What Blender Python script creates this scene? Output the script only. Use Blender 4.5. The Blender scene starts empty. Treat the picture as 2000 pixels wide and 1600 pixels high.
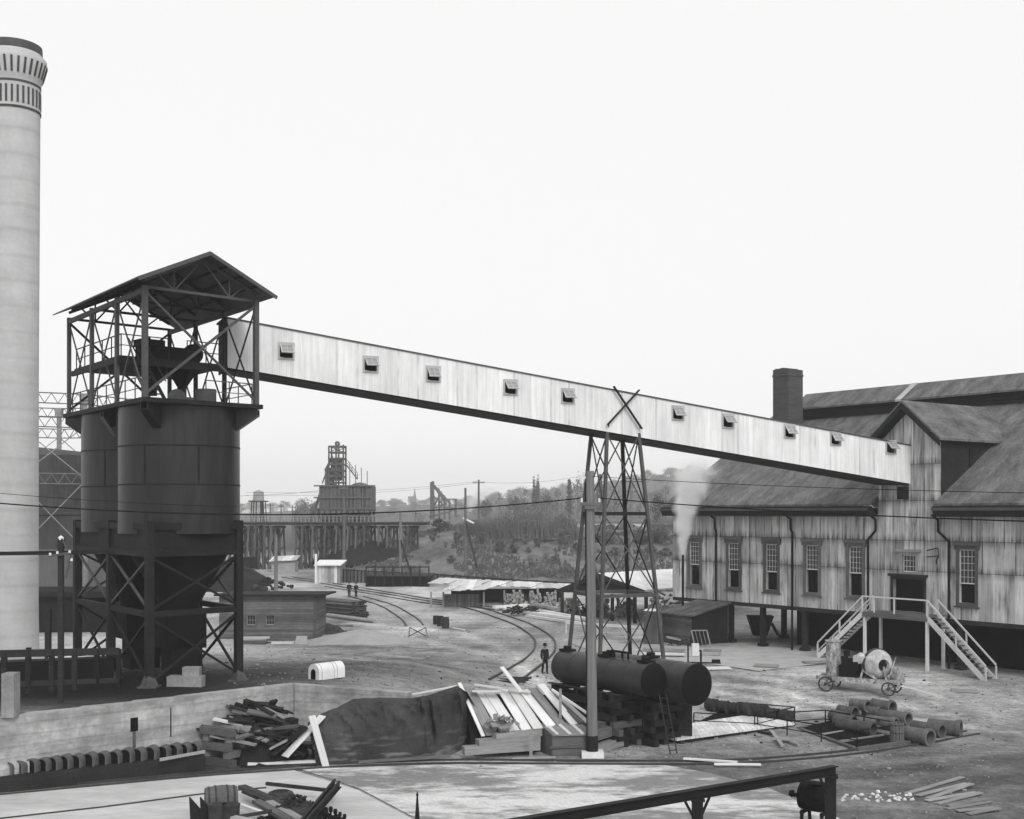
import bpy, math, random
from mathutils import Vector, Matrix, noise
R_ = random.Random(7)
sc = bpy.context.scene
COL = sc.collection
F, H = 2400.0, 9.6          # focal length in photo pixels, eye height above the yard
PI = math.pi
D = Vector((.587, -.81, 0)).normalized()   # the works' two building directions
NN = Vector((-D.y, D.x, 0))
UP = Vector((0, 0, 1))

def sst(a, b, x):
    t = max(0., min(1., (x - a) / (b - a)))
    return t * t * (3 - 2 * t)

# ------------------------------------------------------------------ terrain
WA, WC, WE = (-26., 40.5), (-9.88, 55.5), (-4.5, 54.0)
def wall_line(x):
    if x <= WC[0]: return WC[1] + (x - WC[0]) * (WC[1] - WA[1]) / (WC[0] - WA[0])
    if x <= WE[0]: return WC[1] + (x - WC[0]) * (WE[1] - WC[1]) / (WE[0] - WC[0])
    return WE[1]
def hgt(x, y):
    base = -1 + sst(56, 76, y)
    up = 1.85 - .35 * sst(52, 62, y) - 1.5 * sst(62, 88, y)
    mask = 1 - sst(-8, 3, x)
    w = .12 + 5 * sst(WE[0], WE[0] + 2, x)
    mask *= max(0., min(1., (y - wall_line(x)) / w + .5 if x < WE[0] else (y - wall_line(x)) / w))
    z = base + (max(up, base) - base) * mask
    z += 7 * sst(167, 245, y) * sst(-36, -10, x)
    z += (19 + 36 * sst(20, 280, x) - 13 * (1 - sst(-400, -60, x))) * sst(560, 1500, y)
    return z
def P(px, py, Y):
    return Vector(((px - 1000) / F * Y, Y, H - (py - 1000) / F * Y))
def G(px, py, y0=38, y1=900):
    Y = y0; k = (py - 1000) / F; kx = (px - 1000) / F
    while Y < y1:
        if H - k * Y <= hgt(kx * Y, Y): break
        Y += .1 if Y < 120 else .5
    return Vector((kx * Y, Y, hgt(kx * Y, Y)))
def on(x, y, dz=0): return Vector((x, y, hgt(x, y) + dz))

# ------------------------------------------------------------------ mesh builder
OFF = {}
class MB:
    def __init__(s): s.v = []; s.f = []
    def add(s, vs, fs):
        b = len(s.v); s.v += [Vector(p) for p in vs]; s.f += [[i + b for i in f] for f in fs]; return s
    def box(s, c, sz, R=None):
        c = Vector(c); hx, hy, hz = sz[0] / 2, sz[1] / 2, sz[2] / 2
        pts = [Vector((x, y, z)) for z in (-hz, hz) for x, y in ((-hx, -hy), (hx, -hy), (hx, hy), (-hx, hy))]
        if R is not None: pts = [R @ p for p in pts]
        return s.add([c + p for p in pts], [[3, 2, 1, 0], [4, 5, 6, 7], [0, 1, 5, 4], [1, 2, 6, 5], [2, 3, 7, 6], [3, 0, 4, 7]])
    def b2(s, lo, hi):
        lo, hi = Vector(lo), Vector(hi); return s.box((lo + hi) / 2, hi - lo)
    def bar(s, p, q, w, h=None, up=None):
        p, q = Vector(p), Vector(q); h = h or w; a = q - p; L = a.length
        if L < 1e-6: return s
        a /= L; u = Vector(up) if up else (UP if abs(a.z) < .95 else Vector((0, 1, 0)))
        sd = u.cross(a).normalized(); t = a.cross(sd)
        return s.box((p + q) / 2, (L, w, h), Matrix((a, sd, t)).transposed())
    def tube(s, p, q, r, r2=None, n=10, caps=True):
        p, q = Vector(p), Vector(q); r2 = r if r2 is None else r2; a = (q - p).normalized()
        u = a.orthogonal().normalized(); w = a.cross(u)
        ring = lambda c, rr: [c + u * rr * math.cos(2 * PI * i / n) + w * rr * math.sin(2 * PI * i / n) for i in range(n)]
        fs = [[i, (i + 1) % n, n + (i + 1) % n, n + i] for i in range(n)]
        if caps: fs += [list(range(n))[::-1], list(range(n, 2 * n))]
        return s.add(ring(p, r) + ring(q, r2), fs)
    def path(s, pts, r, n=6):
        for a, b in zip(pts, pts[1:]): s.tube(a, b, r, n=n)
        return s
    def lathe(s, c, prof, n=24, M=None, a0=0, a1=2 * PI):
        c = Vector(c); full = abs(a1 - a0 - 2 * PI) < 1e-6; m = n if full else n + 1; vs = []
        for r, z in prof:
            for i in range(m):
                a = a0 + (a1 - a0) * i / n; p = Vector((r * math.cos(a), r * math.sin(a), z))
                vs.append(c + (M @ p if M else p))
        fs = []
        for k in range(len(prof) - 1):
            for i in range(n):
                j = (i + 1) % m; fs.append([k * m + i, k * m + j, (k + 1) * m + j, (k + 1) * m + i])
        return s.add(vs, fs)
    def poly(s, pts): return s.add(pts, [list(range(len(pts)))])
    def prism(s, pts, ex):
        n = len(pts); pts = [Vector(p) for p in pts]; ex = Vector(ex)
        return s.add(pts + [p + ex for p in pts], [list(range(n))[::-1], list(range(n, 2 * n))] + [[i, (i + 1) % n, n + (i + 1) % n, n + i] for i in range(n)])
    def build(s, name, mat, parent=None, smooth=False, off=None):
        me = bpy.data.meshes.new(name)
        o_ = off if off is not None else (OFF.get(parent.name, Vector()) if parent else Vector())
        me.from_pydata([v - o_ for v in s.v], [], s.f); me.update()
        me.materials.append(mat)
        if smooth:
            for p in me.polygons: p.use_smooth = True
            try: me.set_sharp_from_angle(angle=math.radians(40))
            except Exception: pass
        o = bpy.data.objects.new(name, me); COL.objects.link(o)
        if parent: o.parent = parent; OFF[o.name] = OFF.get(parent.name, Vector())
        return o

def tag(o, label=None, cat=None, group=None, kind=None):
    if label: o['label'] = label
    if cat: o['category'] = cat
    if group: o['group'] = group
    if kind: o['kind'] = kind
    return o
def thing(name, label, cat, loc, group=None, rot=None):
    o = bpy.data.objects.new(name, None); COL.objects.link(o); o.location = loc; o.empty_display_size = .3
    OFF[o.name] = Vector(loc) if rot is None else Vector()
    if rot is not None: o.rotation_euler = (0, 0, rot)
    return tag(o, label, cat, group)
def solo(mb, name, mat, label, cat, group=None, smooth=False):
    xs = [v.x for v in mb.v]; ys = [v.y for v in mb.v]; c = Vector(((min(xs) + max(xs)) / 2, (min(ys) + max(ys)) / 2, min(v.z for v in mb.v)))
    o = mb.build(name, mat, None, smooth, c); o.location = c
    return tag(o, label, cat, group)
def struct(mb, name, mat, smooth=False, kind='structure'):
    return tag(mb.build(name, mat, None, smooth), kind=kind)
def dup(root, loc, rot=None, scale=None, label=None, group=None):
    c = root.copy(); COL.objects.link(c); c.location = loc
    if rot is not None: c.rotation_euler = rot if hasattr(rot, '__len__') else (0, 0, rot)
    if scale is not None: c.scale = scale if hasattr(scale, '__len__') else (scale,) * 3
    if label: c['label'] = label
    if group: c['group'] = group
    for ch in list(root.children):
        k = ch.copy(); COL.objects.link(k); k.parent = c
        for g in list(ch.children):
            j = g.copy(); COL.objects.link(j); j.parent = k
    return c
def plank(p, q, w, t, mat, name, label, cat, group=None, roll=0, taper=0):
    """one straight timber as an object whose own X runs along the grain"""
    p, q = Vector(p), Vector(q); a = q - p; L = a.length; a /= L
    u = UP if abs(a.z) < .95 else Vector((0, 1, 0))
    sd = u.cross(a).normalized(); tt = a.cross(sd)
    M = Matrix((a, sd, tt)).transposed() @ Matrix.Rotation(roll, 3, 'X')
    mb = MB(); mb.box((L / 2, 0, 0), (L, w, t)); me_o = mb.build(name, mat)
    me_o.matrix_world = Matrix.Translation(p) @ M.to_4x4()
    return tag(me_o, label, cat, group)

# ------------------------------------------------------------------ materials
class NT:
    def __init__(s, name):
        s.mat = bpy.data.materials.new(name); s.mat.use_nodes = True; s.t = s.mat.node_tree; s.t.nodes.clear()
        s.out = s.t.nodes.new('ShaderNodeOutputMaterial'); s.b = s.t.nodes.new('ShaderNodeBsdfPrincipled')
        s.t.links.new(s.b.outputs[0], s.out.inputs[0])
        s.co = s.t.nodes.new('ShaderNodeTexCoord').outputs['Object']
    def set(s, sock, v):
        if isinstance(v, bpy.types.NodeSocket): s.t.links.new(v, sock)
        else: sock.default_value = v
    def m(s, op, a, b=0., c=0., clamp=False):
        n = s.t.nodes.new('ShaderNodeMath'); n.operation = op; n.use_clamp = clamp
        for i, x in enumerate((a, b, c)): s.set(n.inputs[i], x)
        return n.outputs[0]
    def sep(s, v=None):
        n = s.t.nodes.new('ShaderNodeSeparateXYZ'); s.set(n.inputs[0], v or s.co); return n.outputs
    def cmb(s, x, y, z):
        n = s.t.nodes.new('ShaderNodeCombineXYZ')
        for i, q in enumerate((x, y, z)): s.set(n.inputs[i], q)
        return n.outputs[0]
    def scl(s, sx, sy, sz, v=None):
        n = s.t.nodes.new('ShaderNodeMapping'); s.set(n.inputs[0], v or s.co); n.inputs['Scale'].default_value = (sx, sy, sz); return n.outputs[0]
    def noise(s, v, scale=1., det=5, rough=.6):
        n = s.t.nodes.new('ShaderNodeTexNoise'); s.set(n.inputs['Vector'], v); n.inputs['Scale'].default_value = scale
        n.inputs['Detail'].default_value = det; n.inputs['Roughness'].default_value = rough; return n.outputs[0]
    def white(s, v):
        n = s.t.nodes.new('ShaderNodeTexWhiteNoise'); n.noise_dimensions = '2D'; s.set(n.inputs['Vector'], v); return n.outputs[0]
    def rng(s, x, a, b, c, d):
        n = s.t.nodes.new('ShaderNodeMapRange'); s.set(n.inputs[0], x)
        for i, q in enumerate((a, b, c, d)): n.inputs[i + 1].default_value = q
        return n.outputs[0]
    def attr(s, nm):
        n = s.t.nodes.new('ShaderNodeAttribute'); n.attribute_name = nm; return n.outputs['Fac']
    def oi(s): return s.t.nodes.new('ShaderNodeObjectInfo').outputs['Random']
    def finish(s, val, rough=.8, metal=0., bump=None, bs=.3, bd=.02, spec=None):
        s.b.inputs['Specular IOR Level'].default_value = spec if spec is not None else (.3 if s.mat.name in ('bin_plate', 'tar_coated_tank') else .5 if 'pane' in s.mat.name or 'glass' in s.mat.name else .08)
        c = s.t.nodes.new('ShaderNodeCombineColor')
        for i in range(3): s.set(c.inputs[i], val)
        s.t.links.new(c.outputs[0], s.b.inputs['Base Color'])
        s.set(s.b.inputs['Roughness'], rough); s.b.inputs['Metallic'].default_value = metal
        if bump is not None:
            n = s.t.nodes.new('ShaderNodeBump'); n.inputs['Strength'].default_value = bs; n.inputs['Distance'].default_value = bd
            s.set(n.inputs['Height'], bump); s.t.links.new(n.outputs[0], s.b.inputs['Normal'])
        return s.mat

def basic(name, v, rough=.8, var=.3, s=(1, 1, 1), fine=7, bump=.2, bd=.02, metal=0., obj=.0):
    t = NT(name); n1 = t.noise(t.scl(*s), 1); n2 = t.noise(t.scl(*s), fine)
    x = t.m('MULTIPLY', t.rng(n1, .25, .75, v * (1 - var), v * (1 + var)), t.rng(n2, .25, .75, 1 - var * .6, 1 + var * .6))
    if obj: x = t.m('MULTIPLY', x, t.rng(t.oi(), 0, 1, 1 - obj, 1 + obj))
    return t.finish(x, rough, metal, n2, bump, bd)
def wood(name, v, var=.35, obj=.25, rough=.85):
    t = NT(name); r = t.m('MULTIPLY', t.oi(), 40.)
    vv = t.t.nodes.new('ShaderNodeVectorMath'); vv.operation = 'ADD'; t.set(vv.inputs[0], t.co); t.set(vv.inputs[1], t.cmb(r, r, r))
    n1 = t.noise(t.scl(.6, 9, 9, vv.outputs[0]), 2.2, 6); n2 = t.noise(t.scl(.5, .9, .9, vv.outputs[0]), 1.3, 3)
    x = t.m('MULTIPLY', t.rng(n1, .25, .75, v * (1 - var), v * (1 + var)), t.rng(n2, .3, .7, 1 - var * .5, 1 + var * .5))
    x = t.m('MULTIPLY', x, t.rng(t.oi(), 0, 1, 1 - obj, 1 + obj))
    return t.finish(x, rough, 0, n1, .3, .01)
def boards(name, v, axis, width, var=.25, line=.35, rough=.85):
    """boarding laid side by side along one axis, one tone per board"""
    t = NT(name); s = t.sep(); a = s[axis]; q = t.m('DIVIDE', a, width); fl = t.m('FLOOR', q); fr = t.m('FRACT', q)
    wn = t.white(t.cmb(fl, 3.7, 0)); st = [6, 6, 6]
    for k in range(3):
        if k != axis: st[k] = .7
    n1 = t.noise(t.scl(*st), 1.6, 6); n2 = t.noise(t.co, .7, 4)
    x = t.m('MULTIPLY', t.rng(wn, 0, 1, v * (1 - var), v * (1 + var)), t.rng(n1, .25, .75, .75, 1.25))
    x = t.m('MULTIPLY', x, t.rng(n2, .3, .7, .8, 1.2))
    edge = t.m('LESS_THAN', fr, .07); x = t.m('MULTIPLY', x, t.m('SUBTRACT', 1., t.m('MULTIPLY', edge, 1 - line)))
    return t.finish(x, rough, 0, t.m('SUBTRACT', n1, edge), .4, .01)
def sheeting(name, v, panel=.72, rows=(), var=.25, streak=.5, grime=.6, corr=.09, rough=.6, metal=0., dash=0.):
    """upright corrugated iron sheets: tone per sheet, run-down streaks, rust along the laps"""
    t = NT(name); s = t.sep(); fl = t.m('FLOOR', t.m('DIVIDE', s[0], panel)); fr = t.m('FRACT', t.m('DIVIDE', s[0], panel)); row = 0.
    for z in rows: row = t.m('ADD', row, t.m('GREATER_THAN', s[2], z))
    wn = t.white(t.cmb(fl, row, 0)); x = t.rng(wn, 0, 1, v * (1 - var), v * (1 + var))
    n1 = t.noise(t.scl(3.2, 3.2, .16), 1.5, 6, .65); n2 = t.noise(t.scl(1, 1, .5), .8, 5)
    x = t.m('MULTIPLY', x, t.rng(n1, .3, .68, 1 - streak, 1 + streak * .45)); x = t.m('MULTIPLY', x, t.rng(n2, .3, .68, 1 - grime * .38, 1.1))
    wn2 = t.white(t.cmb(fl, t.m('ADD', row, 9.3), 0))
    seam = t.m('MULTIPLY', t.m('LESS_THAN', fr, .1), t.m('MULTIPLY', t.m('GREATER_THAN', wn2, .3), t.rng(t.noise(t.scl(2, 2, .55), .9, 2), .4, .56, 0, 1))); x = t.m('MULTIPLY', x, t.m('SUBTRACT', 1., t.m('MULTIPLY', seam, grime * .8)))
    for z in rows:
        wob = t.m('ADD', t.m('SUBTRACT', s[2], z), t.rng(n1, .3, .7, -.18, .18)); d = t.m('ABSOLUTE', wob)
        g = t.m('MULTIPLY', t.rng(d, .02, .42, 1, 0), t.rng(n1, .3, .62, 1, .25)); n = t.m('MULTIPLY', g, grime)
        x = t.m('MULTIPLY', x, t.m('SUBTRACT', 1., t.m('MAXIMUM', n, 0.)))
        lap = t.m('LESS_THAN', t.m('ABSOLUTE', t.m('SUBTRACT', s[2], z)), .03); x = t.m('MULTIPLY', x, t.m('SUBTRACT', 1., t.m('MULTIPLY', lap, grime * .5)))
    if grime > .7:
        n5 = t.noise(t.scl(2.2, 2.2, .3), 1., 5, .6); x = t.m('MULTIPLY', x, t.rng(n5, .33, .45, .42, 1.04))
    wv = t.m('SINE', t.m('MULTIPLY', s[0], 2 * PI / corr))
    return t.finish(x, rough, metal, wv, .35, .012)
def concrete(name, v, lift=.42, con=1., line=.16):
    t = NT(name); s = t.sep(); n1 = t.noise(t.scl(.35, .35, 1.6), 1, 6, .65); n2 = t.noise(t.co, 5, 5); n3 = t.noise(t.scl(.5, .5, .25), 2.1, 4)
    fr = t.m('FRACT', t.m('DIVIDE', t.m('ADD', s[2], t.rng(n1, 0, 1, -.08, .08)), lift)); ln = t.rng(t.m('ABSOLUTE', t.m('SUBTRACT', fr, .5)), .36, .5, 0, 1)
    x = t.m('MULTIPLY', t.rng(n1, .3, .7, v * (1 - .4 * con), v * (1 + .35 * con)), t.rng(n2, .3, .7, 1 - .15 * min(1, con * 1.2), 1 + .15 * min(1, con * 1.2))); x = t.m('MULTIPLY', x, t.rng(n3, .35, .6, 1 - .22 * con, 1.05))
    x = t.m('MULTIPLY', x, t.m('SUBTRACT', 1., t.m('MULTIPLY', ln, line)))
    return t.finish(x, .9, 0, n2, .3, .02)

M = {}
M['bin'] = basic('bin_plate', .016, .34, .5, (.9, .9, .14), 4, .12)
M['steel_dark'] = basic('dark_steel', .016, .6, .3, (1, 1, 1), 6, .1)
M['steel'] = basic('grey_steel', .075, .6, .25, (1, 1, 1), 6, .1)
M['steel_soot'] = basic('sooty_steel', .009, .7, .3)
M['galv'] = sheeting('galvanised_sheet', .74, 1.1, (), .07, .2, .32, .09, .55)
M['galv2'] = sheeting('ribbed_galvanised_sheet', .6, .9, (), .04, .1, .1, .14, .55)
M['white'] = basic('dulled_white_paint', .7, .6, .12, obj=.05)
M['siding'] = sheeting('stained_iron_siding', .54, .72, (5.9, 7.8), .3, .5, .9, .09, .65)
M['tower_siding'] = sheeting('tower_iron_siding', .48, .78, (5.9, 7.8, 10.3, 12.6), .34, .68, .8, .1, .65)
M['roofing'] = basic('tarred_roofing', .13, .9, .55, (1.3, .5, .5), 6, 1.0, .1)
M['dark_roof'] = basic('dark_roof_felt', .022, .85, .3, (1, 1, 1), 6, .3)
M['brick_dark'] = basic('dark_brick', .07, .9, .25, (.7, .7, 3), 9, .4)
M['stack'] = concrete('pale_stack_concrete', .44, 1.53, .22, .12)
M['stack_mark'] = basic('stack_ring_and_slot_shade', .06, .9, .3)
M['conc'] = concrete('board_marked_concrete', .35, .42, 1.15, .2)
M['conc_plain'] = basic('plain_concrete', .4, .9, .2, (1, 1, 1), 8, .2)
M['w_light'] = wood('pale_new_timber', .62, .16, .16)
M['w_mid'] = wood('weathered_timber', .25, .3, .25)
M['w_dark'] = wood('dark_timber', .024, .4, .4)
M['w_grey'] = wood('greyed_timber', .11, .35, .25)
M['w_pole'] = basic('pole_timber', .16, .9, .3, (7, 7, .35), 3, .3)
M['tar'] = basic('pole_tar', .018, .6, .3)
M['shed_boards'] = boards('shed_boarding', .13, 2, .19)
M['shed_dark'] = boards('dark_shed_boarding', .1, 2, .17)
M['v_boards'] = boards('upright_fence_boards', .13, 0, .2)
M['v_white'] = boards('whitewashed_boards', .42, 0, .42, .55)
M['v_dark'] = boards('dark_bunker_boards', .09, 0, .9, .35)
M['deck'] = boards('deck_boards', .6, 0, .25, .15, .6)
M['black'] = basic('unlit_interior', .006, .9, .2)  # near-black colour, mostly standing in for shade inside openings
M['tank'] = basic('tar_coated_tank', .03, .4, .4, (1.2, 1.2, 1.2), 6, .15)
M['tank_end'] = basic('tarred_tank_end', .006, .6, .3)
M['tarp'] = None
M['leaf'] = basic('shrub_leaf', .11, .8, .35, (1, 1, 1), 5, 0, obj=.3)
M['leaf_hazed'] = basic('hazed_leaf', .16, .8, .35, (1, 1, 1), 5, 0, obj=.3)  # lighter leaf copy, its paleness stands in for distance haze
M['leaf_dark'] = basic('conifer_needle', .085, .8, .35, (1, 1, 1), 5, 0, obj=.3)
M['bark'] = basic('bark', .13, .9, .3)
M['stone'] = basic('white_stone', .55, .9, .2, obj=.2)
M['clay'] = basic('clay_pipe', .1, .7, .35, (1.5, 1.5, 1.5), 5, .2, obj=.35)
M['cloth'] = basic('dark_cloth', .02, .95, .3)
M['skin'] = basic('skin', .3, .7, .1)
M['iron_roof'] = sheeting('worn_roof_iron', .58, .8, (), .28, .3, .3, .1, .6)
M['bags'] = None
M['rust'] = basic('rusty_iron', .04, .8, .5, (2, 2, 2), 5, .4, obj=.3)
M['splash'] = basic('cement_splashed_iron', .3, .85, .9, (2.2, 2.2, 1.2), 4, .4)
M['wheel'] = basic('wheel_iron', .05, .7, .3)
M['glass'] = basic('window_glass', .03, .12, .2)
M['pane'] = basic('dusty_pane', .25, .3, .1)
M['frame_grey'] = basic('greyed_frame_paint', .42, .7, .15)
M['trestle'] = wood('trestle_timber', .085, .35, .3)
M['drum_paint'] = basic('pale_cement_crust', .42, .85, .45, (1.6, 1.6, 1.6), 5, .3)
M['conc_dark'] = basic('grimy_concrete', .1, .95, .3)
M['bagcloth'] = basic('dusty_bag_cloth', .27, .95, .75, (2.1, 2.1, 3.), 3, .3)
M['pipe_iron'] = basic('weathered_pipe_iron', .1, .8, .4, (2, 2, 2), 5, .2, obj=.45)
M['dust'] = basic('dusty_rubble', .24, .95, .3)
M['house'] = basic('pale_house_wall', .6, .9, .15, obj=.25)
M['house_roof'] = basic('house_roof', .1, .9, .3, obj=.3)
M['gas'] = basic('gasholder_plate', .07, .7, .3, (.6, .6, .12), 6, .1)
M['gas_base'] = basic('gasholder_tank_wall', .14, .8, .25, (.6, .6, .12), 6, .1)
M['rail'] = basic('rail_iron', .05, .55, .3)
M['coal'] = basic('coal', .015, .8, .5)
M['grass'] = basic('grass_blade', .1, .9, .4, (.3, .3, .3), 4, 0)
def _tarp():
    t = NT('tarpaulin_canvas'); n1 = t.noise(t.scl(.5, .5, .5), 1.2, 6); n2 = t.noise(t.scl(.5, .5, 2.6), 1.5, 3, .55); n3 = t.noise(t.co, 14, 4)
    x = t.m('MULTIPLY', t.rng(n1, .3, .7, .03, .065), t.rng(n3, .3, .7, .8, 1.2))
    low = t.rng(t.sep()[2], .35, 1.6, 1, 0)      # dried mud smears along the hem
    x = t.m('ADD', x, t.m('MULTIPLY', t.m('MULTIPLY', t.rng(n2, .5, .66, 0, .13), low), 1.))
    return t.finish(x, .9, 0, n3, .3, .02)
M['tarp'] = _tarp()
def _bags():
    t = NT('stacked_bags'); n = t.t.nodes.new('ShaderNodeTexBrick'); s = t.sep(); t.set(n.inputs['Vector'], t.cmb(s[0], s[2], 0.)); n.inputs['Scale'].default_value = 1
    n.inputs['Brick Width'].default_value = .55; n.inputs['Row Height'].default_value = .22; n.inputs['Mortar Size'].default_value = .03
    n.inputs['Color1'].default_value = (.45,) * 3 + (1,); n.inputs['Color2'].default_value = (.2,) * 3 + (1,); n.inputs['Mortar'].default_value = (.03,) * 3 + (1,)
    x = t.m('MULTIPLY', t.rng(t.noise(t.co, 2, 5), .3, .7, .5, 1.4), n.outputs[0])
    return t.finish(x, .9, 0, x, .5, .05)
M['bags'] = _bags()
def _ground():
    t = NT('yard_ground'); a = t.attr('tone'); n1 = t.noise(t.co, .35, 7, .65); n2 = t.noise(t.co, 2.3, 7, .7); n3 = t.noise(t.scl(.25, 2.2, 1), .5, 6, .6)
    x = t.m('MULTIPLY', a, t.rng(n1, .3, .7, .78, 1.22)); x = t.m('MULTIPLY', x, t.rng(n2, .3, .7, .62, 1.34)); x = t.m('MULTIPLY', x, t.rng(n3, .35, .65, .82, 1.16)); n4 = t.noise(t.co, 7., 4, .7); x = t.m('MULTIPLY', x, t.rng(n4, .3, .7, .74, 1.24))
    return t.finish(x, .95, 0, t.m('ADD', n2, t.m('MULTIPLY', n4, .4)), .9, .16)
M['ground'] = _ground()
def _paving():
    t = NT('worn_brick_paving'); s = t.sep(); n = t.t.nodes.new('ShaderNodeTexBrick'); rot = t.t.nodes.new('ShaderNodeMapping'); t.set(rot.inputs[0], t.co); rot.inputs['Rotation'].default_value = (0, 0, .62)
    t.set(n.inputs['Vector'], rot.outputs[0]); n.inputs['Scale'].default_value = 1; n.inputs['Brick Width'].default_value = .3; n.inputs['Row Height'].default_value = .14; n.inputs['Mortar Size'].default_value = .012
    n.inputs['Color1'].default_value = (.55,) * 3 + (1,); n.inputs['Color2'].default_value = (.48,) * 3 + (1,); n.inputs['Mortar'].default_value = (.43,) * 3 + (1,)
    n1 = t.noise(t.scl(.16, .3, 1), 1, 7, .62); n2 = t.noise(t.scl(.7, 1.6, 1), 1.5, 6, .6); n4 = t.noise(t.co, 9, 4)
    patch = t.rng(t.m('ADD', n1, t.m('MULTIPLY', n2, .55)), .7, .86, .42, 1.15)
    x = t.m('MULTIPLY', t.m('MULTIPLY', n.outputs[0], patch), t.rng(n4, .3, .7, .88, 1.12))
    return t.finish(x, .85, 0, x, .3, .03)
M['paving'] = _paving()
M['apron'] = basic('worn_apron', .47, .9, .22, (.25, .8, 1), 6, .2)

# ------------------------------------------------------------------ the ground sheet
def lin(a, b, st):
    n = max(1, round((b - a) / st)); return [a + (b - a) * i / n for i in range(n)]
def geo(a, b, n): return [a * (b / a) ** (i / n) for i in range(n)]
xs = [-x for x in reversed(geo(34, 1300, 28))]; xs = [-1300] + xs[:0] + sorted(-x for x in geo(34, 1300, 28)) + lin(-33.6, 12, .4) + lin(12, 40, .7) + geo(40, 1300, 28) + [1300]
xs = sorted(set(xs)); ys = lin(-20, 38, 4) + lin(38, 62, .3) + lin(62, 110, .6) + lin(110, 260, 2) + geo(260, 2600, 50) + [2600]
import bmesh
def segd(x, y, a, b):
    dx, dy = b.x - a.x, b.y - a.y; t = max(0, min(1, ((x - a.x) * dx + (y - a.y) * dy) / (dx * dx + dy * dy))); return math.hypot(x - a.x - t * dx, y - a.y - t * dy)
RUTS = [([G(*p) for p in l], w, a) for l, w, a in (
    (((1390, 1335), (1500, 1345), (1600, 1372), (1750, 1402), (1980, 1432)), .5, .5), (((1400, 1315), (1520, 1330), (1650, 1356), (1850, 1396)), .5, .4), (((1395, 1350), (1480, 1364), (1600, 1396)), .4, .45),
    (((640, 1236), (800, 1246), (950, 1276), (1020, 1312)), .7, .3), (((700, 1218), (900, 1236), (1010, 1278), (1035, 1330)), .7, .35), (((600, 1275), (800, 1290), (920, 1318)), .8, -.45), (((450, 1262), (640, 1262), (860, 1268)), .9, -.4),
    (((1420, 1470), (1650, 1500), (1950, 1470)), .45, .35), (((1480, 1520), (1700, 1530), (1950, 1500)), .5, .3), (((1500, 1560), (1800, 1580), (1980, 1540)), .6, .3), (((1100, 1245), (1060, 1300), (990, 1345)), 1.2, .25))]
def tone(x, y):
    n = noise.fractal(Vector((x * .09, y * .05, 1.3)), .8, 2.1, 4); n2 = noise.fractal(Vector((x * .3, y * .12, 7.7)), .8, 2.1, 4)
    v = .375 + .12 * n + .16 * n2
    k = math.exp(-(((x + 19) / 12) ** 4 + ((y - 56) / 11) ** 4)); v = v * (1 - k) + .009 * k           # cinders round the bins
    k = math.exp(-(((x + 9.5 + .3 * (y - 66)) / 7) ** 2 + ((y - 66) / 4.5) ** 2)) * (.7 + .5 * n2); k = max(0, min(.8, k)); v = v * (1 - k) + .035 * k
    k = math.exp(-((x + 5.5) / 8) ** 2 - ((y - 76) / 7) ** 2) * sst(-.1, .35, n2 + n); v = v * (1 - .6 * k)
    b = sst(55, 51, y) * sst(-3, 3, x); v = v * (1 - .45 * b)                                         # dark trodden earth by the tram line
    b = sst(66, 58, y) * sst(5, 9, x); v = v * (1 - .3 * b)
    for ln, wd, am in RUTS:
        d = min(segd(x, y, a, b) for a, b in zip(ln, ln[1:])); v *= 1 + 1.25 * am * math.exp(-(d / wd) ** 2) - .3 * abs(am) * math.exp(-((d - 2.2 * wd) / wd) ** 2)
    b = sst(160, 175, y) * sst(-40, -18, x); g = .15 + .06 * n + .07 * n2; v = v * (1 - b) + max(.03, g) * b   # grassy bank
    b = sst(190, 330, y); v = v * (1 - b) + .07 * b
    k = math.exp(-(((x + 30) / 14) ** 4 + ((y - 88) / 9) ** 4)); v = v * (1 - k) + .5 * k                # pale floor behind the stack
    return max(.012, v)
vs, fs, tn = [], [], []
for y in ys:
    for x in xs:
        z = hgt(x, y); am = .05 + .12 * sst(60, 64, y) * sst(-2, -9, x) * sst(100, 80, y) + .5 * sst(170, 200, y)
        wl = abs(y - wall_line(x)) if x < WE[0] + 1 else 9
        if wl > 1: z += am * noise.fractal(Vector((x * .45, y * .3, 0)), .9, 2.1, 3) * (.25 if y < 54 else 1)
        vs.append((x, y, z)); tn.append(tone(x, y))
nx = len(xs)
for j in range(len(ys) - 1):
    for i in range(nx - 1): fs.append([j * nx + i, j * nx + i + 1, (j + 1) * nx + i + 1, (j + 1) * nx + i])
g = MB(); g.v = [Vector(v) for v in vs]; g.f = fs
go = struct(g, 'ground', M['ground'], True)
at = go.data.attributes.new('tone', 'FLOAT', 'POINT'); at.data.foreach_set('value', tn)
def sheet(pts, name, mat, dz=.012, cuts=4, kind='structure'):
    """a flat spread (paving, apron) laid on the ground over a polygon of ground points"""
    bm = bmesh.new(); bm.faces.new([bm.verts.new((p.x, p.y, 0)) for p in pts]); bmesh.ops.triangulate(bm, faces=bm.faces[:])
    for _ in range(cuts): bmesh.ops.subdivide_edges(bm, edges=[e for e in bm.edges if e.calc_length() > 1.2], cuts=1, use_grid_fill=False); bmesh.ops.triangulate(bm, faces=[f for f in bm.faces if len(f.verts) > 3])
    for v in bm.verts: v.co.z = hgt(v.co.x, v.co.y) + dz
    me = bpy.data.meshes.new(name); bm.to_mesh(me); bm.free(); me.materials.append(mat)
    o = bpy.data.objects.new(name, me); COL.objects.link(o); return tag(o, kind=kind)
LOW = lambda px, py: Vector(((px - 1000) / F * 10.6 * F / (py - 1000), 10.6 * F / (py - 1000), -1))
sheet([LOW(-60, 1556), LOW(300, 1524), LOW(565, 1503), LOW(700, 1545), LOW(850, 1625), LOW(-200, 1640)], 'apron', M['apron'], .03)
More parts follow.
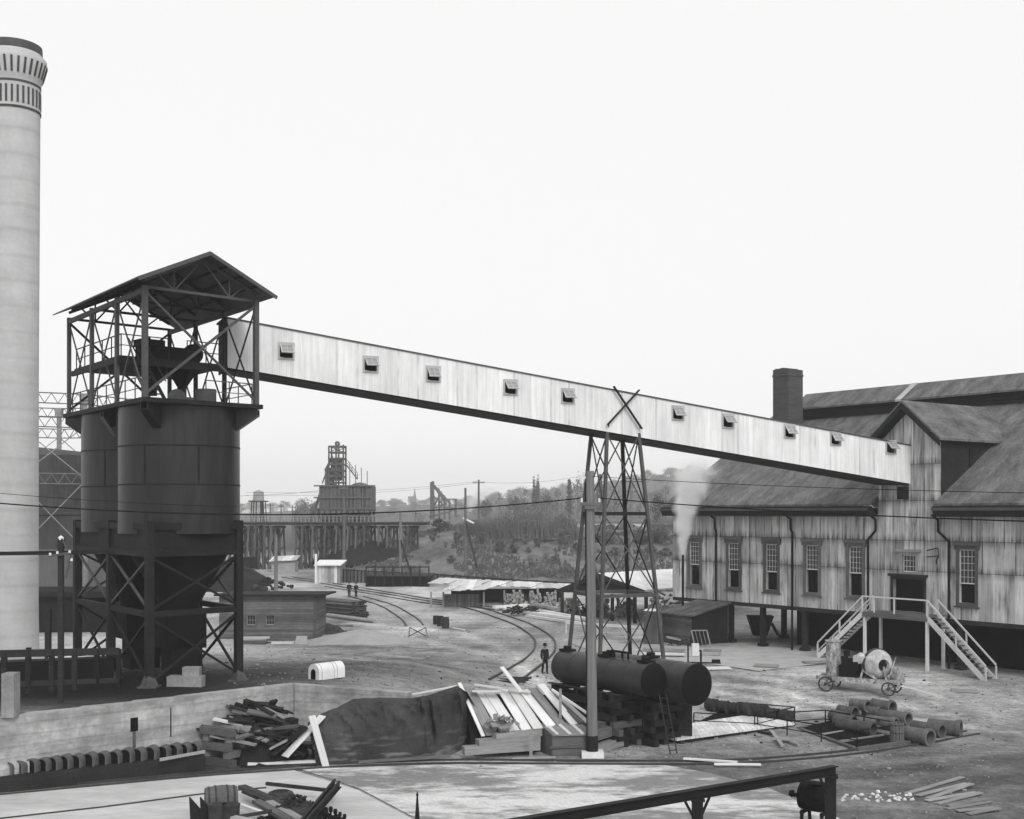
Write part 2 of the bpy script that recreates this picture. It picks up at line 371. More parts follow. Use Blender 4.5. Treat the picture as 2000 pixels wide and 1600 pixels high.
sheet([LOW(585, 1503), LOW(900, 1494), LOW(1300, 1496), LOW(1380, 1510), LOW(1500, 1540), LOW(1640, 1600), LOW(1660, 1700), LOW(860, 1700), LOW(850, 1620), LOW(705, 1543)], 'paving', M['paving'], .03)
# ------------------------------------------------------------------ helpers for openings
def holed_wall(mb, x0, x1, z0, z1, holes, y=0., th=.2):
    X = sorted({x0, x1} | {q for h in holes for q in h[:2]}); Z = sorted({z0, z1} | {q for h in holes for q in h[2:4]})
    for a, b in zip(X, X[1:]):
        for c, d in zip(Z, Z[1:]):
            cx, cz = (a + b) / 2, (c + d) / 2
            if any(h[0] < cx < h[1] and h[2] < cz < h[3] for h in holes): continue
            mb.add([(a, y, c), (b, y, c), (b, y, d), (a, y, d)], [[0, 1, 2, 3]])
    for a, b, c, d in [h[:4] for h in holes]:
        q = [(a, c), (b, c), (b, d), (a, d)]
        for (p, r), (s, u) in zip(q, q[1:] + q[:1]): mb.add([(p, y, r), (s, y, u), (s, y + th, u), (p, y + th, r)], [[0, 1, 2, 3]])
def frame_mb(a, b, c, d, w, y0, y1):
    m = MB(); m.b2((a - w, y0, c - w), (a, y1, d + w)); m.b2((b, y0, c - w), (b + w, y1, d + w)); m.b2((a, y0, d), (b, y1, d + w)); m.b2((a, y0, c - w), (b, y1, c)); return m

# ------------------------------------------------------------------ retaining wall
def V2(p, z): return Vector((p[0], p[1], z))
rw = thing('retaining_wall', 'long board-marked concrete retaining wall below the bins', 'wall', V2(WC, -1))
wa, wc, we = (Vector((q[0], q[1], 0)) for q in (WA, WC, WE))
d1, d2 = (wc - wa).normalized(), (we - wc).normalized(); n1 = Vector((-d1.y, d1.x, 0)); n2 = Vector((-d2.y, d2.x, 0))
cm = (n1 + n2).normalized() / (n1 + n2).normalized().dot(n1)
fr_, bk_ = -.28, .3
m = MB(); m.prism([wa + n1 * fr_, wc + cm * fr_, wc + cm * bk_, wa + n1 * bk_], UP * 3.2); 
for i in range(len(m.v)): m.v[i].z += -1.35
m.build('long_wall_face', M['conc'], rw)
m = MB(); m.prism([wc + cm * fr_ + d2 * .03, we + n2 * fr_, we + n2 * bk_, wc + cm * bk_ + d2 * .03], UP * 3.2)
for i in range(len(m.v)): m.v[i].z += -1.35
[setattr(v, 'z', v.z - .17) for v in m.v if v.z > 1.5 and v.x > -6]; m.build('return_wall_face', M['conc'], rw)
wf = wa + n1 * fr_; k_ = (262 - 1000) / F; tq = (k_ * wf.y - wf.x) / (d1.x - k_ * d1.y); p = wf + d1 * tq; p.z = H - 415 / F * p.y; Rw = Matrix.Rotation(math.atan2(d1.y, d1.x), 3, 'Z'); m = MB(); m.box(p, (.32, .04, .55), Rw); m.tube(p + n1 * .1 - UP * .1, p - n1 * .1 - UP * .12, .07, n=10); m.build('drain_outlet', M['black'], rw); m = MB(); m.box(p - UP * .85, (.14, .01, 1.2), Rw); m.build('drain_stain', M['w_grey'], rw)
m = MB(); p = P(330, 1400, 50.3); m.bar(p + UP * .4 - n1 * .16 , p - UP * .8 - n1 * .16, .04, .03); m.build('expansion_joint', M['black'], rw)
pier = MB(); q = P(27, 1396, 46.6); q.z = 1.84; pier.b2((q.x - .35, q.y - .3, 1.84), (q.x + .12, q.y + .3, 3.5)); solo(pier, 'concrete_post', M['dust'], 'pale square concrete post on the left end of the retaining wall', 'post')

# ------------------------------------------------------------------ storage bins
BN = P(283, 1000, 54.); BN.z = 0; BR = P(500, 1000, 57.8); BR.z = 0; BL = P(135, 1000, 63.); BL.z = 0
bu, bv = BL - BN, BR - BN
S = lambda a, b, z: BN + bu * a + bv * b + UP * z
bin_ = thing('coal_bin', 'tall dark steel twin coal bin on braced legs under an open gabled roof', 'coal bin', S(.5, .5, 1.7))
RT = 2.79; C1, C2 = S(.25, .5, 0), S(.75, .5, 0); ZB, ZT = 9.1, 14.45
for c in (C1, C2):
    m = MB(); m.lathe(c, [(RT, ZB - .5), (RT, ZT)], 64)
    sh = m.build('bin_shell', M['bin'], bin_, True)
    m = MB()
    for z in (12.62, 10.85): m.lathe(c, [(RT + .002, z - .035), (RT + .02, z - .035), (RT + .02, z + .035), (RT + .002, z + .035)], 64)
    for k, a in enumerate((-1.0, .35, 1.9, 3.3, 4.4)):
        dv = Vector((math.cos(a), math.sin(a), 0)); zz = (ZB, 10.85) if k % 2 else (10.85, 12.6)
        m.bar(c + dv * (RT + .01) + UP * zz[0], c + dv * (RT + .01) + UP * zz[1], .08, .02, up=dv)
    m.build('plate_lap', M['steel_dark'], sh)
    m = MB(); m.lathe(c, [(RT - .01, 9.0), (RT - .01, 8.6), (2.3, 8.58), (2.3, 7.7), (.95, 5.3), (.9, 4.6)], 48); m.build('hopper', M['steel_soot'], bin_, True)
    m = MB(); m.box(c + UP * 4.0, (1.9, 1.9, 1.6), Matrix.Rotation(math.atan2(bu.y, bu.x), 3, 'Z')); m.box(c + UP * 2.6 + D * .3, (1.3, 1.5, 1.8), Matrix.Rotation(math.atan2(bu.y, bu.x), 3, 'Z')); m.build('discharge_chute', M['steel_soot'], bin_)
# girder box round the bottom
LEGS = [(.03, .06), (.5, .06), (.97, .06), (.05, .88), (.5, .88), (.97, .88)]
m = MB()
for (a, b) in (((.03, .06), (.97, .06)), ((.05, .88), (.97, .88)), ((.03, .06), (.05, .88)), ((.97, .06), (.97, .88)), ((.5, .06), (.5, .88))):
    for z, hh in ((8.95, .3), (7.75, .3)): m.bar(S(*a, z), S(*b, z), .3, hh)
    m.bar(S(*a, 8.35), S(*b, 8.35), .06, 1.0)
m.build('bin_girder', M['steel_dark'], bin_)
for k, (a, b) in enumerate(LEGS):
    f = S(a, b, 0); z0 = hgt(f.x, f.y); m = MB(); bx = .34 if k in (0, 3) else .36
    m.box(S(a, b, (z0 + 9.2) / 2), (bx, bx, 9.2 - z0), Matrix.Rotation(math.atan2(bu.y, bu.x), 3, 'Z'))
    lg = m.build('leg', M['steel_dark'], bin_)
    m = MB(); m.box(S(a, b, z0 + .04), (.85, .85, .1)); m.lathe(S(a, b, z0 + .08), [(.42, 0), (.2, .5)], 4); m.build('foot_plate', M['steel'], lg)
def xbr(m, a, b, z0, z1, w=.09, off=None):
    m.bar(S(*a, z0), S(*b, z1), w, w); m.bar(S(*a, z1), S(*b, z0), w, w)
m = MB(); pairs = [((.03, .06), (.5, .06)), ((.5, .06), (.97, .06)), ((.03, .06), (.05, .88)), ((.05, .88), (.5, .88)), ((.5, .88), (.97, .88)), ((.97, .06), (.97, .88))]
for a, b in pairs:
    m.bar(S(*a, 5.05), S(*b, 5.05), .22, .26)
m.build('leg_strut', M['steel_dark'], bin_)
for a, b in pairs:
    for z0, z1 in ((5.2, 7.6), (2.0, 4.9)):
        m = MB(); xbr(m, a, b, z0, z1, .1); m.build('cross_brace', M['steel'] if z0 > 5 and R_.random() < .4 else M['steel_dark'], bin_)
# deck rim with corner gussets
m = MB(); m.prism([S(-.03, -.04, 14.43), S(-.03, 1.04, 14.43), S(1.03, 1.04, 14.43), S(1.03, -.04, 14.43)], UP * .2)
m.build('deck', M['steel_dark'], bin_)
for a, b, c in ((0, 0, C1), (0, 1, C1), (1, 0, C2), (1, 1, C2), (.5, 0, None), (.5, 1, None)):
    p = S(a, b, 14.4); cc = c if c is not None else S(a, .5, 0); dr = (Vector((cc.x, cc.y, 0)) - Vector((p.x, p.y, 0))); L = dr.length; dr /= L; sd = Vector((-dr.y, dr.x, 0))
    m = MB()
    reach = max(L - RT + .25, .5)
    for o_ in (-.16, .16):
        pp = p + sd * o_ - sd * .02; m.prism([pp - dr * .12, pp + dr * reach, pp + dr * reach - UP * (1.15 if c is not None else .8), pp - dr * .12 - UP * .3], sd * .04)
    m.prism([p - sd * .2 - dr * .12 - UP * .3, p - sd * .2 + dr * reach - UP * 1.15, p + sd * .2 + dr * reach - UP * 1.15, p + sd * .2 - dr * .12 - UP * .3], UP * .03)
    m.build('corner_bracket', M['bin'], bin_)
# upper frame
ZE = 19.55
for b in (0, 1):
    for k in range(4):
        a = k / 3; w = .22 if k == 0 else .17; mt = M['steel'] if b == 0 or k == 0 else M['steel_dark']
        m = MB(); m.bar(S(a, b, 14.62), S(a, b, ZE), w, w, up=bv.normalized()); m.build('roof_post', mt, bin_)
for b in (0, 1):
    for k in range(3):
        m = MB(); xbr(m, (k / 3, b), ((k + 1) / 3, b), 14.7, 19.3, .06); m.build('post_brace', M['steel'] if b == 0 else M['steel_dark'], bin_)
    m = MB(); m.bar(S(0, b, 19.35), S(1, b, 19.35), .14, .22); m.build('eaves_beam', M['steel'], bin_)
m = MB(); m.bar(S(0, 0, 14.8), S(0, 1, 19.3), .11, .11); m.bar(S(0, 0, 19.3), S(0, 1, 14.8), .09, .09); m.build('post_brace', M['steel'], bin_)
m = MB(); m.bar(S(1, 0, 14.8), S(1, 1, 19.3), .1); m.bar(S(1, 0, 19.3), S(1, 1, 14.8), .1); m.build('post_brace', M['steel_dark'], bin_)
ZA = 21.2
def roofz(b): return 19.62 + (ZA - 19.62) * (1 - abs(b - .5) / .62)
for k in range(4):
    a = k / 3; m = MB()
    m.bar(S(a, 0, 19.5), S(a, 1, 19.5), .1, .12)
    for s0, s1 in ((0, .5), (1, .5)): m.bar(S(a, s0, roofz(s0) - .12), S(a, s1, roofz(s1) - .12), .1, .14)
    for b0, b1 in ((.25, .25), (.75, .75), (.25, .5), (.75, .5), (.12, .25), (.88, .75)):
        m.bar(S(a, b0 if b0 != b1 else b0, 19.5 if b0 == b1 or b1 == .5 else roofz(b0) - .15), S(a, b1, roofz(b1) - .15 if b0 == b1 or b1 == .5 else 19.5), .07)
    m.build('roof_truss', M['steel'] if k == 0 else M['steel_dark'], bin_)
m = MB()
for b in (.06, .2, .34, .66, .8, .94): m.bar(S(-.06, b, roofz(b) - .02), S(1.05, b, roofz(b) - .02), .1, .1)
m.build('purlin', M['steel_dark'], bin_)
rf = None
for s0 in (-.12, 1.12):
    m = MB(); lo, hi = s0, .5
    m.add([S(-.08, lo, roofz(lo) + .05), S(1.06, lo, roofz(lo) + .05), S(1.06, hi, ZA + .05), S(-.08, hi, ZA + .05), S(-.08, lo, roofz(lo) + .11), S(1.06, lo, roofz(lo) + .11), S(1.06, hi, ZA + .11), S(-.08, hi, ZA + .11)],
          [[0, 1, 2, 3], [7, 6, 5, 4], [0, 4, 5, 1], [1, 5, 6, 2], [3, 2, 6, 7], [0, 3, 7, 4]])
    m.build('roof_slope', M['steel'], bin_)
m = MB()
for lo in (-.12, 1.12): m.bar(S(-.085, lo, roofz(lo)), S(-.085, .5, ZA), .06, .16)
m.build('barge_board', M['steel'], bin_)
# working floor, rails, stair and machinery inside the top
m = MB(); m.prism([S(.3, .0, 16.7), S(.3, 1, 16.7), S(.92, 1, 16.7), S(.92, 0, 16.7)], UP * .14); m.bar(S(.3, 0, 16.62), S(.3, 1, 16.62), .12, .3); m.bar(S(.3, 0, 16.62), S(.95, 0, 16.62), .12, .26); fl = m.build('crusher_floor', M['steel_dark'], bin_)
def railing(m, pts, hgt_=1.0, w=.045, mid=True, step=1.3):
    for p, q in zip(pts, pts[1:]):
        n = max(1, round((q - p).length / step))
        for k in range(n + 1): b = p + (q - p) * k / n; m.bar(b, b + UP * hgt_, w)
        m.bar(p + UP * hgt_, q + UP * hgt_, w)
        if mid: m.bar(p + UP * hgt_ * .5, q + UP * hgt_ * .5, w * .8)
m = MB(); railing(m, [S(.92, .02, 16.84), S(.31, .02, 16.84), S(.31, .45, 16.84)]); railing(m, [S(.31, .62, 16.84), S(.31, .98, 16.84)]); m.build('floor_railing', M['steel_dark'], bin_)
m = MB(); railing(m, [S(.98, .02, 14.63), S(.02, .02, 14.63)]); railing(m, [S(.02, .55, 14.63), S(.02, .98, 14.63), S(.3, .98, 14.63)]); m.build('deck_railing', M['steel'], bin_)
m = MB(); a0, a1 = S(.1, .12, 14.65), S(.36, .12, 16.85); sw = bv.normalized() * .75
for o_ in (Vector(), sw): m.bar(a0 + o_, a1 + o_, .06, .2)
for k in range(10): p = a0 + (a1 - a0) * (k + .5) / 10; m.bar(p, p + sw, .22, .04)
for o_ in (Vector(), sw): m.bar(a0 + o_ + UP * .9, a1 + o_ + UP * .9, .05)
m.build('stair', M['steel_dark'], bin_)
m = MB(); Rb = Matrix.Rotation(math.atan2(bv.y, bv.x), 3, 'Z')
m.box(S(.45, .5, 17.25), (2.2, 1.3, .7), Rb); m.box(S(.43, .36, 17.7), (1.2, .9, .35), Rb); m.box(S(.5, .75, 17.1), (1.0, .8, .5), Rb); m.lathe(S(.4, .75, 17.35), [(.02, -.07), (.5, -.07), (.5, .07), (.02, .07)], 18, Matrix.Rotation(PI / 2, 3, 'X')); m.tube(S(.36, .3, 16.9), S(.36, .3, 17.9), .1)
m.build('coal_crusher', M['steel_soot'], bin_)
for b in (.38, .66):
    m = MB(); m.lathe(S(.42, b, 15.2), [(.25, 0), (.25, .5), (.95, 1.5)], 4, Rb); m.build('feed_chute', M['steel_soot'], bin_)
m = MB(); m.tube(S(.22, .72, 14.63), S(.22, .72, 15.45), .5, n=18); m.build('deck_drum', M['steel'], bin_)
m = MB(); m.lathe(S(.18, .42, 14.9), [(.02, -.1), (.42, -.1), (.42, .1), (.02, .1)], 16, Matrix.Rotation(PI / 2, 3, 'X')); m.box(S(.2, .5, 14.8), (.8, .5, .35), Rb); m.build('winch', M['steel'], bin_)
for dx, sz in ((0, (1.55, .7, .55)), (.15, (.75, .5, .5))):
    p = G(360, 1343) + Vector((0, .3, 0)); m = MB()
    if not dx: m.box(p + UP * .2, sz); solo(m, 'footing_block', M['dust'], 'long grey concrete block lying before the coal bin legs', 'concrete block')
    else: m.box(p + Vector((.25, .05, .62)), sz); solo(m, 'footing_block', M['dust'], 'small concrete block on top of the long grey block', 'concrete block')

# ------------------------------------------------------------------ conveyor gallery
g0, g1 = Vector((-14.15, 61.1, 0)), Vector((26.35, 77.9, 0)); gd = (g1 - g0).normalized(); GL = (g1 - g0).length; gn = Vector((-gd.y, gd.x, 0))
gal = thing('conveyor_gallery', 'long sloping corrugated iron conveyor gallery from the bins to the works', 'conveyor', g0, rot=math.atan2(gd.y, gd.x))
sl = -4.64 / 39.1 / gd.x; zb0 = 16.83
zbot = lambda x: zb0 + sl * x
GW, GH = 2.4, 2.36
def gx(px):
    k = (px - 1000) / F; return (k * g0.y - g0.x) / (gd.x - k * gd.y)
wins = []
for px, py in ((559, 686), (724, 712), (846, 731), (997, 757), (1109, 774), (1324, 807), (1422, 823), (1542, 843), (1632, 857), (1740, 874)):
    x = gx(px); Y = g0.y + gd.y * x; wins.append((x, H - (py - 1000) / F * Y))
# body in sheared coordinates: shear z by slope
def shear(m):
    for v in m.v: v.z += zbot(v.x)
    return m
SP = gx(503)
m = MB(); hl = [(x - .33, x + .33, z - zbot(x) - .34, z - zbot(x) + .36) for x, z in wins]
holed_wall(m, SP, GL, 0, GH, hl, 0, .12); shear(m).build('wall_sheeting', M['galv'], gal)
m = MB(); m.b2((0, -.02, -.05), (SP, .05, GH + .02)); shear(m).build('end_sheeting', M['galv2'], gal)
m = MB(); m.add([(0, GW, 0), (GL, GW, 0), (GL, GW, GH), (0, GW, GH)], [[0, 1, 2, 3]]); m.add([(GL, 0, 0), (GL, GW, 0), (GL, GW, GH), (GL, 0, GH)], [[0, 1, 2, 3]]); shear(m).build('back_sheeting', M['galv'], gal)
m = MB(); m.b2((-.15, -.07, GH + .03), (GL + .05, GW + .1, GH + .1)); shear(m).build('roof', M['steel'], gal)
m = MB(); m.b2((.05, .1, -.13), (GL, .28, -.01)); m.b2((.05, GW - .28, -.13), (GL, GW - .1, -.01)); m.b2((.05, .3, -.12), (GL, GW - .3, -.02))
for k in range(28): x = .5 + k * (GL - 1) / 27; m.b2((x - .08, .29, -.128), (x + .08, GW - .29, -.121))
shear(m).build('floor_girder', M['steel_dark'], gal)
m = MB(); m.b2((-.06, .05, -.2), (-.01, GW, GH)); shear(m).build('end_door', M['steel_soot'], gal)
m = MB(); m.b2((.05, .16, .02), (GL - .05, GW - .05, .1)); m.b2((.05, 1.7, .1), (GL - .05, 1.8, GH - .1)); shear(m).build('gallery_inside', M['black'], gal)
m = MB(); m.b2((GL - 1.6, .1, -1.0), (GL + .1, GW - .6, -.21)); shear(m).build('end_corbel', M['steel_dark'], gal)
for i, (x, z) in enumerate(wins):
    fm = frame_mb(x - .33, x + .33, z - .34, z + .36, .09, -.05, .02); fo = fm.build('window', M['frame_grey'], gal)
    op = .72 + .1 * math.sin(i * 2.3); m = MB(); Rr = Matrix.Rotation(-op, 3, 'X')
    T = lambda q: Vector((x, -.05, z + .33)) + Rr @ Vector(q)
    def bx(a, b):
        mm = MB(); mm.b2(a, b); m.add([T(v) for v in mm.v], mm.f)
    for a, b in (((-.33, -.03, -.62), (-.27, .02, 0)), ((.27, -.03, -.62), (.33, .02, 0)), ((-.27, -.03, -.06), (.27, .02, 0)), ((-.27, -.03, -.62), (.27, .02, -.56)), ((-.02, -.02, -.56), (.02, .015, -.06)), ((-.27, -.02, -.33), (.27, .015, -.29))): bx(a, b)
    m.build('sash', M['frame_grey'], fo)
    m = MB(); bx((-.27, -.005, -.56), (.27, .005, -.06)); m.build('pane', M['pane'], fo)

# ------------------------------------------------------------------ braced tower under the gallery
tw = thing('steel_trestle_tower', 'four-legged braced steel tower carrying the sloping conveyor gallery', 'tower', on(5.95, 70.5))
tc0, tc1 = Vector((5.9, 70.6, 0)), Vector((5.95, 70.6, 0)); wn = gn
crn = lambda i, s, c, z: c + gd * s * (1, -1, -1, 1)[i] + wn * s * (1, 1, -1, -1)[i] + UP * z
tz0, tz1 = -.5, 14.15
def lp(i, z):
    f = (z - tz0) / (tz1 - tz0); return crn(i, 2.15 + (1.0 - 2.15) * f, tc1 + (tc0 - tc1) * f, z)
for i in range(4):
    m = MB(); m.bar(lp(i, tz0), lp(i, 14.45 - (.15 if i in (0, 3) else 0)), .175, .175, up=gd); m.build('leg', M['steel_soot'] if i == 0 else M['steel'], tw)
for z, w in ((14.1, .16), (9.5, .2), (4.9, .2)):
    m = MB()
    for i in range(4): m.bar(lp(i, z), lp((i + 1) % 4, z), .12, w)
    m.build('ring_beam', M['steel_dark'] if z > 9 else M['steel'], tw)
for i in range(4):
    for z0, z1 in ((9.6, 14.0), (5.0, 9.4), (-.2, 4.8)):
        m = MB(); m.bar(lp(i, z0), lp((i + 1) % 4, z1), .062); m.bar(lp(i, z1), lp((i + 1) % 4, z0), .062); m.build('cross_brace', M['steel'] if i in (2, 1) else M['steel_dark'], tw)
m = MB(); 
for pa, pb in (((1197, 755), (1252, 838)), ((1247, 762), (1185, 830))):
    a = P(*pa, 1); q = []
    for px, py in (pa, pb):
        x = gx(px); Y = g0.y + gd.y * x - .12; q.append(P(px, py, Y) - gn * .1)
    m.bar(q[0], q[1], .16, .07)
m.build('gallery_strap', M['steel_dark'], tw)
m = MB()
for i in (2, 3): m.bar(lp(i, 14.3), lp(i, 14.3) - gn * .05 + UP * .3, .2, .14)
m.build('cap_shoe', M['steel_dark'], tw)

# ------------------------------------------------------------------ tall stack at the left
cs = P(27, 1000, 75.); cs.z = 0; zg = hgt(cs.x, cs.y) - .2
ch = thing('smokestack', 'very tall pale concrete smokestack with dark slotted crown, at the left edge', 'smokestack', (cs.x, cs.y, zg))
zz = lambda y: H - (y - 1000) / F * 75
m = MB(); m.lathe(cs, [(1.46, zg), (1.42, 4), (1.43, 18), (1.52, zz(222))], 64); m.build('shaft', M['stack'], ch, True)
m = MB(); m.lathe(cs, [(1.54, zz(222)), (1.54, zz(168)), (1.62, zz(160)), (1.92, zz(128)), (1.9, zz(118)), (1.62, zz(108))], 64); m.build('crown', M['stack'], ch, True)
m = MB(); m.lathe(cs, [(1.62, zz(107.9)), (1.66, zz(104)), (1.64, zz(92)), (1.3, zz(92)), (1.25, zz(108))], 64); m.build('cap', M['steel'], ch, True)
m = MB()
for y in (221, 171): m.lathe(cs, [(1.545, zz(y + 2)), (1.575, zz(y + 2)), (1.575, zz(y - 2)), (1.545, zz(y - 2))], 64)
m.build('dark_ring', M['stack_mark'], ch, True)
for (ya, yb, ra, rb) in ((213, 180, 1.545, 1.545), (156, 128, 1.68, 1.925)):
    m = MB(); n = 30
    for k in range(n):
        a = 2 * PI * k / n; dv = Vector((math.cos(a), math.sin(a), 0)); m.bar(cs + dv * ra + UP * zz(ya), cs + dv * rb + UP * zz(yb), .12, .06, up=dv)
    m.build('slot_band', M['stack_mark'], ch)  # dark raised bars stand in for the shade of recessed slots

# ------------------------------------------------------------------ gasholder
gc = P(78, 1000, 116.); gc.z = 0
gh = thing('gasholder', 'ribbed gasholder ringed by tall lattice guide columns behind the smokestack', 'gasholder', gc)
m = MB(); m.lathe(gc, [(8.3, 0), (8.3, 6.0), (8.45, 6.05), (8.45, 6.3), (7.7, 6.3)], 64); m.build('water_tank', M['gas_base'], gh, True)
m = MB(); m.lathe(gc, [(7.6, 6.2), (7.6, 9.3), (7.75, 9.35), (7.75, 9.6), (7.4, 9.65), (7.4, 14.7), (6.5, 15.0), (0.05, 15.7)], 64); m.build('bell', M['gas'], gh, True)
m = MB(); 
for k in range(48): a = 2 * PI * k / 48; dv = Vector((math.cos(a), math.sin(a), 0)); m.bar(gc + dv * 7.43 + UP * 9.7, gc + dv * 7.43 + UP * 14.7, .08, .08, up=dv)
m.build('bell_rib', M['gas'], gh)
NC = 10; colp = []
for k in range(NC):
    a = 2 * PI * (k + .1) / NC - PI / 2 + .1; dv = Vector((math.cos(a), math.sin(a), 0)); colp.append(gc + dv * 9.0)
    m = MB(); m.bar(colp[-1], colp[-1] + UP * 19.9, .42, .34, up=dv); m.box(colp[-1] + UP * 19.7, (.65, .65, .9)); m.build('guide_column', M['dust'], gh)
for k in range(NC):
    a, b = colp[k], colp[(k + 1) % NC]; m = MB()
    for z in (19.7, 17.6, 12.6):
        for dz in (0, .9): m.bar(a + UP * (z + dz - .5), b + UP * (z + dz - .5), .1)
        for j in range(10): p0 = a + (b - a) * j / 10; p1 = a + (b - a) * (j + 1) / 10; m.bar(p0 + UP * (z - .5 + (.9 if j % 2 else 0)), p1 + UP * (z - .5 + (0 if j % 2 else .9)), .06)
    m.build('lattice_girder', M['gas_base'], gh)
    m = MB()
    for z0, z1 in ((12.6, 17.2), (6.3, 12.3)): m.bar(a + UP * z0, b + UP * z1, .08); m.bar(a + UP * z1, b + UP * z0, .08)
    m.build('tie_rod', M['dust'], gh)

# ------------------------------------------------------------------ the works building
A = Vector((12.41, 94.9, 0)); LB = 38.
wb = thing('works_building', 'large rust-streaked iron-clad works building on stilts with monitor roof', 'building', A, rot=math.atan2(D.y, D.x))
tpx = lambda px: ((lambda k: (A.y * k - A.x) / (D.x - k * D.y))((px - 1000) / F))
def wz(t, py): return H - (py - 1000) / F * (A.y + D.y * t)
SB, SE = 3.06, 9.45
WT = [(tpx(px), zb) for px, zb in ((1357, 5.6), (1433, 5.35), (1507, 5.35), (1586, 5.65), (1671, 5.55), (1889, 5.25))]
holes = [(t - .55, t + .55, 4.1, 7.36) for t, _ in WT]
td0, td1 = tpx(1745), tpx(1805); door = (td0, td1, 3.3, 5.36); tsw = tpx(1776); sw_ = (tsw - .5, tsw + .5, 5.78, 6.9)
tT0, tT1 = tpx(1715), tpx(1838)
hs = [h for h in holes]
m = MB(); holed_wall(m, 0, tT0, SB, SE, hs[:5], 0, .3); m.build('wall', M['siding'], wb); m = MB(); holed_wall(m, tT1, LB, SB, SE, hs[5:], 0, .3); m.build('wall', M['siding'], wb); m = MB(); m.add([(0, 0, SB), (0, 24, SB), (0, 24, SE), (0, 12, 17.0), (0, 0, SE)], [[4, 3, 2, 1, 0]]); m.build('end_wall', M['siding'], wb)
m = MB(); holed_wall(m, tT0, tT1, SB, 14.0, [door, sw_], -.02, .3); mid = (tT0 + tT1) / 2; m.add([(tT0, -.02, 14.0), (tT1, -.02, 14.0), (mid, -.02, 15.95)], [[0, 1, 2]]); m.build('tower_wall', M['tower_siding'], wb)
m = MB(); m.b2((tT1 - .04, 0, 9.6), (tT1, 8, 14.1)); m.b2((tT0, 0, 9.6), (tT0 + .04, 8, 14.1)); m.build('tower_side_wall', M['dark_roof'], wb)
m = MB(); m.b2((tT1 + .01, 2.9, 12.0), (tT1 + .05, 3.6, 13.6)); m.build('tower_shutter', M['steel_dark'], wb)
# roofs
RS = .60
def slab(m, pts, th=.14):
    m.prism([Vector(p) for p in pts], Vector((0, 0, th)))
def mainz(y): return 10.0 + RS * (y + .8)
m = MB(); slab(m, [(-.25, -.8, 9.98), (tT0 - .02, -.8, 9.98), (tT0 - .02, 12, mainz(12)), (-.25, 12, mainz(12))]); slab(m, [(tT1 + .02, -.8, 9.98), (LB, -.8, 9.98), (LB, 12, mainz(12)), (tT1 + .02, 12, mainz(12))]); slab(m, [(tT0 - .02, 6.4, mainz(6.4)), (tT1 + .02, 6.4, mainz(6.4)), (tT1 + .02, 12, mainz(12)), (tT0 - .02, 12, mainz(12))]); slab(m, [(-.25, 12, mainz(12)), (LB, 12, mainz(12)), (LB, 24.8, 9.98), (-.25, 24.8, 9.98)])
m.build('main_roof', M['roofing'], wb)
for a, b in ((-.3, tT0 - .05), (tT1 + .05, LB)):
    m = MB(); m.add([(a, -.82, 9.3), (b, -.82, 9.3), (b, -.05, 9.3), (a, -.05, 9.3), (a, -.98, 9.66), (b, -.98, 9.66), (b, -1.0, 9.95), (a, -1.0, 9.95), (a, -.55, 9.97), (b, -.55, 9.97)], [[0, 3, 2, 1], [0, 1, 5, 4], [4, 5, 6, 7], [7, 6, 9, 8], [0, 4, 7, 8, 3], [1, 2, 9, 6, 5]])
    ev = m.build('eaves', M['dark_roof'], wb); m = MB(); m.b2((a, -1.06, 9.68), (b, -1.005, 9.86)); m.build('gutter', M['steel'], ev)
zc = 16.45
for sg in (-1, 1):
    xe = mid + sg * (tT1 - mid + .45); m = MB(); slab(m, [(mid, -.75, zc), (xe, -.75, 13.98), (xe, 7.4, 13.98), (mid, 8.2, zc)], .16); m.build('tower_roof', M['roofing'], wb)
    m = MB(); m.prism([(mid, -.8, zc + .02), (xe, -.8, 14.0), (xe, -.8, 13.6), (mid, -.8, zc - .4)], Vector((0, .06, 0))); m.build('tower_barge_board', M['dark_roof'], wb)
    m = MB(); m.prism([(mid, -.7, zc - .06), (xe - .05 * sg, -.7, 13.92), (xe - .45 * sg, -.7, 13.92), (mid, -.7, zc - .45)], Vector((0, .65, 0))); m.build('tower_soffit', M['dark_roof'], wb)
t0m = 2.93
m = MB(); slab(m, [(t0m, 10.0, 17.7), (LB, 10.0, 17.7), (LB, 12, 19.0), (t0m, 12, 19.0)]); slab(m, [(t0m, 12, 19.0), (LB, 12, 19.0), (LB, 14, 17.7), (t0m, 14, 17.7)]); m.build('monitor_roof', M['roofing'], wb)
m = MB(); slab(m, [(13.0, 9.97, 17.69), (13.5, 9.97, 17.69), (13.5, 12, 19.01), (13.0, 12, 19.01)], .17); m.build('roof_patch', M['conc_plain'], wb)
m = MB()
for k in range(6): m.b2((t0m + .4, 10.45 + (k % 2) * .04, 16.2 + k * .26), (LB, 10.5 + (k % 2) * .04, 16.4 + k * .26))
m.b2((t0m + .4, 10.56, 15.6), (LB, 10.62, 17.8)); m.b2((t0m + .3, 10.4, 15.6), (t0m + .45, 13.6, 17.7)); m.build('monitor_louvre', M['steel_dark'], wb)
# brick flue
m = MB(); k = .225; fx = 5.46; m.b2((fx - 1.58, 7.0, 12.), (fx, 8.65, 20.5)); m.b2((fx - 1.62, 6.96, 20.1), (fx + .04, 8.69, 20.25))
rr = random.Random(3)
for i in range(7): m.b2((fx - 1.58 + i * .225, 7.0, 20.5), (fx - 1.58 + (i + 1) * .225, 8.65, 20.62 + rr.random() * .2))
m.build('brick_flue', M['brick_dark'], wb)
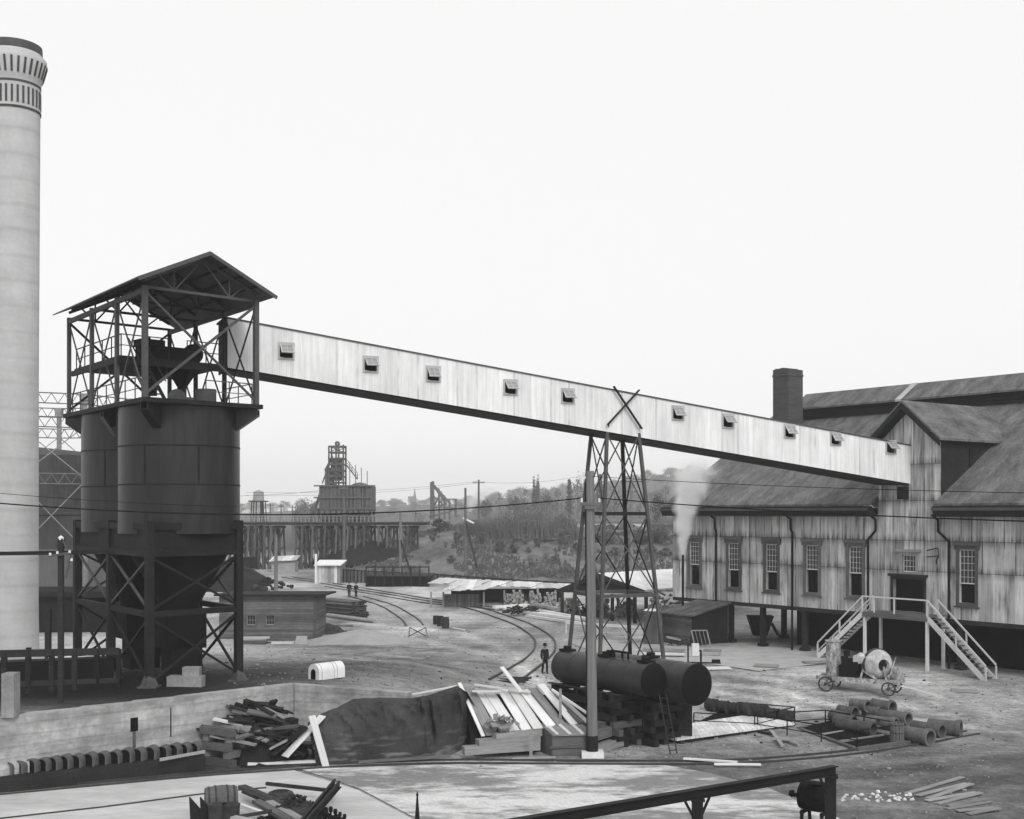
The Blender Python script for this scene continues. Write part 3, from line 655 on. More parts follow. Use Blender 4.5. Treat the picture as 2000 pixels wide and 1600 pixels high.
# understorey
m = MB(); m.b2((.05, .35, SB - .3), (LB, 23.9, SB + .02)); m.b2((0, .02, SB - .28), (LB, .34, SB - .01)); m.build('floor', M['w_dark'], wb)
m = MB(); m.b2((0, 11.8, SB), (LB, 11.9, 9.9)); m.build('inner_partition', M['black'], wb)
m = MB(); m.b2((9.6, 3.2, -.4), (LB, 3.5, SB - .3)); m.b2((9.6, 3.2, -.4), (9.9, 12, SB - .3)); m.build('basement_wall', M['black'], wb)  # black wall colour puts in the shade under the building
for t in (5.9, 9.0, 12.85, 18., 25., 31.):
    for y in (.3, 6., 12.):
        if (y > 1 and t > 9.5): continue
        m = MB(); m.b2((t - .16, y - .16, -.5), (t + .16, y + .16, SB - .28)); m.b2((t - .28, y - .28, -.5), (t + .28, y + .28, .25)); m.build('stilt', M['w_dark'], wb)
# windows
def sash_mb(a, b, c, d, nx_, nz_, y, w=.045):
    m = MB(); m.b2((a, y, c), (a + w, y + .05, d)); m.b2((b - w, y, c), (b, y + .05, d)); m.b2((a + w, y, d - w), (b - w, y + .05, d)); m.b2((a + w, y, c), (b - w, y + .05, c + w * 1.4))
    for i in range(1, nx_): x = a + (b - a) * i / nx_; m.b2((x - .01, y + .01, c + w), (x + .01, y + .04, d - w))
    for j in range(1, nz_): z = c + (d - c) * j / nz_; m.b2((a + w, y + .012, z - .01), (b - w, y + .038, z + .01))
    return m
for (t, zl), hh in zip(WT, holes):
    a, b, c, d = hh
    m = frame_mb(a, b, c, d, .2, -.07, .02); m.b2((a - .34, -.16, d + .2), (b + .34, .0, d + .42)); m.b2((a - .3, -.12, d - .05), (a - .2, 0, d + .2)); m.b2((b + .2, -.12, d - .05), (b + .3, 0, d + .2)); m.b2((a - .3, -.14, c - .3), (b + .3, 0, c - .2))
    fo = m.build('window', M['w_grey'], wb)
    sash_mb(a + .02, b - .02, zl, d - .04, 4, 5, .08).build('sash', M['white'], fo)
    m = MB(); m.b2((a + .03, .1, zl + .02), (b - .03, .11, d - .05)); m.build('pane', M['glass'], fo)
    m = MB(); m.b2((a + .01, .26, c), (b - .01, .29, zl + .02 if t > 3 else zl - .4)); m.build('dark_opening', M['black'], fo)  # black panel stands in for the unlit room behind the sash
a, b, c, d = sw_
m = frame_mb(a, b, c, d, .18, -.09, .0); m.b2((a - .4, -.18, d + .18), (b + .4, -.02, d + .34)); fo = m.build('window', M['w_mid'], wb)
sash_mb(a + .02, b - .02, c + .02, d - .02, 4, 3, .06).build('sash', M['white'], fo); m = MB(); m.b2((a + .02, .09, c + .02), (b - .02, .1, d - .02)); m.build('pane', M['glass'], fo)
a, b, c, d = door
m = frame_mb(a, b, c, d, .16, -.09, 0); m.b2((a - .3, -.2, d + .16), (b + .3, -.02, d + .32)); fo = m.build('doorway', M['w_dark'], wb); m = MB(); m.b2((a, .27, c), (b, .3, d)); m.build('dark_opening', M['black'], fo)  # black panel paints the dark of the open doorway
for px, lean in ((1400, -.12), (1549, -.14), (1697, .6), (1855, -.75)):
    t = tpx(px); m = MB()
    m.path([(t + lean, -.7, 9.4), (t + lean, -.12, 9.1), (t + lean, -.1, 8.4), (t, -.1, 7.8 if abs(lean) > .3 else 8.15), (t, -.1, -.3 if px > 1500 else 3.0)], .075, 8); m.build('downpipe', M['steel_soot'], wb, True)
t = tpx(1831); m = MB(); m.path([(t - .7, -.1, 7.2), (t + .25, -.3, 7.4), (t + .3, -.3, 6.9), (t - .7, -.1, 6.8)], .03); m.path([(t + .3, -.3, 6.9), (t + .15, -.35, 6.6), (t + .22, -.4, 6.4)], .04); m.build('lamp_bracket', M['steel_soot'], wb)
# outside stair
st = thing('outside_staircase', 'pale timber double staircase rising to the works doorway', 'staircase', A + D * 22 - NN * 1.2, rot=math.atan2(D.y, D.x)); so = Vector((22, -1.2, 0))
def sb(m, name, mat, par=st): return m.build(name, mat, par, off=so)
t1, t2 = 19.5, 24.3; zl = 3.28
m = MB(); m.b2((t1, -2.0, zl - .08), (t2, -.12, zl)); m.b2((t1, -2.06, zl - .3), (t2, -2.0, zl - .01)); sb(m, 'landing', M['w_grey'])
for t, y in ((t1 + .1, -1.9), (t2 - .1, -1.9), (t1 + .1, -.3), (t2 - .1, -.3)):
    m = MB(); m.b2((t - .08, y - .08, -.3), (t + .08, y + .08, zl - .08)); sb(m, 'post', M['w_light'])
for sg, te, tb in ((-1, t1, t1 - 3.6), (1, t2, t2 + 3.9)):
    zg_ = -.05 if sg < 0 else -.35
    fl_ = MB()
    for y in (-2.0, -1.0): fl_.bar((te, y, zl - .12), (tb, y, zg_ + .12), .07, .3)
    f_o = sb(fl_, 'stair_flight', M['w_light'])
    m = MB(); n = 15
    for k in range(n): q = (k + .7) / n; m.box((te + (tb - te) * q, -1.5, zl + (zg_ - zl) * q), (.28, .94, .04))
    sb(m, 'tread', M['w_grey'], f_o)
    m = MB()
    for y in (-2.02, -.98):
        m.bar((te, y, zl + .95), (tb, y, zg_ + 1.05), .07, .09)
        if sg < 0 : m.bar((te, y, zl + .35), (tb, y, zg_ + .5), .04, .06)
        for q in (0, .5, 1): m.bar((te + (tb - te) * q, y, zl + (zg_ - zl) * q - .1), (te + (tb - te) * q, y, zl + (zg_ - zl) * q + 1.0), .08)
    sb(m, 'handrail', M['w_light'])
m = MB(); m.bar((t1, -2.02, zl + .98), (t2, -2.02, zl + .98), .07, .09)
for t in (t1 + .9, (t1 + t2) / 2, t2 - .05): m.bar((t, -2.02, zl), (t, -2.02, zl + .95), .07)
m.bar((t1 + .1, -2.02, zl + .1), (t1 + .9, -2.02, zl + .95), .05); sb(m, 'landing_railing', M['w_light'])

# ------------------------------------------------------------------ lean-to with stove pipe
lt = thing('lean_to_shed', 'low lean-to shed with sloping felt roof against the works stilts', 'shed', A + D * 4.3 - NN * 2, rot=math.atan2(D.y, D.x)); so2 = Vector((4.3, -2, 0))
m = MB(); m.prism([(2.6, -3.9, 2.12), (6.2, -3.9, 2.12), (6.2, .0, 2.9), (2.6, .0, 2.9)], Vector((0, 0, .1))); m.build('roof', M['roofing'], lt, off=so2)
m = MB(); m.b2((2.8, -3.7, -.2), (5.9, -3.6, 2.12)); m.build('front_wall', M['shed_dark'], lt, off=so2)
m = MB(); m.prism([(5.9, -3.7, -.2), (5.9, -.05, -.2), (5.9, -.05, 2.85), (5.9, -3.7, 2.12)], Vector((-.08, 0, 0))); m.prism([(2.8, -3.6, -.2), (2.8, -.05, -.2), (2.8, -.05, 2.85), (2.8, -3.6, 2.12)], Vector((.08, 0, 0))); m.build('side_wall', M['w_dark'], lt, off=so2)
tS = 3.0; m = MB(); m.tube((tS, -1.8, 2.5), (tS, -1.8, 6.4), .085, n=10); m.build('stove_pipe', M['steel_soot'], lt, off=so2)
PIPE = A + D * tS - NN * 1.8 + UP * 6.4
# ------------------------------------------------------------------ horizontal tanks
TE1 = P(1277, 1330, 54.); TE1.z = 2.2; TE2 = P(1361, 1338, 54.3); TE2.z = 1.96
def tank(name, label, E, L, r, vent):
    o = thing(name, label, 'tank', E - D * L / 2 - UP * r)
    B = E - D * L; m = MB(); m.tube(E - D * .02, B + D * .02, r, n=48, caps=False); sh = m.build('shell', M['tank'], o, True)
    m = MB()
    for q in (.02, .2, .4, .6, .8, .98): c = E + (B - E) * q; m.tube(c - D * .05, c + D * .05, r + .012, n=48)
    m.build('hoop_seam', M['tank'], sh, True)
    for c, s in ((E, 1), (B, -1)):
        Mz = Matrix((NN, UP, D * s)).transposed(); m = MB(); m.lathe(c, [(r, 0), (r * .9, .05), (r * .55, .13), (0.01, .17)], 40, Mz); m.build('end_plate', M['tank_end'], o, True)
    m = MB()
    for q in vent: c = E + (B - E) * q + UP * r; m.box(c + UP * .03, (.7, .5, .1), Matrix.Rotation(math.atan2(D.y, D.x), 3, 'Z')); m.tube(c, c + UP * .22, .2, n=12); m.build('manhole', M['steel_soot'], o); m = MB()
    return o
t_a = tank('oil_tank', 'long dark oil tank on stacked timbers, ladder and valves near its front end', TE1, 6.4, .754, (.08, .5, .95))
m = MB(); c = TE1 - D * 2.7 + UP * .76
for i in range(3): b = c - D * (.2 * i) ; m.tube(b, b + UP * .3, .07, n=8)
p = TE1 - D * 2.9 + UP * .85; m.path([p, p + UP * .2, p + D * 1.2 + UP * .2, p + D * 1.2 - UP * .15], .05, 8); m.path([p + D * .8 + UP * .2, p + D * .8 - UP * .1], .05, 8)
m.build('valve_pipe', M['steel_soot'], t_a)
t_b = tank('oil_tank', 'thicker dark oil tank with a wide black end, right of the longer one', TE2, 6.0, .93, (.5,))
def crib(label, c, L, W, z0, z1, lay, wide=.3):
    """stack of squared timbers laid crosswise"""
    o = thing('timber_crib', label, 'timber crib', c + UP * z0); z = z0; k = 0
    while z < z1 - .05:
        t_ = min(wide, z1 - z)
        if k % 2 == 0:
            for s in (-.5, 0, .5) if W > 1.2 else (-.5, .5): q = c + NN * W * s; e = D * (L / 2 + R_.uniform(-.2, .3)); m = MB(); m.bar(q - e + UP * (z + t_ / 2), q + e + UP * (z + t_ / 2), .26, t_ - .02); m.build('timber', M['w_grey'] if R_.random() < .1 else M['w_dark'], o)
        else:
            for s in (-.46, -.1, .28, .46): q = c + D * L * s; e = NN * (W / 2 + R_.uniform(0, .25)); m = MB(); m.bar(q - e + UP * (z + t_ / 2), q + e + UP * (z + t_ / 2), .26, t_ - .02); m.build('timber', M['w_grey'] if R_.random() < .1 else M['w_dark'], o)
        z += t_; k += 1
    return o
c = TE1 - D * 4.0; crib('crosswise timber stack under the longer oil tank', Vector((c.x, c.y, 0)), 4.8, 1.5, -1., 1.46, 8)
c = TE2 - D * 3.6; crib('dark timber stack under the thicker oil tank', Vector((c.x, c.y, 0)), 3.6, 1.5, -1., 1.03, 8)
m = MB(); p, q = P(1235, 1000, 57.2), P(1352, 1000, 56.4); m.add([Vector((p.x, p.y, -1)), Vector((q.x, q.y, -1)), Vector((q.x, q.y, .95)), Vector((p.x, p.y, 1.2)), Vector((p.x, p.y + .3, -1)), Vector((q.x, q.y + .3, -1)), Vector((q.x, q.y + .3, .95)), Vector((p.x, p.y + .3, 1.2))], [[0, 1, 2, 3], [7, 6, 5, 4], [3, 2, 6, 7], [1, 5, 6, 2], [0, 3, 7, 4]]); solo(m, 'plank_bulkhead', M['w_dark'], 'black plank bulkhead in the shade under the two oil tanks', 'bulkhead')
m = MB(); p = TE1 + D * .35 - UP * .6; q = p + D * .7 - UP * 2.5
for o_ in (NN * .0, NN * .4): m.bar(p + o_, q + o_, .05)
for k in range(8): b = p + (q - p) * (k + .5) / 8; m.bar(b, b + NN * .4, .035)
solo(m, 'ladder', M['w_dark'], 'dark ladder leaning against the near end of the longer oil tank', 'ladder')

# ------------------------------------------------------------------ near utility pole and wires
pb = LOW(1157, 1478); pole = thing('utility_pole', 'stout round utility pole with tarred foot in a white block, in front of the tanks', 'utility pole', pb)
pt = P(1152, 920, pb.y - .15)
m = MB(); q = pb + (pt - pb) * .075; m.tube(q, pt, .235, .185, n=18); m.build('shaft', M['w_pole'], pole, True)
m = MB(); m.tube(pb, q, .26, .25, n=18); m.build('tarred_foot', M['tar'], pole, True)
m = MB(); m.box(pb + UP * .1, (.95, .8, .3)); m.build('footing', M['white'], pole)
cw = pb + (pt - pb) * .885
m = MB(); m.box(cw - Vector((0, .24, 0)), (.9, .12, .14)); m.box(cw - Vector((0, .24, .16)), (.5, .1, .14)); m.build('crossarm', M['w_grey'], pole)
m = MB()
for dx in (-.38, .38): m.tube(cw + Vector((dx, -.24, .07)), cw + Vector((dx, -.24, .25)), .05, n=8)
p = pb + (pt - pb) * .985; m.box(p + Vector((-.28, 0, -.1)), (.3, .1, .08)); m.tube(p + Vector((-.4, 0, -.3)), p + Vector((-.4, 0, 0)), .05, n=8); m.tube(p + Vector((-.28, 0, -.1)), p + Vector((-.28, 0, .12)), .04, n=8)
m.build('insulator', M['white'], pole, True)
m = MB(); m.path([pb + Vector((-.24, -.1, .2)), pt + Vector((-.2, -.05, -.5))], .025); m.build('conduit', M['steel_soot'], pole)
def wire(pts, r, label, name='overhead_wire'):
    m = MB(); m.path(pts, r, 5); return solo(m, name, M['steel_soot'], label, 'wire')
def sag(p, q, s, n=24): return [p + (q - p) * i / n - UP * s * 4 * (i / n) * (1 - i / n) for i in range(n + 1)]
wpl = cw + Vector((-.38, -.24, .25)); wpr = cw + Vector((.38, -.24, .25))
wl = P(-60, 978, 47.); wire(sag(wl, wpl, .62), .027, 'thick cable sagging from the pole across the bins to the left edge')
wr = P(2060, 1020, 40.); wire(sag(wpr, wr, .12), .024, 'thick cable from the pole across the works front to the right edge')
wire(sag(P(1146, 930, pb.y), P(2060, 964, 36.), .1), .012, 'thin upper wire from the pole top to the right edge')
wire(sag(P(-60, 958, 50.), P(463, 990, 52.), .1), .012, 'thin wire across the dark bins above the thick cable')

# ------------------------------------------------------------------ timber deck of boards, bin and tarpaulin heap
c0 = LOW(905, 1472); 
LB_ = [((905, 1448), (1055, 1436), .28), ((905, 1466), (1010, 1456), .3), ((940, 1449), (1040, 1443), .26)]
ZD = .12
for i, (p, q, w) in enumerate([(P(905, 1466, 52.6), P(1052, 1456, 53.6), .34), (P(932, 1452, 52.9), P(1052, 1441, 53.9), .32), (P(965, 1440, 53.2), P(1054, 1428, 54.2), .34)]):
    plank(p, q, .5, w, M['w_mid'], 'squared_timber', ('longest squared timber at the bottom under the pale boards', 'middle squared timber under the pale boards', 'uppermost squared timber right under the pale board ends')[i], 'timber')
m = MB(); p = P(1037, 1480, 52.6); m.b2((p.x - .07, p.y - .05, -1), (p.x + .07, p.y + .05, .2)); solo(m, 'stake', M['w_mid'], 'upright stake holding the timbers beside the lidded bin', 'stake')
m = MB(); m.prism([P(905, 1490, 53.2) , P(1050, 1488, 53.4), P(1060, 1400, 56), P(930, 1400, 56)], UP * .02)
m = MB(); a_, b_, c_, d_ = P(925, 1462, 53.4), P(1060, 1450, 54.2), P(1080, 1352, 56.6), P(905, 1350, 55.8)
for q in (a_, b_, c_, d_): q.z -= .12
lo = lambda v: Vector((v.x, v.y, -1.2))
m.add([a_, b_, c_, d_, lo(a_), lo(b_), lo(c_), lo(d_)], [[0, 1, 2, 3], [4, 5, 1, 0], [5, 6, 2, 1], [6, 7, 3, 2], [7, 4, 0, 3]]); solo(m, 'timber_stack', M['w_dark'], 'dark timber stack hidden under the sloping pale boards', 'timber stack')
BD = [((897, 1336), (944, 1440), .17, 'w_light'), ((913, 1344), (962, 1438), .56, 'w_mid'), ((938, 1352), (986, 1432), .42, 'w_light'), ((955, 1352), (1006, 1430), .5, 'w_light'), ((981, 1347), (1030, 1428), .5, 'w_light'),
      ((1002, 1348), (1052, 1424), .5, 'w_light'), ((1022, 1349), (1078, 1420), .52, 'w_light'), ((1040, 1344), (1100, 1420), .46, 'w_mid'), ((1056, 1337), (1122, 1416), .42, 'w_light'), ((1068, 1349), (1136, 1414), .3, 'w_grey'), ((1082, 1352), (1150, 1414), .26, 'w_mid')]
for i, (p, q, w, mt) in enumerate(BD):
    zt, zb = 55.6 + i * .06, 53.3 + i * .11
    plank(P(*p, zt) + UP * R_.uniform(0, .05), P(*q, zb) + UP * R_.uniform(.0, .05), w, .05, M[mt], 'board', ('wide ' if w > .53 else 'narrow ' if w < .2 else '') + ('pale' if mt == 'w_light' else 'grey') + ' board of the sloping deck, number %s from the tarpaulin' % ('one two three four five six seven eight nine ten eleven'.split()[i]), 'board', 'sloping boards on the timber stack')
for nm, p, q, w, t_, mt, lb in (('board', P(980, 1303, 55.2), P(1018, 1352, 54.4), .24, .05, 'w_light', 'pale plank sticking up above the top of the sloping boards'),
      ('board', P(926, 1337, 55.3), P(1036, 1351, 55.6), .26, .05, 'w_light', 'upper pale plank lying across the board tops'), ('board', P(922, 1350, 55.1), P(978, 1350, 55.2), .4, .04, 'w_light', 'short pale plank lying across the board tops beside the tarpaulin'),
      ('pole', P(1078, 1347, 55.5), P(1160, 1402, 53.6), .09, .09, 'w_light', 'slender pale rod lying from the boards to the utility pole'), ('board', P(775, 1362, 54.3), P(893, 1340, 54.7), .16, .06, 'w_light', 'long thin pale batten along the tarpaulin top'),
      ('board', P(609, 1398, 51.5), LOW(637, 1499), .36, .05, 'w_light', 'pale plank standing propped at the left end of the tarpaulin'), ('board', P(630, 1398, 52.2), P(556, 1478, 51.0), .5, .04, 'white', 'wide white board leaning behind the propped plank'),
      ('board', P(484, 1492, 51.2), P(617, 1487, 51.6), .22, .1, 'white', 'long white board lying at the foot of the scrap heap'), ('board', P(470, 1500, 51.0), P(620, 1495, 51.3), .3, .12, 'w_dark', 'long dark board lying at the foot of the scrap heap'),
      ('board', P(700, 1488, 51.8), P(880, 1477, 52.4), .2, .1, 'w_grey', 'long grey board holding down the tarpaulin hem'), ('board', P(1000, 1482, 52.4), P(1085, 1479, 52.6), .18, .05, 'w_mid', 'thin board lying on the ground before the lidded bin')):
    plank(p, q, w, t_, M[mt], nm, lb, nm)
# bundled rag on boards
m = MB(); c = P(978, 1420, 53.4)
for i in range(60):
    p = c + Vector((R_.gauss(0, .26), R_.gauss(0, .2), abs(R_.gauss(0, .17)))); a = Vector((R_.gauss(0, 1), R_.gauss(0, 1), R_.gauss(0, .6))).normalized(); b = a.orthogonal() ; m.add([p - a * .2, p + b * .13, p + a * .2, p - b * .12 + UP * .05], [[0, 1, 2, 3]])
solo(m, 'brushwood', M['w_mid'], 'crumpled bundle of dry brushwood on the pale boards', 'brushwood')
# lidded bin
bn = LOW(1079, 1478); dx = Vector((1, .12, 0)).normalized(); dy = Vector((-.42, .9, 0)).normalized()
bo = thing('lidded_bin', 'wooden bin with a sloping battened lid beside the utility pole', 'bin', bn)
W_, L_, zf, zbk = 1.72, 1.15, .88, 1.2
m = MB(); f0, f1, r0, r1 = bn, bn + dx * W_, bn + dy * L_, bn + dx * W_ + dy * L_
m.add([f0, f1, r1, r0, f0 + UP * zf, f1 + UP * zf, r1 + UP * zbk, r0 + UP * zbk], [[3, 2, 1, 0], [0, 1, 5, 4], [1, 2, 6, 5], [2, 3, 7, 6], [3, 0, 4, 7]]); m.build('case', M['w_grey'], bo)
m = MB(); e = -dy * .1; m.prism([f0 + UP * (zf + .02) + e - dx * .04, f1 + UP * (zf + .02) + e + dx * .05, r1 + UP * (zbk + .02) + dx * .05, r0 + UP * (zbk + .02) - dx * .04], UP * .06); ld = m.build('lid', M['w_mid'], bo)
m = MB()
for q in (.1, .42, .75): a = f0 + dx * W_ * q + UP * (zf + .1) + e; m.bar(a, a + dy * (L_ + .1) + UP * (zbk - zf), .16, .04)
m.build('lid_batten', M['w_light'], ld)
m = MB(); m.bar(f0 + UP * .42 - dx * .12 - dy * .04, f1 + UP * .42 - dy * .04, .08, .1); m.build('batten', M['w_grey'], bo)
m = MB(); p = bn + dx * .95 + dy * 1.3; m.b2((p.x - .06, p.y - .05, .2), (p.x + .06, p.y + .05, 1.75)); solo(m, 'stake', M['w_mid'], 'short stake standing up behind the lidded bin', 'stake')
for i, (p, q) in enumerate(((P(1150, 1468, 54), P(1212, 1447, 55.4)), (P(1150, 1440, 54.2), P(1212, 1422, 55.6)), (P(1165, 1420, 55), P(1190, 1415, 56)))):
    plank(p, q, .4, .4, M['w_mid'] if i == 0 else M['w_grey'], 'squared_timber', ('lowest squared timber behind the foot of the utility pole', 'middle squared timber behind the foot of the utility pole', 'topmost short timber behind the foot of the utility pole')[i], 'timber')
# tarpaulin draped heap
def tarp():
    top = [(600, 1412), (622, 1396), (655, 1383), (690, 1365), (740, 1363), (800, 1364), (835, 1358), (862, 1349), (893, 1340), (912, 1352), (928, 1380)]
    bot = [(618, 1498), (650, 1497), (690, 1495), (730, 1492), (770, 1490), (810, 1487), (845, 1483), (875, 1478), (905, 1470), (925, 1456), (938, 1440)]
    nu, nv = 80, 36; m = MB(); vs = []
    def it(L, u):
        x = u * (len(L) - 1); i = min(int(x), len(L) - 2); f = x - i; return L[i][0] + (L[i + 1][0] - L[i][0]) * f, L[i][1] + (L[i + 1][1] - L[i][1]) * f
    for i in range(nu + 1):
        u = i / nu; bx, by = it(bot, u); tx, ty = it(top, u); Bp = LOW(bx, min(by, 1500) - 3); Tp = P(tx, ty, 52.6 + 2. * sst(.55, .85, u))
        for j in range(nv + 1):
            v = j / nv
            if v <= .7:
                w = v / .7; p = Bp + (Tp - Bp) * w; p.z += (Tp.z - Bp.z) * .22 * math.sin(PI * w) ** 1 ; p.y -= .12 * math.sin(PI * w)
            else:
                w = (v - .7) / .3; p = Tp + Vector((0, 1.3 * w, -(Tp.z + 1.1) * w * w))
            f = noise.fractal(Vector((u * 9, v * 3.2, 4)), .8, 2, 4); r1_ = 1 - abs(noise.noise(Vector((u * 13 + v * 3, v * 3.5 - u * 2, 9.)))) * 2
            k = math.exp(-((u - .56 - .05 * math.sin(v * 6)) / .05) ** 2)
            e = math.sin(PI * min(1, v / .7)) if v < .7 else 0
            fo_ = math.sin(u * 30 + 2.5 * v + 2 * noise.noise(Vector((u * 4, v * 2, 1)))) * max(0, .25 + noise.noise(Vector((u * 3, v, 6)))); r2_ = max(0, 1 - abs(noise.noise(Vector((u * 22 - v * 5, v * 5 + u * 3, 2.)))) * 5); p.y -= e * (.16 * f + .16 * max(0, r1_) ** 2 + .3 * fo_ + .12 * r2_ + .28 * k * math.sin(u * 110 + v * 3)); p.z += (e + .25 * (v > .45)) * (.1 * f + .05 * r2_) + e * .1 * fo_
            vs.append(p)
    fs = [[i * (nv + 1) + j, (i + 1) * (nv + 1) + j, (i + 1) * (nv + 1) + j + 1, i * (nv + 1) + j + 1] for i in range(nu) for j in range(nv)]
    m.add(vs, fs); return m
solo(tarp(), 'tarpaulin', M['tarp'], 'large dark wrinkled tarpaulin draped over a heap by the wall', 'tarpaulin', smooth=True)

# ------------------------------------------------------------------ arched castings on the long trough
tA, tB = LOW(10, 1549), LOW(401, 1505); td = (tB - tA).normalized(); tn_ = Vector((-td.y, td.x, 0))
tr = thing('long_trough', 'long dark plank trough carrying the row of arched castings', 'trough', (tA + tB) / 2)
m = MB(); q = tA - td * 1.5; m.add([q, tB, tB + tn_ * .95, q + tn_ * .95, q + UP * .62, tB + UP * .62, tB + UP * .62 + tn_ * .95, q + UP * .62 + tn_ * .95], [[0, 1, 5, 4], [1, 2, 6, 5], [2, 3, 7, 6], [4, 5, 6, 7]]); m.build('side_board', M['w_dark'], tr)
m = MB(); m.bar(P(312, 1484, tB.y - 1.4), P(400, 1468, tB.y), .06, .12); m.build('edge_board', M['w_mid'], tr)
AX = [(20, 1496), (42, 1493), (67, 1490), (90, 1488), (111, 1486), (132, 1485), (155, 1481), (181, 1478), (206, 1475), (230, 1472), (253, 1470), (277, 1469), (301, 1468), (326, 1466), (347, 1464), (367, 1461), (387, 1458)]
def arch_mb():
    m = MB(); n = 12; ro, ri, wd, lg_ = .25, .205, .42, .27; vs = []
    prof = [(ro, -lg_)] + [(ro * math.cos(PI * i / n), ro * math.sin(PI * i / n)) for i in range(n + 1)] + [(-ro, -lg_)]; prf = [(ri, -lg_)] + [(ri * math.cos(PI * i / n), ri * math.sin(PI * i / n)) for i in range(n + 1)] + [(-ri, -lg_)]
    K = len(prof)
    for y in (-wd / 2, wd / 2): vs += [Vector((x, y, z + lg_)) for x, z in prof] + [Vector((x, y, z + lg_)) for x, z in prf]
    fs = []
    for i in range(K - 1): fs += [[i, i + 1, 2 * K + i + 1, 2 * K + i], [K + i + 1, K + i, 3 * K + i, 3 * K + i + 1], [i + 1, i, K + i, K + i + 1], [2 * K + i, 2 * K + i + 1, 3 * K + i + 1, 3 * K + i]]
    m.add(vs, fs); q = MB(); q.prism([(x, -.12, z + lg_) for x, z in prf], (0, .05, 0)); return m, q
ORD = 'first second third fourth fifth sixth seventh eighth ninth tenth eleventh twelfth thirteenth fourteenth fifteenth sixteenth seventeenth'.split()
proto = None
for i, (px, py) in enumerate(AX):
    k = (px - 1000) / F; s = (k * tA.y - tA.x) / (td.x - k * td.y); b = tA + td * s + tn_ * .38 + UP * .63
    lab = '%s arched casting from the left, standing on the long dark trough' % ORD[i]
    if proto is None:
        proto = thing('arched_casting', lab, 'casting', b, 'arched castings on the trough', rot=-.2); q1_, q2_ = arch_mb(); q1_.build('shell', M['conc_dark'], proto); q2_.build('dark_opening', M['black'], proto)  # black panel inside the shell stands in for its shade
    else: dup(proto, b, -.2 + R_.uniform(-.08, .08), R_.uniform(.95, 1.06), lab)

# ------------------------------------------------------------------ timber crib and scrap heap by the wall
cc = LOW(440, 1498) + Vector((0, .9, 0))
o = thing('timber_crib', 'crib of short weathered timbers left of the scrap heap', 'timber crib', cc)
for k in range(5):
    for s in (-.5, .1, .55) if k % 2 == 0 else (-.45, .35):
        ax, ay = (Vector((.85, -.5, 0)), Vector((.5, .85, 0))); q = cc + (ay if k % 2 == 0 else ax) * s * 1.5 + UP * (.16 + .32 * k); e = (ax if k % 2 == 0 else ay) * (.8 + R_.uniform(-.1, .15)); m = MB(); m.bar(q - e, q + e, .3, .3); m.build('timber', M['w_grey'] if R_.random() < .5 else M['w_mid'], o)
hc = LOW(505, 1497) + Vector((0, 1.6, 0)); first = None
m = MB()
for i in range(90):
    a = R_.uniform(0, 2 * PI); r = R_.random() ** .5; p = hc + Vector((r * math.cos(a) * 1.7, r * math.sin(a) * 1.1, 0)); top = 2.5 * (1 - r ** 2) * R_.uniform(.6, 1) 
    m.box(p + UP * (.25 + top * R_.random()), (R_.uniform(.3, .7), R_.uniform(.1, .4), R_.uniform(.08, .3)), Matrix.Rotation(R_.uniform(0, 3), 3, 'Z') @ Matrix.Rotation(R_.gauss(0, .5), 3, 'X'))
m.lathe(hc, [(1.7, 0), (1.3, .9), (.8, 1.5), (.02, 1.75)], 12)
tag(solo(m, 'scrap_heap', M['w_dark'], 'heap of dark broken timber against the retaining wall', 'scrap heap'))
for i in range(74):
    r = R_.uniform(.2, 1.6); a = R_.uniform(0, 2 * PI); p = hc + Vector((r * math.cos(a) * 1.15 - .2, r * math.sin(a) * .8 - .3, .3 + 2.0 * max(0, 1 - (r / 1.8) ** 2) * R_.uniform(.55, 1.1)))
    an = R_.choice((-.45, -.3, -.6, .9, .2)) + R_.gauss(0, .25); L = R_.uniform(.7, 2.3); dv = Vector((math.cos(an), math.sin(an) * .6, R_.gauss(-.12, .18))).normalized(); mt = R_.choice(('w_dark', 'w_dark', 'w_dark', 'w_dark', 'w_dark', 'w_grey', 'w_mid'))
    plank(p - dv * L / 2, p + dv * L / 2, R_.uniform(.12, .3), R_.uniform(.05, .12), M[mt], 'scrap_board', 'broken scrap board jumbled in the heap by the retaining wall', 'scrap board', 'scrap boards in the heap by the wall', R_.gauss(0, .3))
for i, (p, q, w) in enumerate(((P(386, 1423, 52), P(470, 1434, 51.6), .26), (P(418, 1404, 52.2), P(476, 1417, 52), .3), (P(412, 1437, 51.4), P(500, 1455, 51), .24), (P(530, 1475, 51), P(598, 1420, 51.8), .4), (P(528, 1462, 51.2), P(560, 1446, 51.2), .4))):
    plank(p, q, w, .08, M[('w_dark', 'w_light', 'w_mid', 'w_dark', 'w_mid')[i]], 'scrap_board', ('dark plank sticking out left over the timber crib', 'pale plank on top left of the scrap heap', 'grey plank lying across the timber crib top', 'dark plank propped up at the right side of the scrap heap', 'short wide plank low on the scrap heap face')[i], 'scrap board')

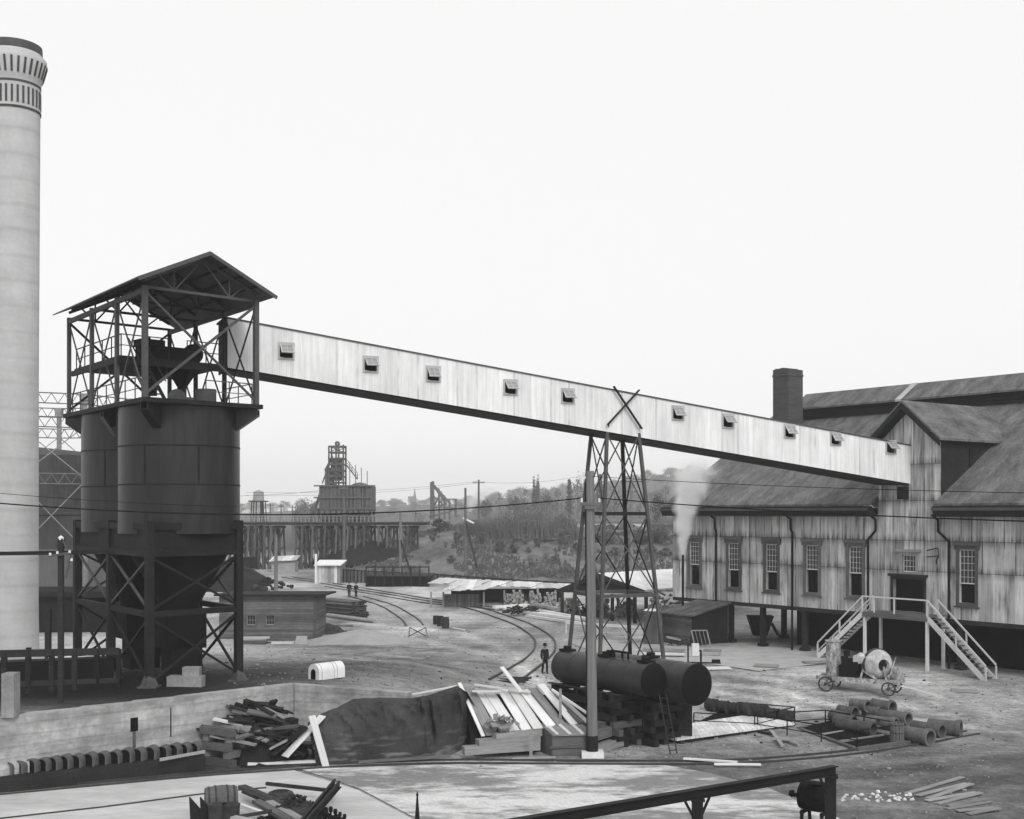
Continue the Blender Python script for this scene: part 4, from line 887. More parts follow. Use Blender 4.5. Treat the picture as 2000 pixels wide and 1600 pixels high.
# ------------------------------------------------------------------ tram track in the foreground
def track(name, label, line, gauge, dz, w, hgt_, mat, low=False, sleepers=None):
    pts = [Vector(p) for p in line]; fine = []
    for k in range(len(pts) - 1):      # Catmull-Rom
        p0, p1, p2, p3 = pts[max(0, k - 1)], pts[k], pts[k + 1], pts[min(len(pts) - 1, k + 2)]
        for i in range(8):
            t = i / 8; fine.append(.5 * ((2 * p1) + (p2 - p0) * t + (2 * p0 - 5 * p1 + 4 * p2 - p3) * t * t + (3 * p1 - p0 - 3 * p2 + p3) * t ** 3))
    fine.append(pts[-1]); o = thing(name, label, 'rail track', fine[len(fine) // 2])
    for s in (-.5, .5):
        m = MB(); prev = None
        for i, p in enumerate(fine):
            tg = (fine[min(i + 1, len(fine) - 1)] - fine[max(0, i - 1)]); n = Vector((-tg.y, tg.x, 0)).normalized(); q = p + n * gauge * s; q.z = hgt(q.x, q.y) + dz
            if prev is not None: m.bar(prev, q, w, hgt_)
            prev = q
        m.build('rail', mat, o)
    if sleepers:
        m = MB(); acc = 0; last = fine[0]
        for i in range(1, len(fine)):
            seg = (fine[i] - fine[i - 1]); L = seg.length; n_ = Vector((-seg.y, seg.x, 0)).normalized(); k = max(1, int(L / sleepers))
            for j in range(k): p = fine[i - 1] + seg * j / k; p.z = hgt(p.x, p.y) + .01; (p.y < 71) and m.bar(p - n_ * gauge * .85, p + n_ * gauge * .85, .2, .1)
        m.build('sleepers', M['w_dark'], o)
    return o
track('rail_track', 'narrow tram track curving along the foreground before tarpaulin and pole', [LOW(-60, 1556), LOW(25, 1548), LOW(200, 1532), LOW(400, 1514), LOW(560, 1503), LOW(700, 1494), LOW(900, 1489), LOW(1150, 1491), LOW(1400, 1490), LOW(1560, 1481), LOW(1700, 1466), LOW(1800, 1450), LOW(1900, 1434)], .72, .045, .1, .07, M['rail'])
m = MB(); m.path([LOW(-40, 1606) + UP * .045, LOW(200, 1579) + UP * .045, LOW(420, 1550) + UP * .045, LOW(520, 1541) + UP * .045], .045, 4); tag(solo(m, 'old_rail', M['rail'], 'single rail let into the pale apron at lower left', 'rail'))
for i, (p, q) in enumerate(((LOW(1335, 1487), LOW(1440, 1494)), (LOW(1395, 1498), LOW(1486, 1499)))):
    plank(p + UP * .12, q + UP * .12, .2, .06, M['w_light'], 'board', ('pale batten lying across the tram track', 'pale batten on the paving just below the tram track')[i], 'board')

# ------------------------------------------------------------------ foreground scrap metal
fc = LOW(520, 1612)
dr = thing('barrel', 'big dented barrel lying in the foreground scrap pile', 'barrel', LOW(432, 1592)); c = LOW(432, 1592) + UP * .52; ax = Vector((.95, .3, 0)).normalized()
Mz = Matrix((Vector((-ax.y, ax.x, 0)), UP, ax)).transposed()
m = MB(); m.lathe(c - ax * .55, [(.02, 0.04), (.44, .04), (.46, 0), (.5, .3), (.52, .55), (.5, .85), (.46, 1.1), (.44, 1.06), (.02, 1.06)], 24, Mz); m.build('staves', M['trestle'], dr, True)
m = MB()
for z in (.12, .35, .75, .98): r = .47 + .05 * math.sin(PI * z / 1.1) + .012; m.lathe(c - ax * .55, [(r, z - .03), (r, z + .03)], 24, Mz)
m.build('hoop', M['rust'], dr, True)
for i, (px, py) in enumerate(((425, 1600), (452, 1600))):
    b = LOW(px, py + 8) + Vector((.1, -.5, .0)); m = MB(); m.tube(b, b + UP * .75, .27, .3, n=18); m.tube(b + UP * .74, b + UP * .78, .31, n=18); solo(m, 'metal_keg', M['rust'], ('left upright rusty keg before the big barrel', 'right upright rusty keg before the big barrel')[i], 'keg', smooth=True)
for i, px in enumerate((372, 393)):
    b = LOW(px, 1612); m = MB(); m.prism([b, b + Vector((.75, .1, 0)), b + Vector((-.05, 0, .95))], Vector((.02, .06, 0))); solo(m, 'steel_fin', M['steel_dark'], ('left sharp triangular steel plate standing beside the barrel', 'right sharp triangular steel plate standing beside the barrel')[i], 'steel plate')
SPL = [((472, 1536), (560, 1572), .3, 'rust', 'long dark steel channel lying behind the barrel'), ((478, 1545), (572, 1585), .26, 'rust', 'second dark steel channel lying behind the barrel'), ((500, 1566), (560, 1600), .3, 'w_grey', 'grey plank in the scrap pile behind the kegs'), ((525, 1568), (585, 1600), .3, 'w_mid', 'paler plank in the scrap pile, in its middle'),
       ((470, 1575), (520, 1590), .14, 'w_light', 'short pale stick lying over the scrap pile'), ((455, 1600), (500, 1606), .3, 'w_mid', 'grey plank at the bottom edge by the kegs'), ((520, 1530), (640, 1541), .12, 'rust', 'thin bar behind the scrap pile')]
for p, q, w, mt, lb in SPL: plank(LOW(p[0], p[1] + 24) + UP * .45, LOW(q[0], q[1] + 24) + UP * .4, w, .12, M[mt], 'scrap_bar', lb, 'scrap metal' if mt == 'rust' else 'plank')
for i, dy_ in enumerate((0, 9)):
    p, q = LOW(588 + dy_, 1645) + UP * .5, LOW(654 + dy_, 1562 + dy_ * .5) + UP * .55; m = MB(); m.bar(p, q, .16, .03); m.bar(p + UP * .1, q + UP * .1, .03, .18); m.bar(p + UP * .2, q + UP * .2, .09, .04)
    solo(m, 'steel_rail', M['steel_dark'], ('left of two steel rails slanting up over the scrap pile', 'right of two steel rails slanting up over the scrap pile')[i], 'steel rail')
for i in range(16):
    an = R_.uniform(-.8, 1.2); b = LOW(R_.uniform(460, 600), R_.uniform(1598, 1625)) + UP * R_.uniform(.05, .55); dv = Vector((math.cos(an), math.sin(an) * .7, R_.gauss(0, .12))).normalized(); L = R_.uniform(.6, 1.5)
    plank(b - dv * L / 2, b + dv * L / 2, R_.uniform(.08, .26), R_.uniform(.03, .09), M[R_.choice(('rust', 'rust', 'steel_dark', 'w_dark', 'w_grey'))], 'scrap_bar', 'short rusty offcut jumbled in the foreground scrap pile', 'scrap metal', 'offcuts in the foreground scrap pile', R_.gauss(0, .3))
m = MB(); c = LOW(580, 1600)
for i in range(150):
    a = R_.uniform(0, 2 * PI); r = R_.random() ** .5; p = c + Vector((r * math.cos(a) * 1.1, r * math.sin(a) * .7, .1 + .75 * (1 - r * r) * R_.random() ** .5)); dv = Vector((R_.gauss(0, 1), R_.gauss(0, 1), R_.gauss(0, .4))).normalized(); m.tube(p - dv * .12, p + dv * .12, R_.uniform(.03, .07), n=6)
m.lathe(c, [(1.05, 0), (.8, .4), (.02, .72)], 12)
solo(m, 'bolt_heap', M['rust'], 'dark heap of bolts and chain between rails and planks', 'scrap heap')
m = MB(); m.lathe(LOW(548, 1575), [(.5, 0), (.5, .35), (.44, .5), (.3, .56), (.3, .2)], 20); solo(m, 'iron_ring', M['rust'], 'thick rusty iron ring on top of the scrap pile', 'ring', smooth=True)
pk = None
for i in range(12):
    b = LOW(628 + (i % 6) * 9 + (i // 6) * 5, 1602 + (i % 6) * 3.2 + (i // 6) * 12)
    if pk is None:
        m = MB(); m.lathe((0, 0, 0), [(.07, 0), (.07, .08), (.035, .12), (.03, .34), (.06, .36), (.07, .46), (.05, .52), (.01, .53)], 10); pk = tag(m.build('iron_bollard_pin', M['steel_soot'], None, True), 'dark knob-headed iron pin standing upright beside the steel rails', 'iron pin', 'iron pins standing by the scrap pile'); pk.location = b
    else: dup(pk, b, R_.random(), R_.uniform(.9, 1.1))

# ------------------------------------------------------------------ foreground beam, hung barrel, finial
q1 = Vector((10.53, 40., 1.2)); q0 = Vector((-.6, 32.6, 1.2)); bd = (q1 - q0).normalized()
be = thing('beam_runway', 'heavy dark steel runway beam on posts crossing the near foreground', 'beam', Vector((5, 36.3, -1)))
m = MB(); 
for z, w, hh in ((.13, .26, .03), (-.13, .26, .03), (0, .03, .24)): m.bar(q0 - bd * 1.5 + UP * z, q1 + UP * z, w, hh)
m.build('girder', M['steel_dark'], be)
for px, nm in ((1622, 1), (1362, 0)):
    k = (px - 1000) / F; s = (k * q0.y - q0.x) / (bd.x - k * bd.y); b = q0 + bd * s; m = MB(); m.b2((b.x - .15, b.y - .15, -1), (b.x + .15, b.y + .15, 1.06)); m.b2((b.x - .2, b.y - .2, .98), (b.x + .2, b.y + .2, 1.06)); m.build('post', M['steel_dark'], be)
    m = MB()
    for sg in (-1, 1):
        if nm and sg > 0: continue
        m.bar(b + bd * sg * .12 - UP * .75, b + bd * sg * .5 - UP * .15, .06)
    m.build('knee_brace', M['steel_dark'], be)
tb = thing('tar_barrel', 'dark barrel with a spout lying on a trestle behind the end post', 'barrel', Vector((10.0, 41.6, -1))); c = Vector((10.25, 41.5, -.02)); ax = Vector((.82, -.57, 0)); Mz = Matrix((Vector((.57, .82, 0)), UP, ax)).transposed()
m = MB(); m.lathe(c - ax * .5, [(.02, .05), (.42, .05), (.44, 0), (.48, .3), (.5, .5), (.48, .7), (.44, 1), (.42, .95), (.02, .95)], 28, Mz); m.build('staves', M['steel_soot'], tb, True)
m = MB()
for z in (.1, .36, .64, .9): r = .455 + .05 * math.sin(PI * z); m.lathe(c - ax * .5, [(r, z - .03), (r, z + .03)], 28, Mz)
m.build('hoop', M['steel_soot'], tb, True)
m = MB(); e = c - ax * .5; m.tube(e - UP * .05, e - ax * .35 - UP * .02, .07, n=8); m.tube(e - ax * .3, e - ax * .42 + UP * .02, .13, .1, n=10); m.build('spout', M['steel_soot'], tb)
m = MB()
for s in (-.35, .35): q = c + ax * s; m.bar(q + Mz @ Vector((-.3, 0, 0)) - UP * .42, q + Mz @ Vector((-.42, 0, 0)) - UP * 1.0, .1); m.bar(q + Mz @ Vector((.3, 0, 0)) - UP * .42, q + Mz @ Vector((.42, 0, 0)) - UP * 1.0, .1); m.bar(q + Mz @ Vector((-.42, 0, 0)) - UP * .5, q + Mz @ Vector((.42, 0, 0)) - UP * .5, .1)
m.build('trestle', M['w_dark'], tb)
plank(P(1563, 1526, 40.9), P(1606, 1530, 41.4), .3, .1, M['w_dark'], 'board', 'short dark board lying across the tar barrel', 'board')
fb = P(815, 1550, 24.); m = MB(); m.lathe(Vector((fb.x, fb.y, -1)), [(.07, 0), (.05, 3.9), (.045, fb.z + .55), (.03, fb.z + .75), (.016, fb.z + .95), (.03, fb.z + .97), (.016, fb.z + 1.0), (.003, fb.z + 1.05)], 10); solo(m, 'spiked_post', M['steel_dark'], 'thin spiked finial post at the bottom edge, left of centre', 'post', smooth=True)
# ------------------------------------------------------------------ deck, drums, pit railings, pipes at the right
pl = [LOW(1250, 1440), LOW(1322, 1456), LOW(1552, 1424), LOW(1470, 1406)]
m = MB(); m.prism([p + UP * .2 for p in pl], UP * .1); solo(m, 'plank_platform', M['deck'], 'pale flat plank platform between the tanks and the pit', 'platform')
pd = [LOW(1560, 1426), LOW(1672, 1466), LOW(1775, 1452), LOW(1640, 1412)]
sheet(pd, 'pit_shade_sheet', M['black'], .02, 1)  # black sheet on flat ground paints the dark of the pit
pit = thing('pit_curb', 'timber frame round the dark pit beside the platform', 'pit frame', sum(pd, Vector()) / 4)
for a, b in zip(pd, pd[1:] + pd[:1]): m = MB(); m.bar(a + UP * .06, b + UP * .06, .22, .14); m.build('curb', M['w_grey'], pit)
for q in (.35, .68): m = MB(); m.bar(pd[0] + (pd[1] - pd[0]) * q + UP * .07, pd[3] + (pd[2] - pd[3]) * q + UP * .07, .1, .1); m.build('cross_beam', M['w_mid'], pit)
def rail_thing(label, pts, h=.78):
    o = thing('pipe_railing', label, 'railing', pts[0])
    for a, b in zip(pts, pts[1:]):
        n = max(1, round((b - a).length / 2.2))
        for k in range(n): p = a + (b - a) * k / n; m = MB(); m.tube(p, p + UP * h, .03, n=6); m.build('post', M['steel_soot'], o)
        m = MB(); m.tube(a + UP * h, b + UP * h, .03, n=6); m.tube(a + UP * h * .45, b + UP * h * .45, .025, n=6); m.build('rail', M['steel_soot'], o)
    m = MB(); m.tube(pts[-1], pts[-1] + UP * h, .03, n=6); m.build('post', M['steel_soot'], o)
rail_thing('dark pipe railing around the timber framed pit', [LOW(1474, 1428), LOW(1674, 1461), LOW(1768, 1447), LOW(1612, 1418), LOW(1552, 1422)])
rail_thing('dark pipe railing before the row of drums', [LOW(1355, 1420), LOW(1480, 1426), LOW(1552, 1408), LOW(1440, 1398)], .7)
pd2 = [LOW(1360, 1418), LOW(1470, 1432), LOW(1545, 1412), LOW(1420, 1396)]; sheet(pd2, 'sump_shade_sheet', M['black'], .02, 1)  # no hollow here, a black sheet stands in for the sump's shade
# drums
proto = None
for i in range(7):
    px = 1392 + i * 24; py = 1382 + i * 3.6; b = G(px, py + 8); 
    lab = '%s drum from the left in the row by the pit' % ORD[i]
    if proto is None:
        D_ = Vector((.62, -.78, 0)).normalized(); N_ = Vector((.78, .62, 0)).normalized(); c = Vector((0, 0, .33)); Mz = Matrix((N_, UP, D_)).transposed()
        proto = thing('oil_drum', lab, 'drum', b, 'drums lying in a row by the pit'); OFF[proto.name] = Vector()
        m = MB(); m.lathe(c - D_ * .5, [(.02, .22), (.3, .22), (.32, .19), (.32, .76), (.3, .73), (.02, .73)], 20, Mz); m.build('shell', M['rust'], proto, True)
        m = MB()
        for z in (.21, .47, .74): m.lathe(c - D_ * .5, [(.321, z - .025), (.34, z), (.321, z + .025)], 20, Mz)
        m.build('hoop', M['rust'], proto, True)
    else: dup(proto, b, R_.uniform(-.4, .3), R_.uniform(.92, 1.1), lab)
# clay pipes
PP = [(1650, 1424, 1.0, .34, .1, 'pipe lying lowest left behind the pit railing'), (1672, 1432, 1.9, .30, .05, 'long dusty pipe lying along the pit railing'), (1690, 1424, 1.3, .3, .1, 'pipe in the middle of the pipe heap'), (1640, 1412, 1.0, .3, 0, 'dark pipe at the left of the pipe heap'), (1722, 1424, 1.5, .3, .1, 'pipe at the right side of the heap'),
      (1655, 1402, 1.0, .3, 0, 'small pipe at the back left of the heap'), (1680, 1400, 1.0, .28, 0, 'pale pipe at the back of the heap'), (1705, 1402, 1.0, .3, 0, 'pipe with dark mouth at the back of the heap'), (1724, 1404, 1.2, .32, 0, 'largest dark-mouthed pipe at the back right of the heap'),
      (1790, 1452, 1.5, .36, 0, 'wide pale pipe at the right with its mouth facing forward'), (1812, 1436, 1.6, .3, 0, 'pale pipe squeezed between two wide pipes at the right'), (1845, 1436, 1.5, .36, .2, 'outermost pale pipe at the right end'), (1748, 1412, 1.6, .3, 0, 'pale pipe lying behind the slatted cask')]
for i, (px, py, L, r, dr_, lb) in enumerate(PP):
    b = G(px, py, 44); ax = (D + Vector((dr_ * 2, dr_, 0))).normalized(); Mz = Matrix((Vector((-ax.y, ax.x, 0)), UP, ax)).transposed(); c = b + UP * r
    if i in (6, 8): c += UP * .3
    m = MB(); m.lathe(c - ax * L / 2, [(r * .8, 0.0), (r, 0), (r, L * .85), (r * 1.15, L * .86), (r * 1.15, L), (r * .86, L), (r * .8, L * .5), (r * .8, 0)], 24, Mz); solo(m, 'drain_pipe_length', M['clay'], lb, 'pipe', 'clay pipes by the pit', True)
ck = thing('slatted_cask', 'upright slatted cask at the right corner of the pit railing', 'cask', G(1752, 1452, 44)); c = G(1752, 1452, 44)
m = MB()
for k in range(14): a = 2 * PI * k / 14; dv = Vector((math.cos(a), math.sin(a), 0)); m.bar(c + dv * .3, c + dv * .3 + UP * .95, .1, .03, up=dv)
m.build('slat', M['w_grey'], ck); m = MB()
for z in (.1, .5, .85): m.lathe(c, [(.32, z - .03), (.32, z + .03)], 18)
m.build('hoop', M['rust'], ck)
for i, (p, q, w) in enumerate((((1487, 1432), (1560, 1458), .15), ((1505, 1432), (1528, 1462), .16), ((1488, 1450), (1570, 1453), .11), ((1482, 1440), (1505, 1444), .22))):
    plank(LOW(*p) + UP * (.07 + .06 * i), LOW(*q) + UP * (.06 + .06 * i), w, .1, M['w_mid'] if i < 3 else M['w_dark'], 'loose_plank', ('long pale plank dropped beside the pit', 'short pale plank crossing the long one beside the pit', 'thin pale batten lying under the crossed planks', 'dark offcut lying left of the crossed planks')[i], 'plank')
# rubble: white stones, fan of boards
st_ = None
for i in range(40):
    b = LOW(1645 + R_.random() * 140, 1547 + R_.random() * 18 + (i % 3)); rs = (R_.random() * 6, R_.random() * 6, R_.random() * 6)
    if st_ is None:
        bm = bmesh.new(); bmesh.ops.create_icosphere(bm, subdivisions=1, radius=.1)
        for v in bm.verts: v.co *= R_.uniform(.7, 1.25)
        me = bpy.data.meshes.new('stone'); bm.to_mesh(me); bm.free(); me.materials.append(M['stone']); st_ = bpy.data.objects.new('stone', me); COL.objects.link(st_); tag(st_, 'white broken stone lying in the strip right of the end post', 'stone', 'white stones right of the end post'); st_.location = b; st_.rotation_euler = rs
    else: dup(st_, b, rs, R_.uniform(.4, 1.15))
m = MB(); 
for i in range(1100):
    px, py = R_.uniform(900, 1950), 1440 + R_.random() * 60
    if R_.random() < .5: px, py = R_.uniform(1170, 1480), R_.uniform(1450, 1480)
    if R_.random() < .3: px, py = R_.uniform(1500, 1950), R_.uniform(1480, 1600)
    b = LOW(px, py); s = R_.uniform(.012, .035) * (2.6 if R_.random() < .06 else 1); m.box(b + UP * s * .3, (s * 2, s * 1.6, s), Matrix.Rotation(R_.random() * 3, 3, 'Z') @ Matrix.Rotation(R_.gauss(0, .4), 3, 'X'))
struct(m, 'gravel', M['dust'], kind='stuff')
m = MB()
for i in range(900):
    px, py = R_.uniform(440, 1300), R_.uniform(1200, 1340); b = G(px, py); s = R_.uniform(.02, .05) * (2 if R_.random() < .08 else 1); m.box(b + UP * s * .3, (s * 2.2, s * 1.6, s), Matrix.Rotation(R_.random() * 3, 3, 'Z') @ Matrix.Rotation(R_.gauss(0, .4), 3, 'X'))
struct(m, 'rubble', M['dust'], kind='stuff')
m = MB()
for i in range(1500):
    px, py = (R_.uniform(440, 1250), R_.uniform(1215, 1345)) if i % 2 else (R_.uniform(1350, 1980), R_.uniform(1290, 1480)); b = G(px, py); s = R_.uniform(.01, .026) * (2.5 if R_.random() < .06 else 1); m.box(b + UP * s * .3, (s * 2.6, s * 1.8, s), Matrix.Rotation(R_.random() * 3, 3, 'Z') @ Matrix.Rotation(R_.gauss(0, .4), 3, 'X'))
struct(m, 'cinders', M['coal'], kind='stuff')
for i in range(9):
    p = LOW(1770 + i * 13 + (i % 3) * 8, 1552 + i * 5); q = LOW(1880 + i * 9, 1520 + i * 8 + (i % 2) * 6)
    plank(p + UP * (.04 + .02 * (i % 2)), q + UP * (.05 + .03 * (i % 3)), .24, .035, M['w_mid'], 'loose_plank', 'weathered plank among the planks strewn at the lower right corner', 'plank', 'planks strewn at lower right')

# ------------------------------------------------------------------ concrete mixer
mo = Vector((19.3, 67.9, 0)); mo.z = hgt(mo.x, mo.y); mxa = math.atan2(-.5, .86)
mx = thing('concrete_mixer', 'cement-splashed steam concrete mixer on a four-wheeled cart before the stairs', 'concrete mixer', mo, rot=mxa)
m = MB()
for y in (-.55, .55): m.b2((-2.35, y - .09, .62), (2.2, y + .09, .84))
for x in (-2.25, -1.2, .1, 1.2, 2.1): m.b2((x - .08, -.46, .66), (x + .08, .46, .8))
m.build('chassis', M['splash'], mx)
for x, r in ((-1.75, .43), (1.65, .38)):
    for y in (-.78, .78):
        c = Vector((x, y, r)); Mx = Matrix.Rotation(PI / 2, 3, 'X'); m = MB(); m.lathe(c, [(r - .07, -.06), (r, -.06), (r, .06), (r - .07, .06), (r - .07, -.06)], 24, Mx); m.lathe(c, [(.02, -.1), (.09, -.1), (.09, .1), (.02, .1)], 12, Mx); w = m.build('wheel', M['wheel'], mx, True)
        m = MB()
        for k in range(10): a = 2 * PI * k / 10; m.bar(c + Vector((math.cos(a) * .08, 0, math.sin(a) * .08)), c + Vector((math.cos(a) * (r - .06), 0, math.sin(a) * (r - .06))), .03)
        m.build('spoke', M['splash'], w)
    m = MB(); m.tube((x, -.85, r), (x, .85, r), .04, n=8); m.build('axle', M['wheel'], mx)
m = MB(); m.lathe((-1.55, 0, .85), [(.4, 0), (.4, 1.85), (.45, 1.87), (.45, 1.95), (.05, 2.0)], 24); m.tube((-1.55, -.1, 2.8), (-1.55, -.1, 3.0), .12); m.build('boiler', M['splash'], mx, True)
m = MB(); m.b2((-1.1, -.5, .84), (-.15, .5, 1.5)); m.tube((-.7, -.3, 1.5), (-.7, -.3, 2.2), .06); m.lathe((-.45, -.52, 1.5), [(.03, -.06), (.42, -.06), (.42, .06), (.03, .06)], 20, Matrix.Rotation(PI / 2, 3, 'X')); m.box((-.8, 0, 2.1), (.28, .28, .3)); m.b2((-.1, .2, .84), (.1, .4, 2.0)); m.b2((-.95, -.62, 1.3), (-.6, -.5, 2.0)); m.build('steam_engine', M['steel_soot'], mx)
Md = Matrix.Rotation(-.75, 3, 'Z') @ Matrix.Rotation(PI / 2, 3, 'Y'); m = MB(); m.lathe((.85, 0, 1.6), [(.3, -.5), (.34, -.66), (.5, -.62), (.78, -.3), (.82, -.12), (.82, .12), (.78, .3), (.5, .62), (.34, .66), (.3, .5)], 36, Md); m.build('mixing_drum', M['drum_paint'], mx, True)
m = MB(); m.lathe((.85, 0, 1.6), [(.81, -.1), (.88, -.1), (.88, .08), (.81, .08)], 36, Md); m.build('ring_gear', M['wheel'], mx, True)
m = MB(); m.lathe((.15, -.25, 1.95), [(.02, .22), (.25, .2), (.36, .06), (.36, -.28)], 16, Matrix.Rotation(.25, 3, 'Y')); m.b2((-.3, -.6, 1.72), (.45, -.1, 2.05)); m.build('charging_hopper', M['drum_paint'], mx)
m = MB()
for x0, x1 in ((.1, .3), (1.5, 1.35)): m.bar((x0, -.55, .84), (x1, -.55, 1.55), .1); m.bar((x0, .55, .84), (x1, .55, 1.55), .1)
m.bar((.2, -.62, 1.3), (1.0, -.62, .85), .08, .1); m.bar((1.6, -.5, .84), (2.0, -.6, 2.1), .06); m.b2((1.75, -.3, .84), (2.1, .3, 1.5)); m.build('drum_stand', M['splash'], mx)
m = MB(); m.bar((2.2, 0, .5), (4.1, -.1, .12), .1, .1); m.bar((2.2, .4, .55), (3.0, 0, .35), .07); m.bar((2.2, -.4, .55), (3.0, 0, .35), .07); m.build('drawbar', M['w_light'], mx)

# ------------------------------------------------------------------ yard clutter near the works
sheet([G(1110, 1255), G(1300, 1262), G(1440, 1262), G(1575, 1268), G(1690, 1288), G(1482, 1312), G(1400, 1300), G(1180, 1282)], 'pavement', M['conc_plain'], .03, 3)
for i, (p, q, z) in enumerate((((1252, 1282), (1338, 1284), .2), ((1256, 1274), (1338, 1276), .2), ((1372, 1280), (1406, 1281), .1), ((1374, 1273), (1408, 1274), .1), ((1378, 1308), (1425, 1307), .08), ((1474, 1303), (1520, 1305), .12), ((1570, 1297), (1622, 1296), .1), ((1858, 1350), (1910, 1353), .06))):
    plank(G(*p) + UP * z, G(*q) + UP * z, .7, .1, M['w_light'] if i in (0, 4) else M['w_mid'], 'yard_slab', ('nearest pale slab stacked beside the tower foot', 'farther slab stacked beside the tower foot', 'nearer slab before the leaning window sash', 'farther slab before the leaning window sash', 'pale slab lying right of the thick oil tank', 'thin slab on the pavement edge under the stilts', 'slab lying at the foot of the left stair flight', 'slab lying right of the concrete mixer')[i], 'slab')
sf = thing('window_sash', 'old pale window sash leaning before the dark lean-to side', 'window sash', G(1368, 1265)); c = G(1368, 1265); z1 = c.z
cx_ = c.x; Y = c.y; wv = 1.0; m = MB(); zb_, zt_ = z1 + .04, z1 + 1.2
tl, tr_, bl, br_ = Vector((cx_ - .65, Y, zt_)), Vector((cx_ + .45, Y, zt_ + .02)), Vector((cx_ - .4, Y - .3, zb_)), Vector((cx_ + .68, Y - .3, zb_ + .03))
for a, b in ((tl, tr_), (tr_, br_), (br_, bl), (bl, tl)): m.bar(a, b, .08, .07)
m.build('frame', M['w_mid'], sf); m = MB()
for q in (.25, .5, .75): m.bar(tl + (tr_ - tl) * q, bl + (br_ - bl) * q, .04)
m.build('glazing_bar', M['w_mid'], sf); m = MB()
m.bar(tl, Vector((tl.x, tl.y + .5, z1)), .06)
m.build('prop', M['w_dark'], sf)
pu = thing('hand_pump', 'white box-headed pump on dark pipes behind the thick oil tank', 'pump', G(1358, 1302)); c = G(1358, 1302)
m = MB(); m.box(c + UP * 1.05, (.42, .35, .75)); m.build('housing', M['white'], pu)
m = MB(); m.path([c + Vector((-.45, 0, 0)), c + Vector((-.45, 0, 1.4))], .05); m.path([c + Vector((.35, 0, 0)), c + Vector((.35, 0, 1.0)), c + Vector((0, -.1, .9))], .06); m.path([c + Vector((-.5, 0, .25)), c + Vector((1.6, .1, .2))], .05); m.box(c + Vector((1.3, .1, .3)), (.5, .2, .25)); m.build('pipework', M['steel_soot'], pu)
tu = thing('wooden_tub', 'tall wooden tub left of the lean-to shed', 'tub', G(1274, 1257)); c = G(1274, 1257); m = MB(); m.lathe(c, [(.66, 0), (.62, 2.4), (.56, 2.4), (.56, 2.3), (.02, 2.3)], 28); m.build('staves', boards('tub_staves', .11, 0, .13), tu, True)
m = MB(); m.lathe(c, [(.64, 2.4), (.5, 2.5), (.02, 2.55)], 28); m.build('lid', M['white'], tu, True)
ba = thing('timber_barrier', 'pale timber barrier rail crossing behind the tower legs', 'barrier', G(1190, 1245)); p, q = G(1106, 1240), G(1288, 1258); m = MB(); m.bar(p + UP * .95, q + UP * 1.1, .12, .2); m.build('rail', M['w_light'], ba); m = MB()
for k in (.0, .35, .7, .99): b = p + (q - p) * k; b.z = hgt(b.x, b.y); m = MB(); m.bar(b, b + UP * 1.0, .12); m.build('leg', M['w_light'], ba)
m = MB(); m.bar(q + UP * 1.0, q + Vector((-.7, 0, 0)), .1); m.build('brace', M['w_light'], ba)
jk = thing('broken_handcart', 'overturned handcart by the lean-to wall', 'handcart', G(1318, 1262)); c = G(1318, 1262); m = MB(); m.box(c + Vector((-.1, 0, .55)), (1.0, .6, .12), Matrix.Rotation(.2, 3, 'Y')); m.build('tray', M['w_mid'], jk); m = MB(); m.lathe(c + UP * .3 + Vector((.3, 0, 0)), [(.2, -.05), (.28, -.05), (.28, .05), (.2, .05), (.2, -.05)], 16, Matrix.Rotation(PI / 2, 3, 'X')); m.bar(c + Vector((-.5, 0, .1)), c + Vector((.9, 0, .5)), .06); m.bar(c + Vector((-.3, 0, .5)), c + Vector((-.2, 0, 0)), .06); m.build('wheel', M['wheel'], jk)
# debris under the building: machine and planks
mc = thing('steel_hopper', 'dark tapered hopper standing beneath the works floor', 'hopper', G(1492, 1250)); c = G(1492, 1250) + Vector((0, 1.5, 0)); m = MB(); m.add([c + Vector(v) for v in ((-.5, -.4, .2), (.5, -.4, .2), (.5, .4, .2), (-.5, .4, .2), (-.95, -.6, 1.7), (.95, -.6, 1.7), (.95, .6, 1.7), (-.95, .6, 1.7))], [[0, 1, 5, 4], [1, 2, 6, 5], [2, 3, 7, 6], [3, 0, 4, 7], [4, 5, 6, 7]]); m.build('body', M['steel_dark'], mc); m = MB(); m.tube(c + Vector((.9, 0, 1.1)), c + Vector((1.4, 0, .2)), .12); m.build('chute', M['steel_soot'], mc)

# ------------------------------------------------------------------ dog kennel, small shed, pipes, barrels
kb = G(612, 1328); ka = Vector((.66, .75, 0)).normalized(); kn = Vector((ka.y, -ka.x, 0))
ke = thing('barrel_kennel', 'white barrel-vaulted kennel with an arched doorway on the upper yard', 'kennel', kb)
L, r, sd_ = 1.65, .38, .38; n = 14
prof = [(-r, 0), (-r, sd_)] + [(-r * math.cos(PI * i / n), sd_ + r * math.sin(PI * i / n)) for i in range(1, n)] + [(r, sd_), (r, 0)]
ring = lambda o_, s=1.: [kb + ka * o_ + kn * x * s + UP * z * (s if s < 1 else 1) for x, z in prof]
m = MB(); a_, b_ = ring(0), ring(L); K = len(prof); m.add(a_ + b_, [[i, i + 1, K + i + 1, K + i] for i in range(K - 1)] + [list(range(K, 2 * K))]); m.build('vault', M['white'], ke, True)
dpr = [(-.17, .02), (-.17, .34)] + [(-.17 * math.cos(PI * i / 8), .34 + .17 * math.sin(PI * i / 8)) for i in range(1, 8)] + [(.17, .34), (.17, .02)]
m = MB(); big = ring(0); sm = [kb + kn * x + UP * z for x, z in dpr]
m.prism(big, ka * .03); m.build('front', M['white'], ke)
m = MB(); m.prism([v - ka * .012 for v in sm], ka * .01); m.build('doorway', M['black'], ke)
m = MB()
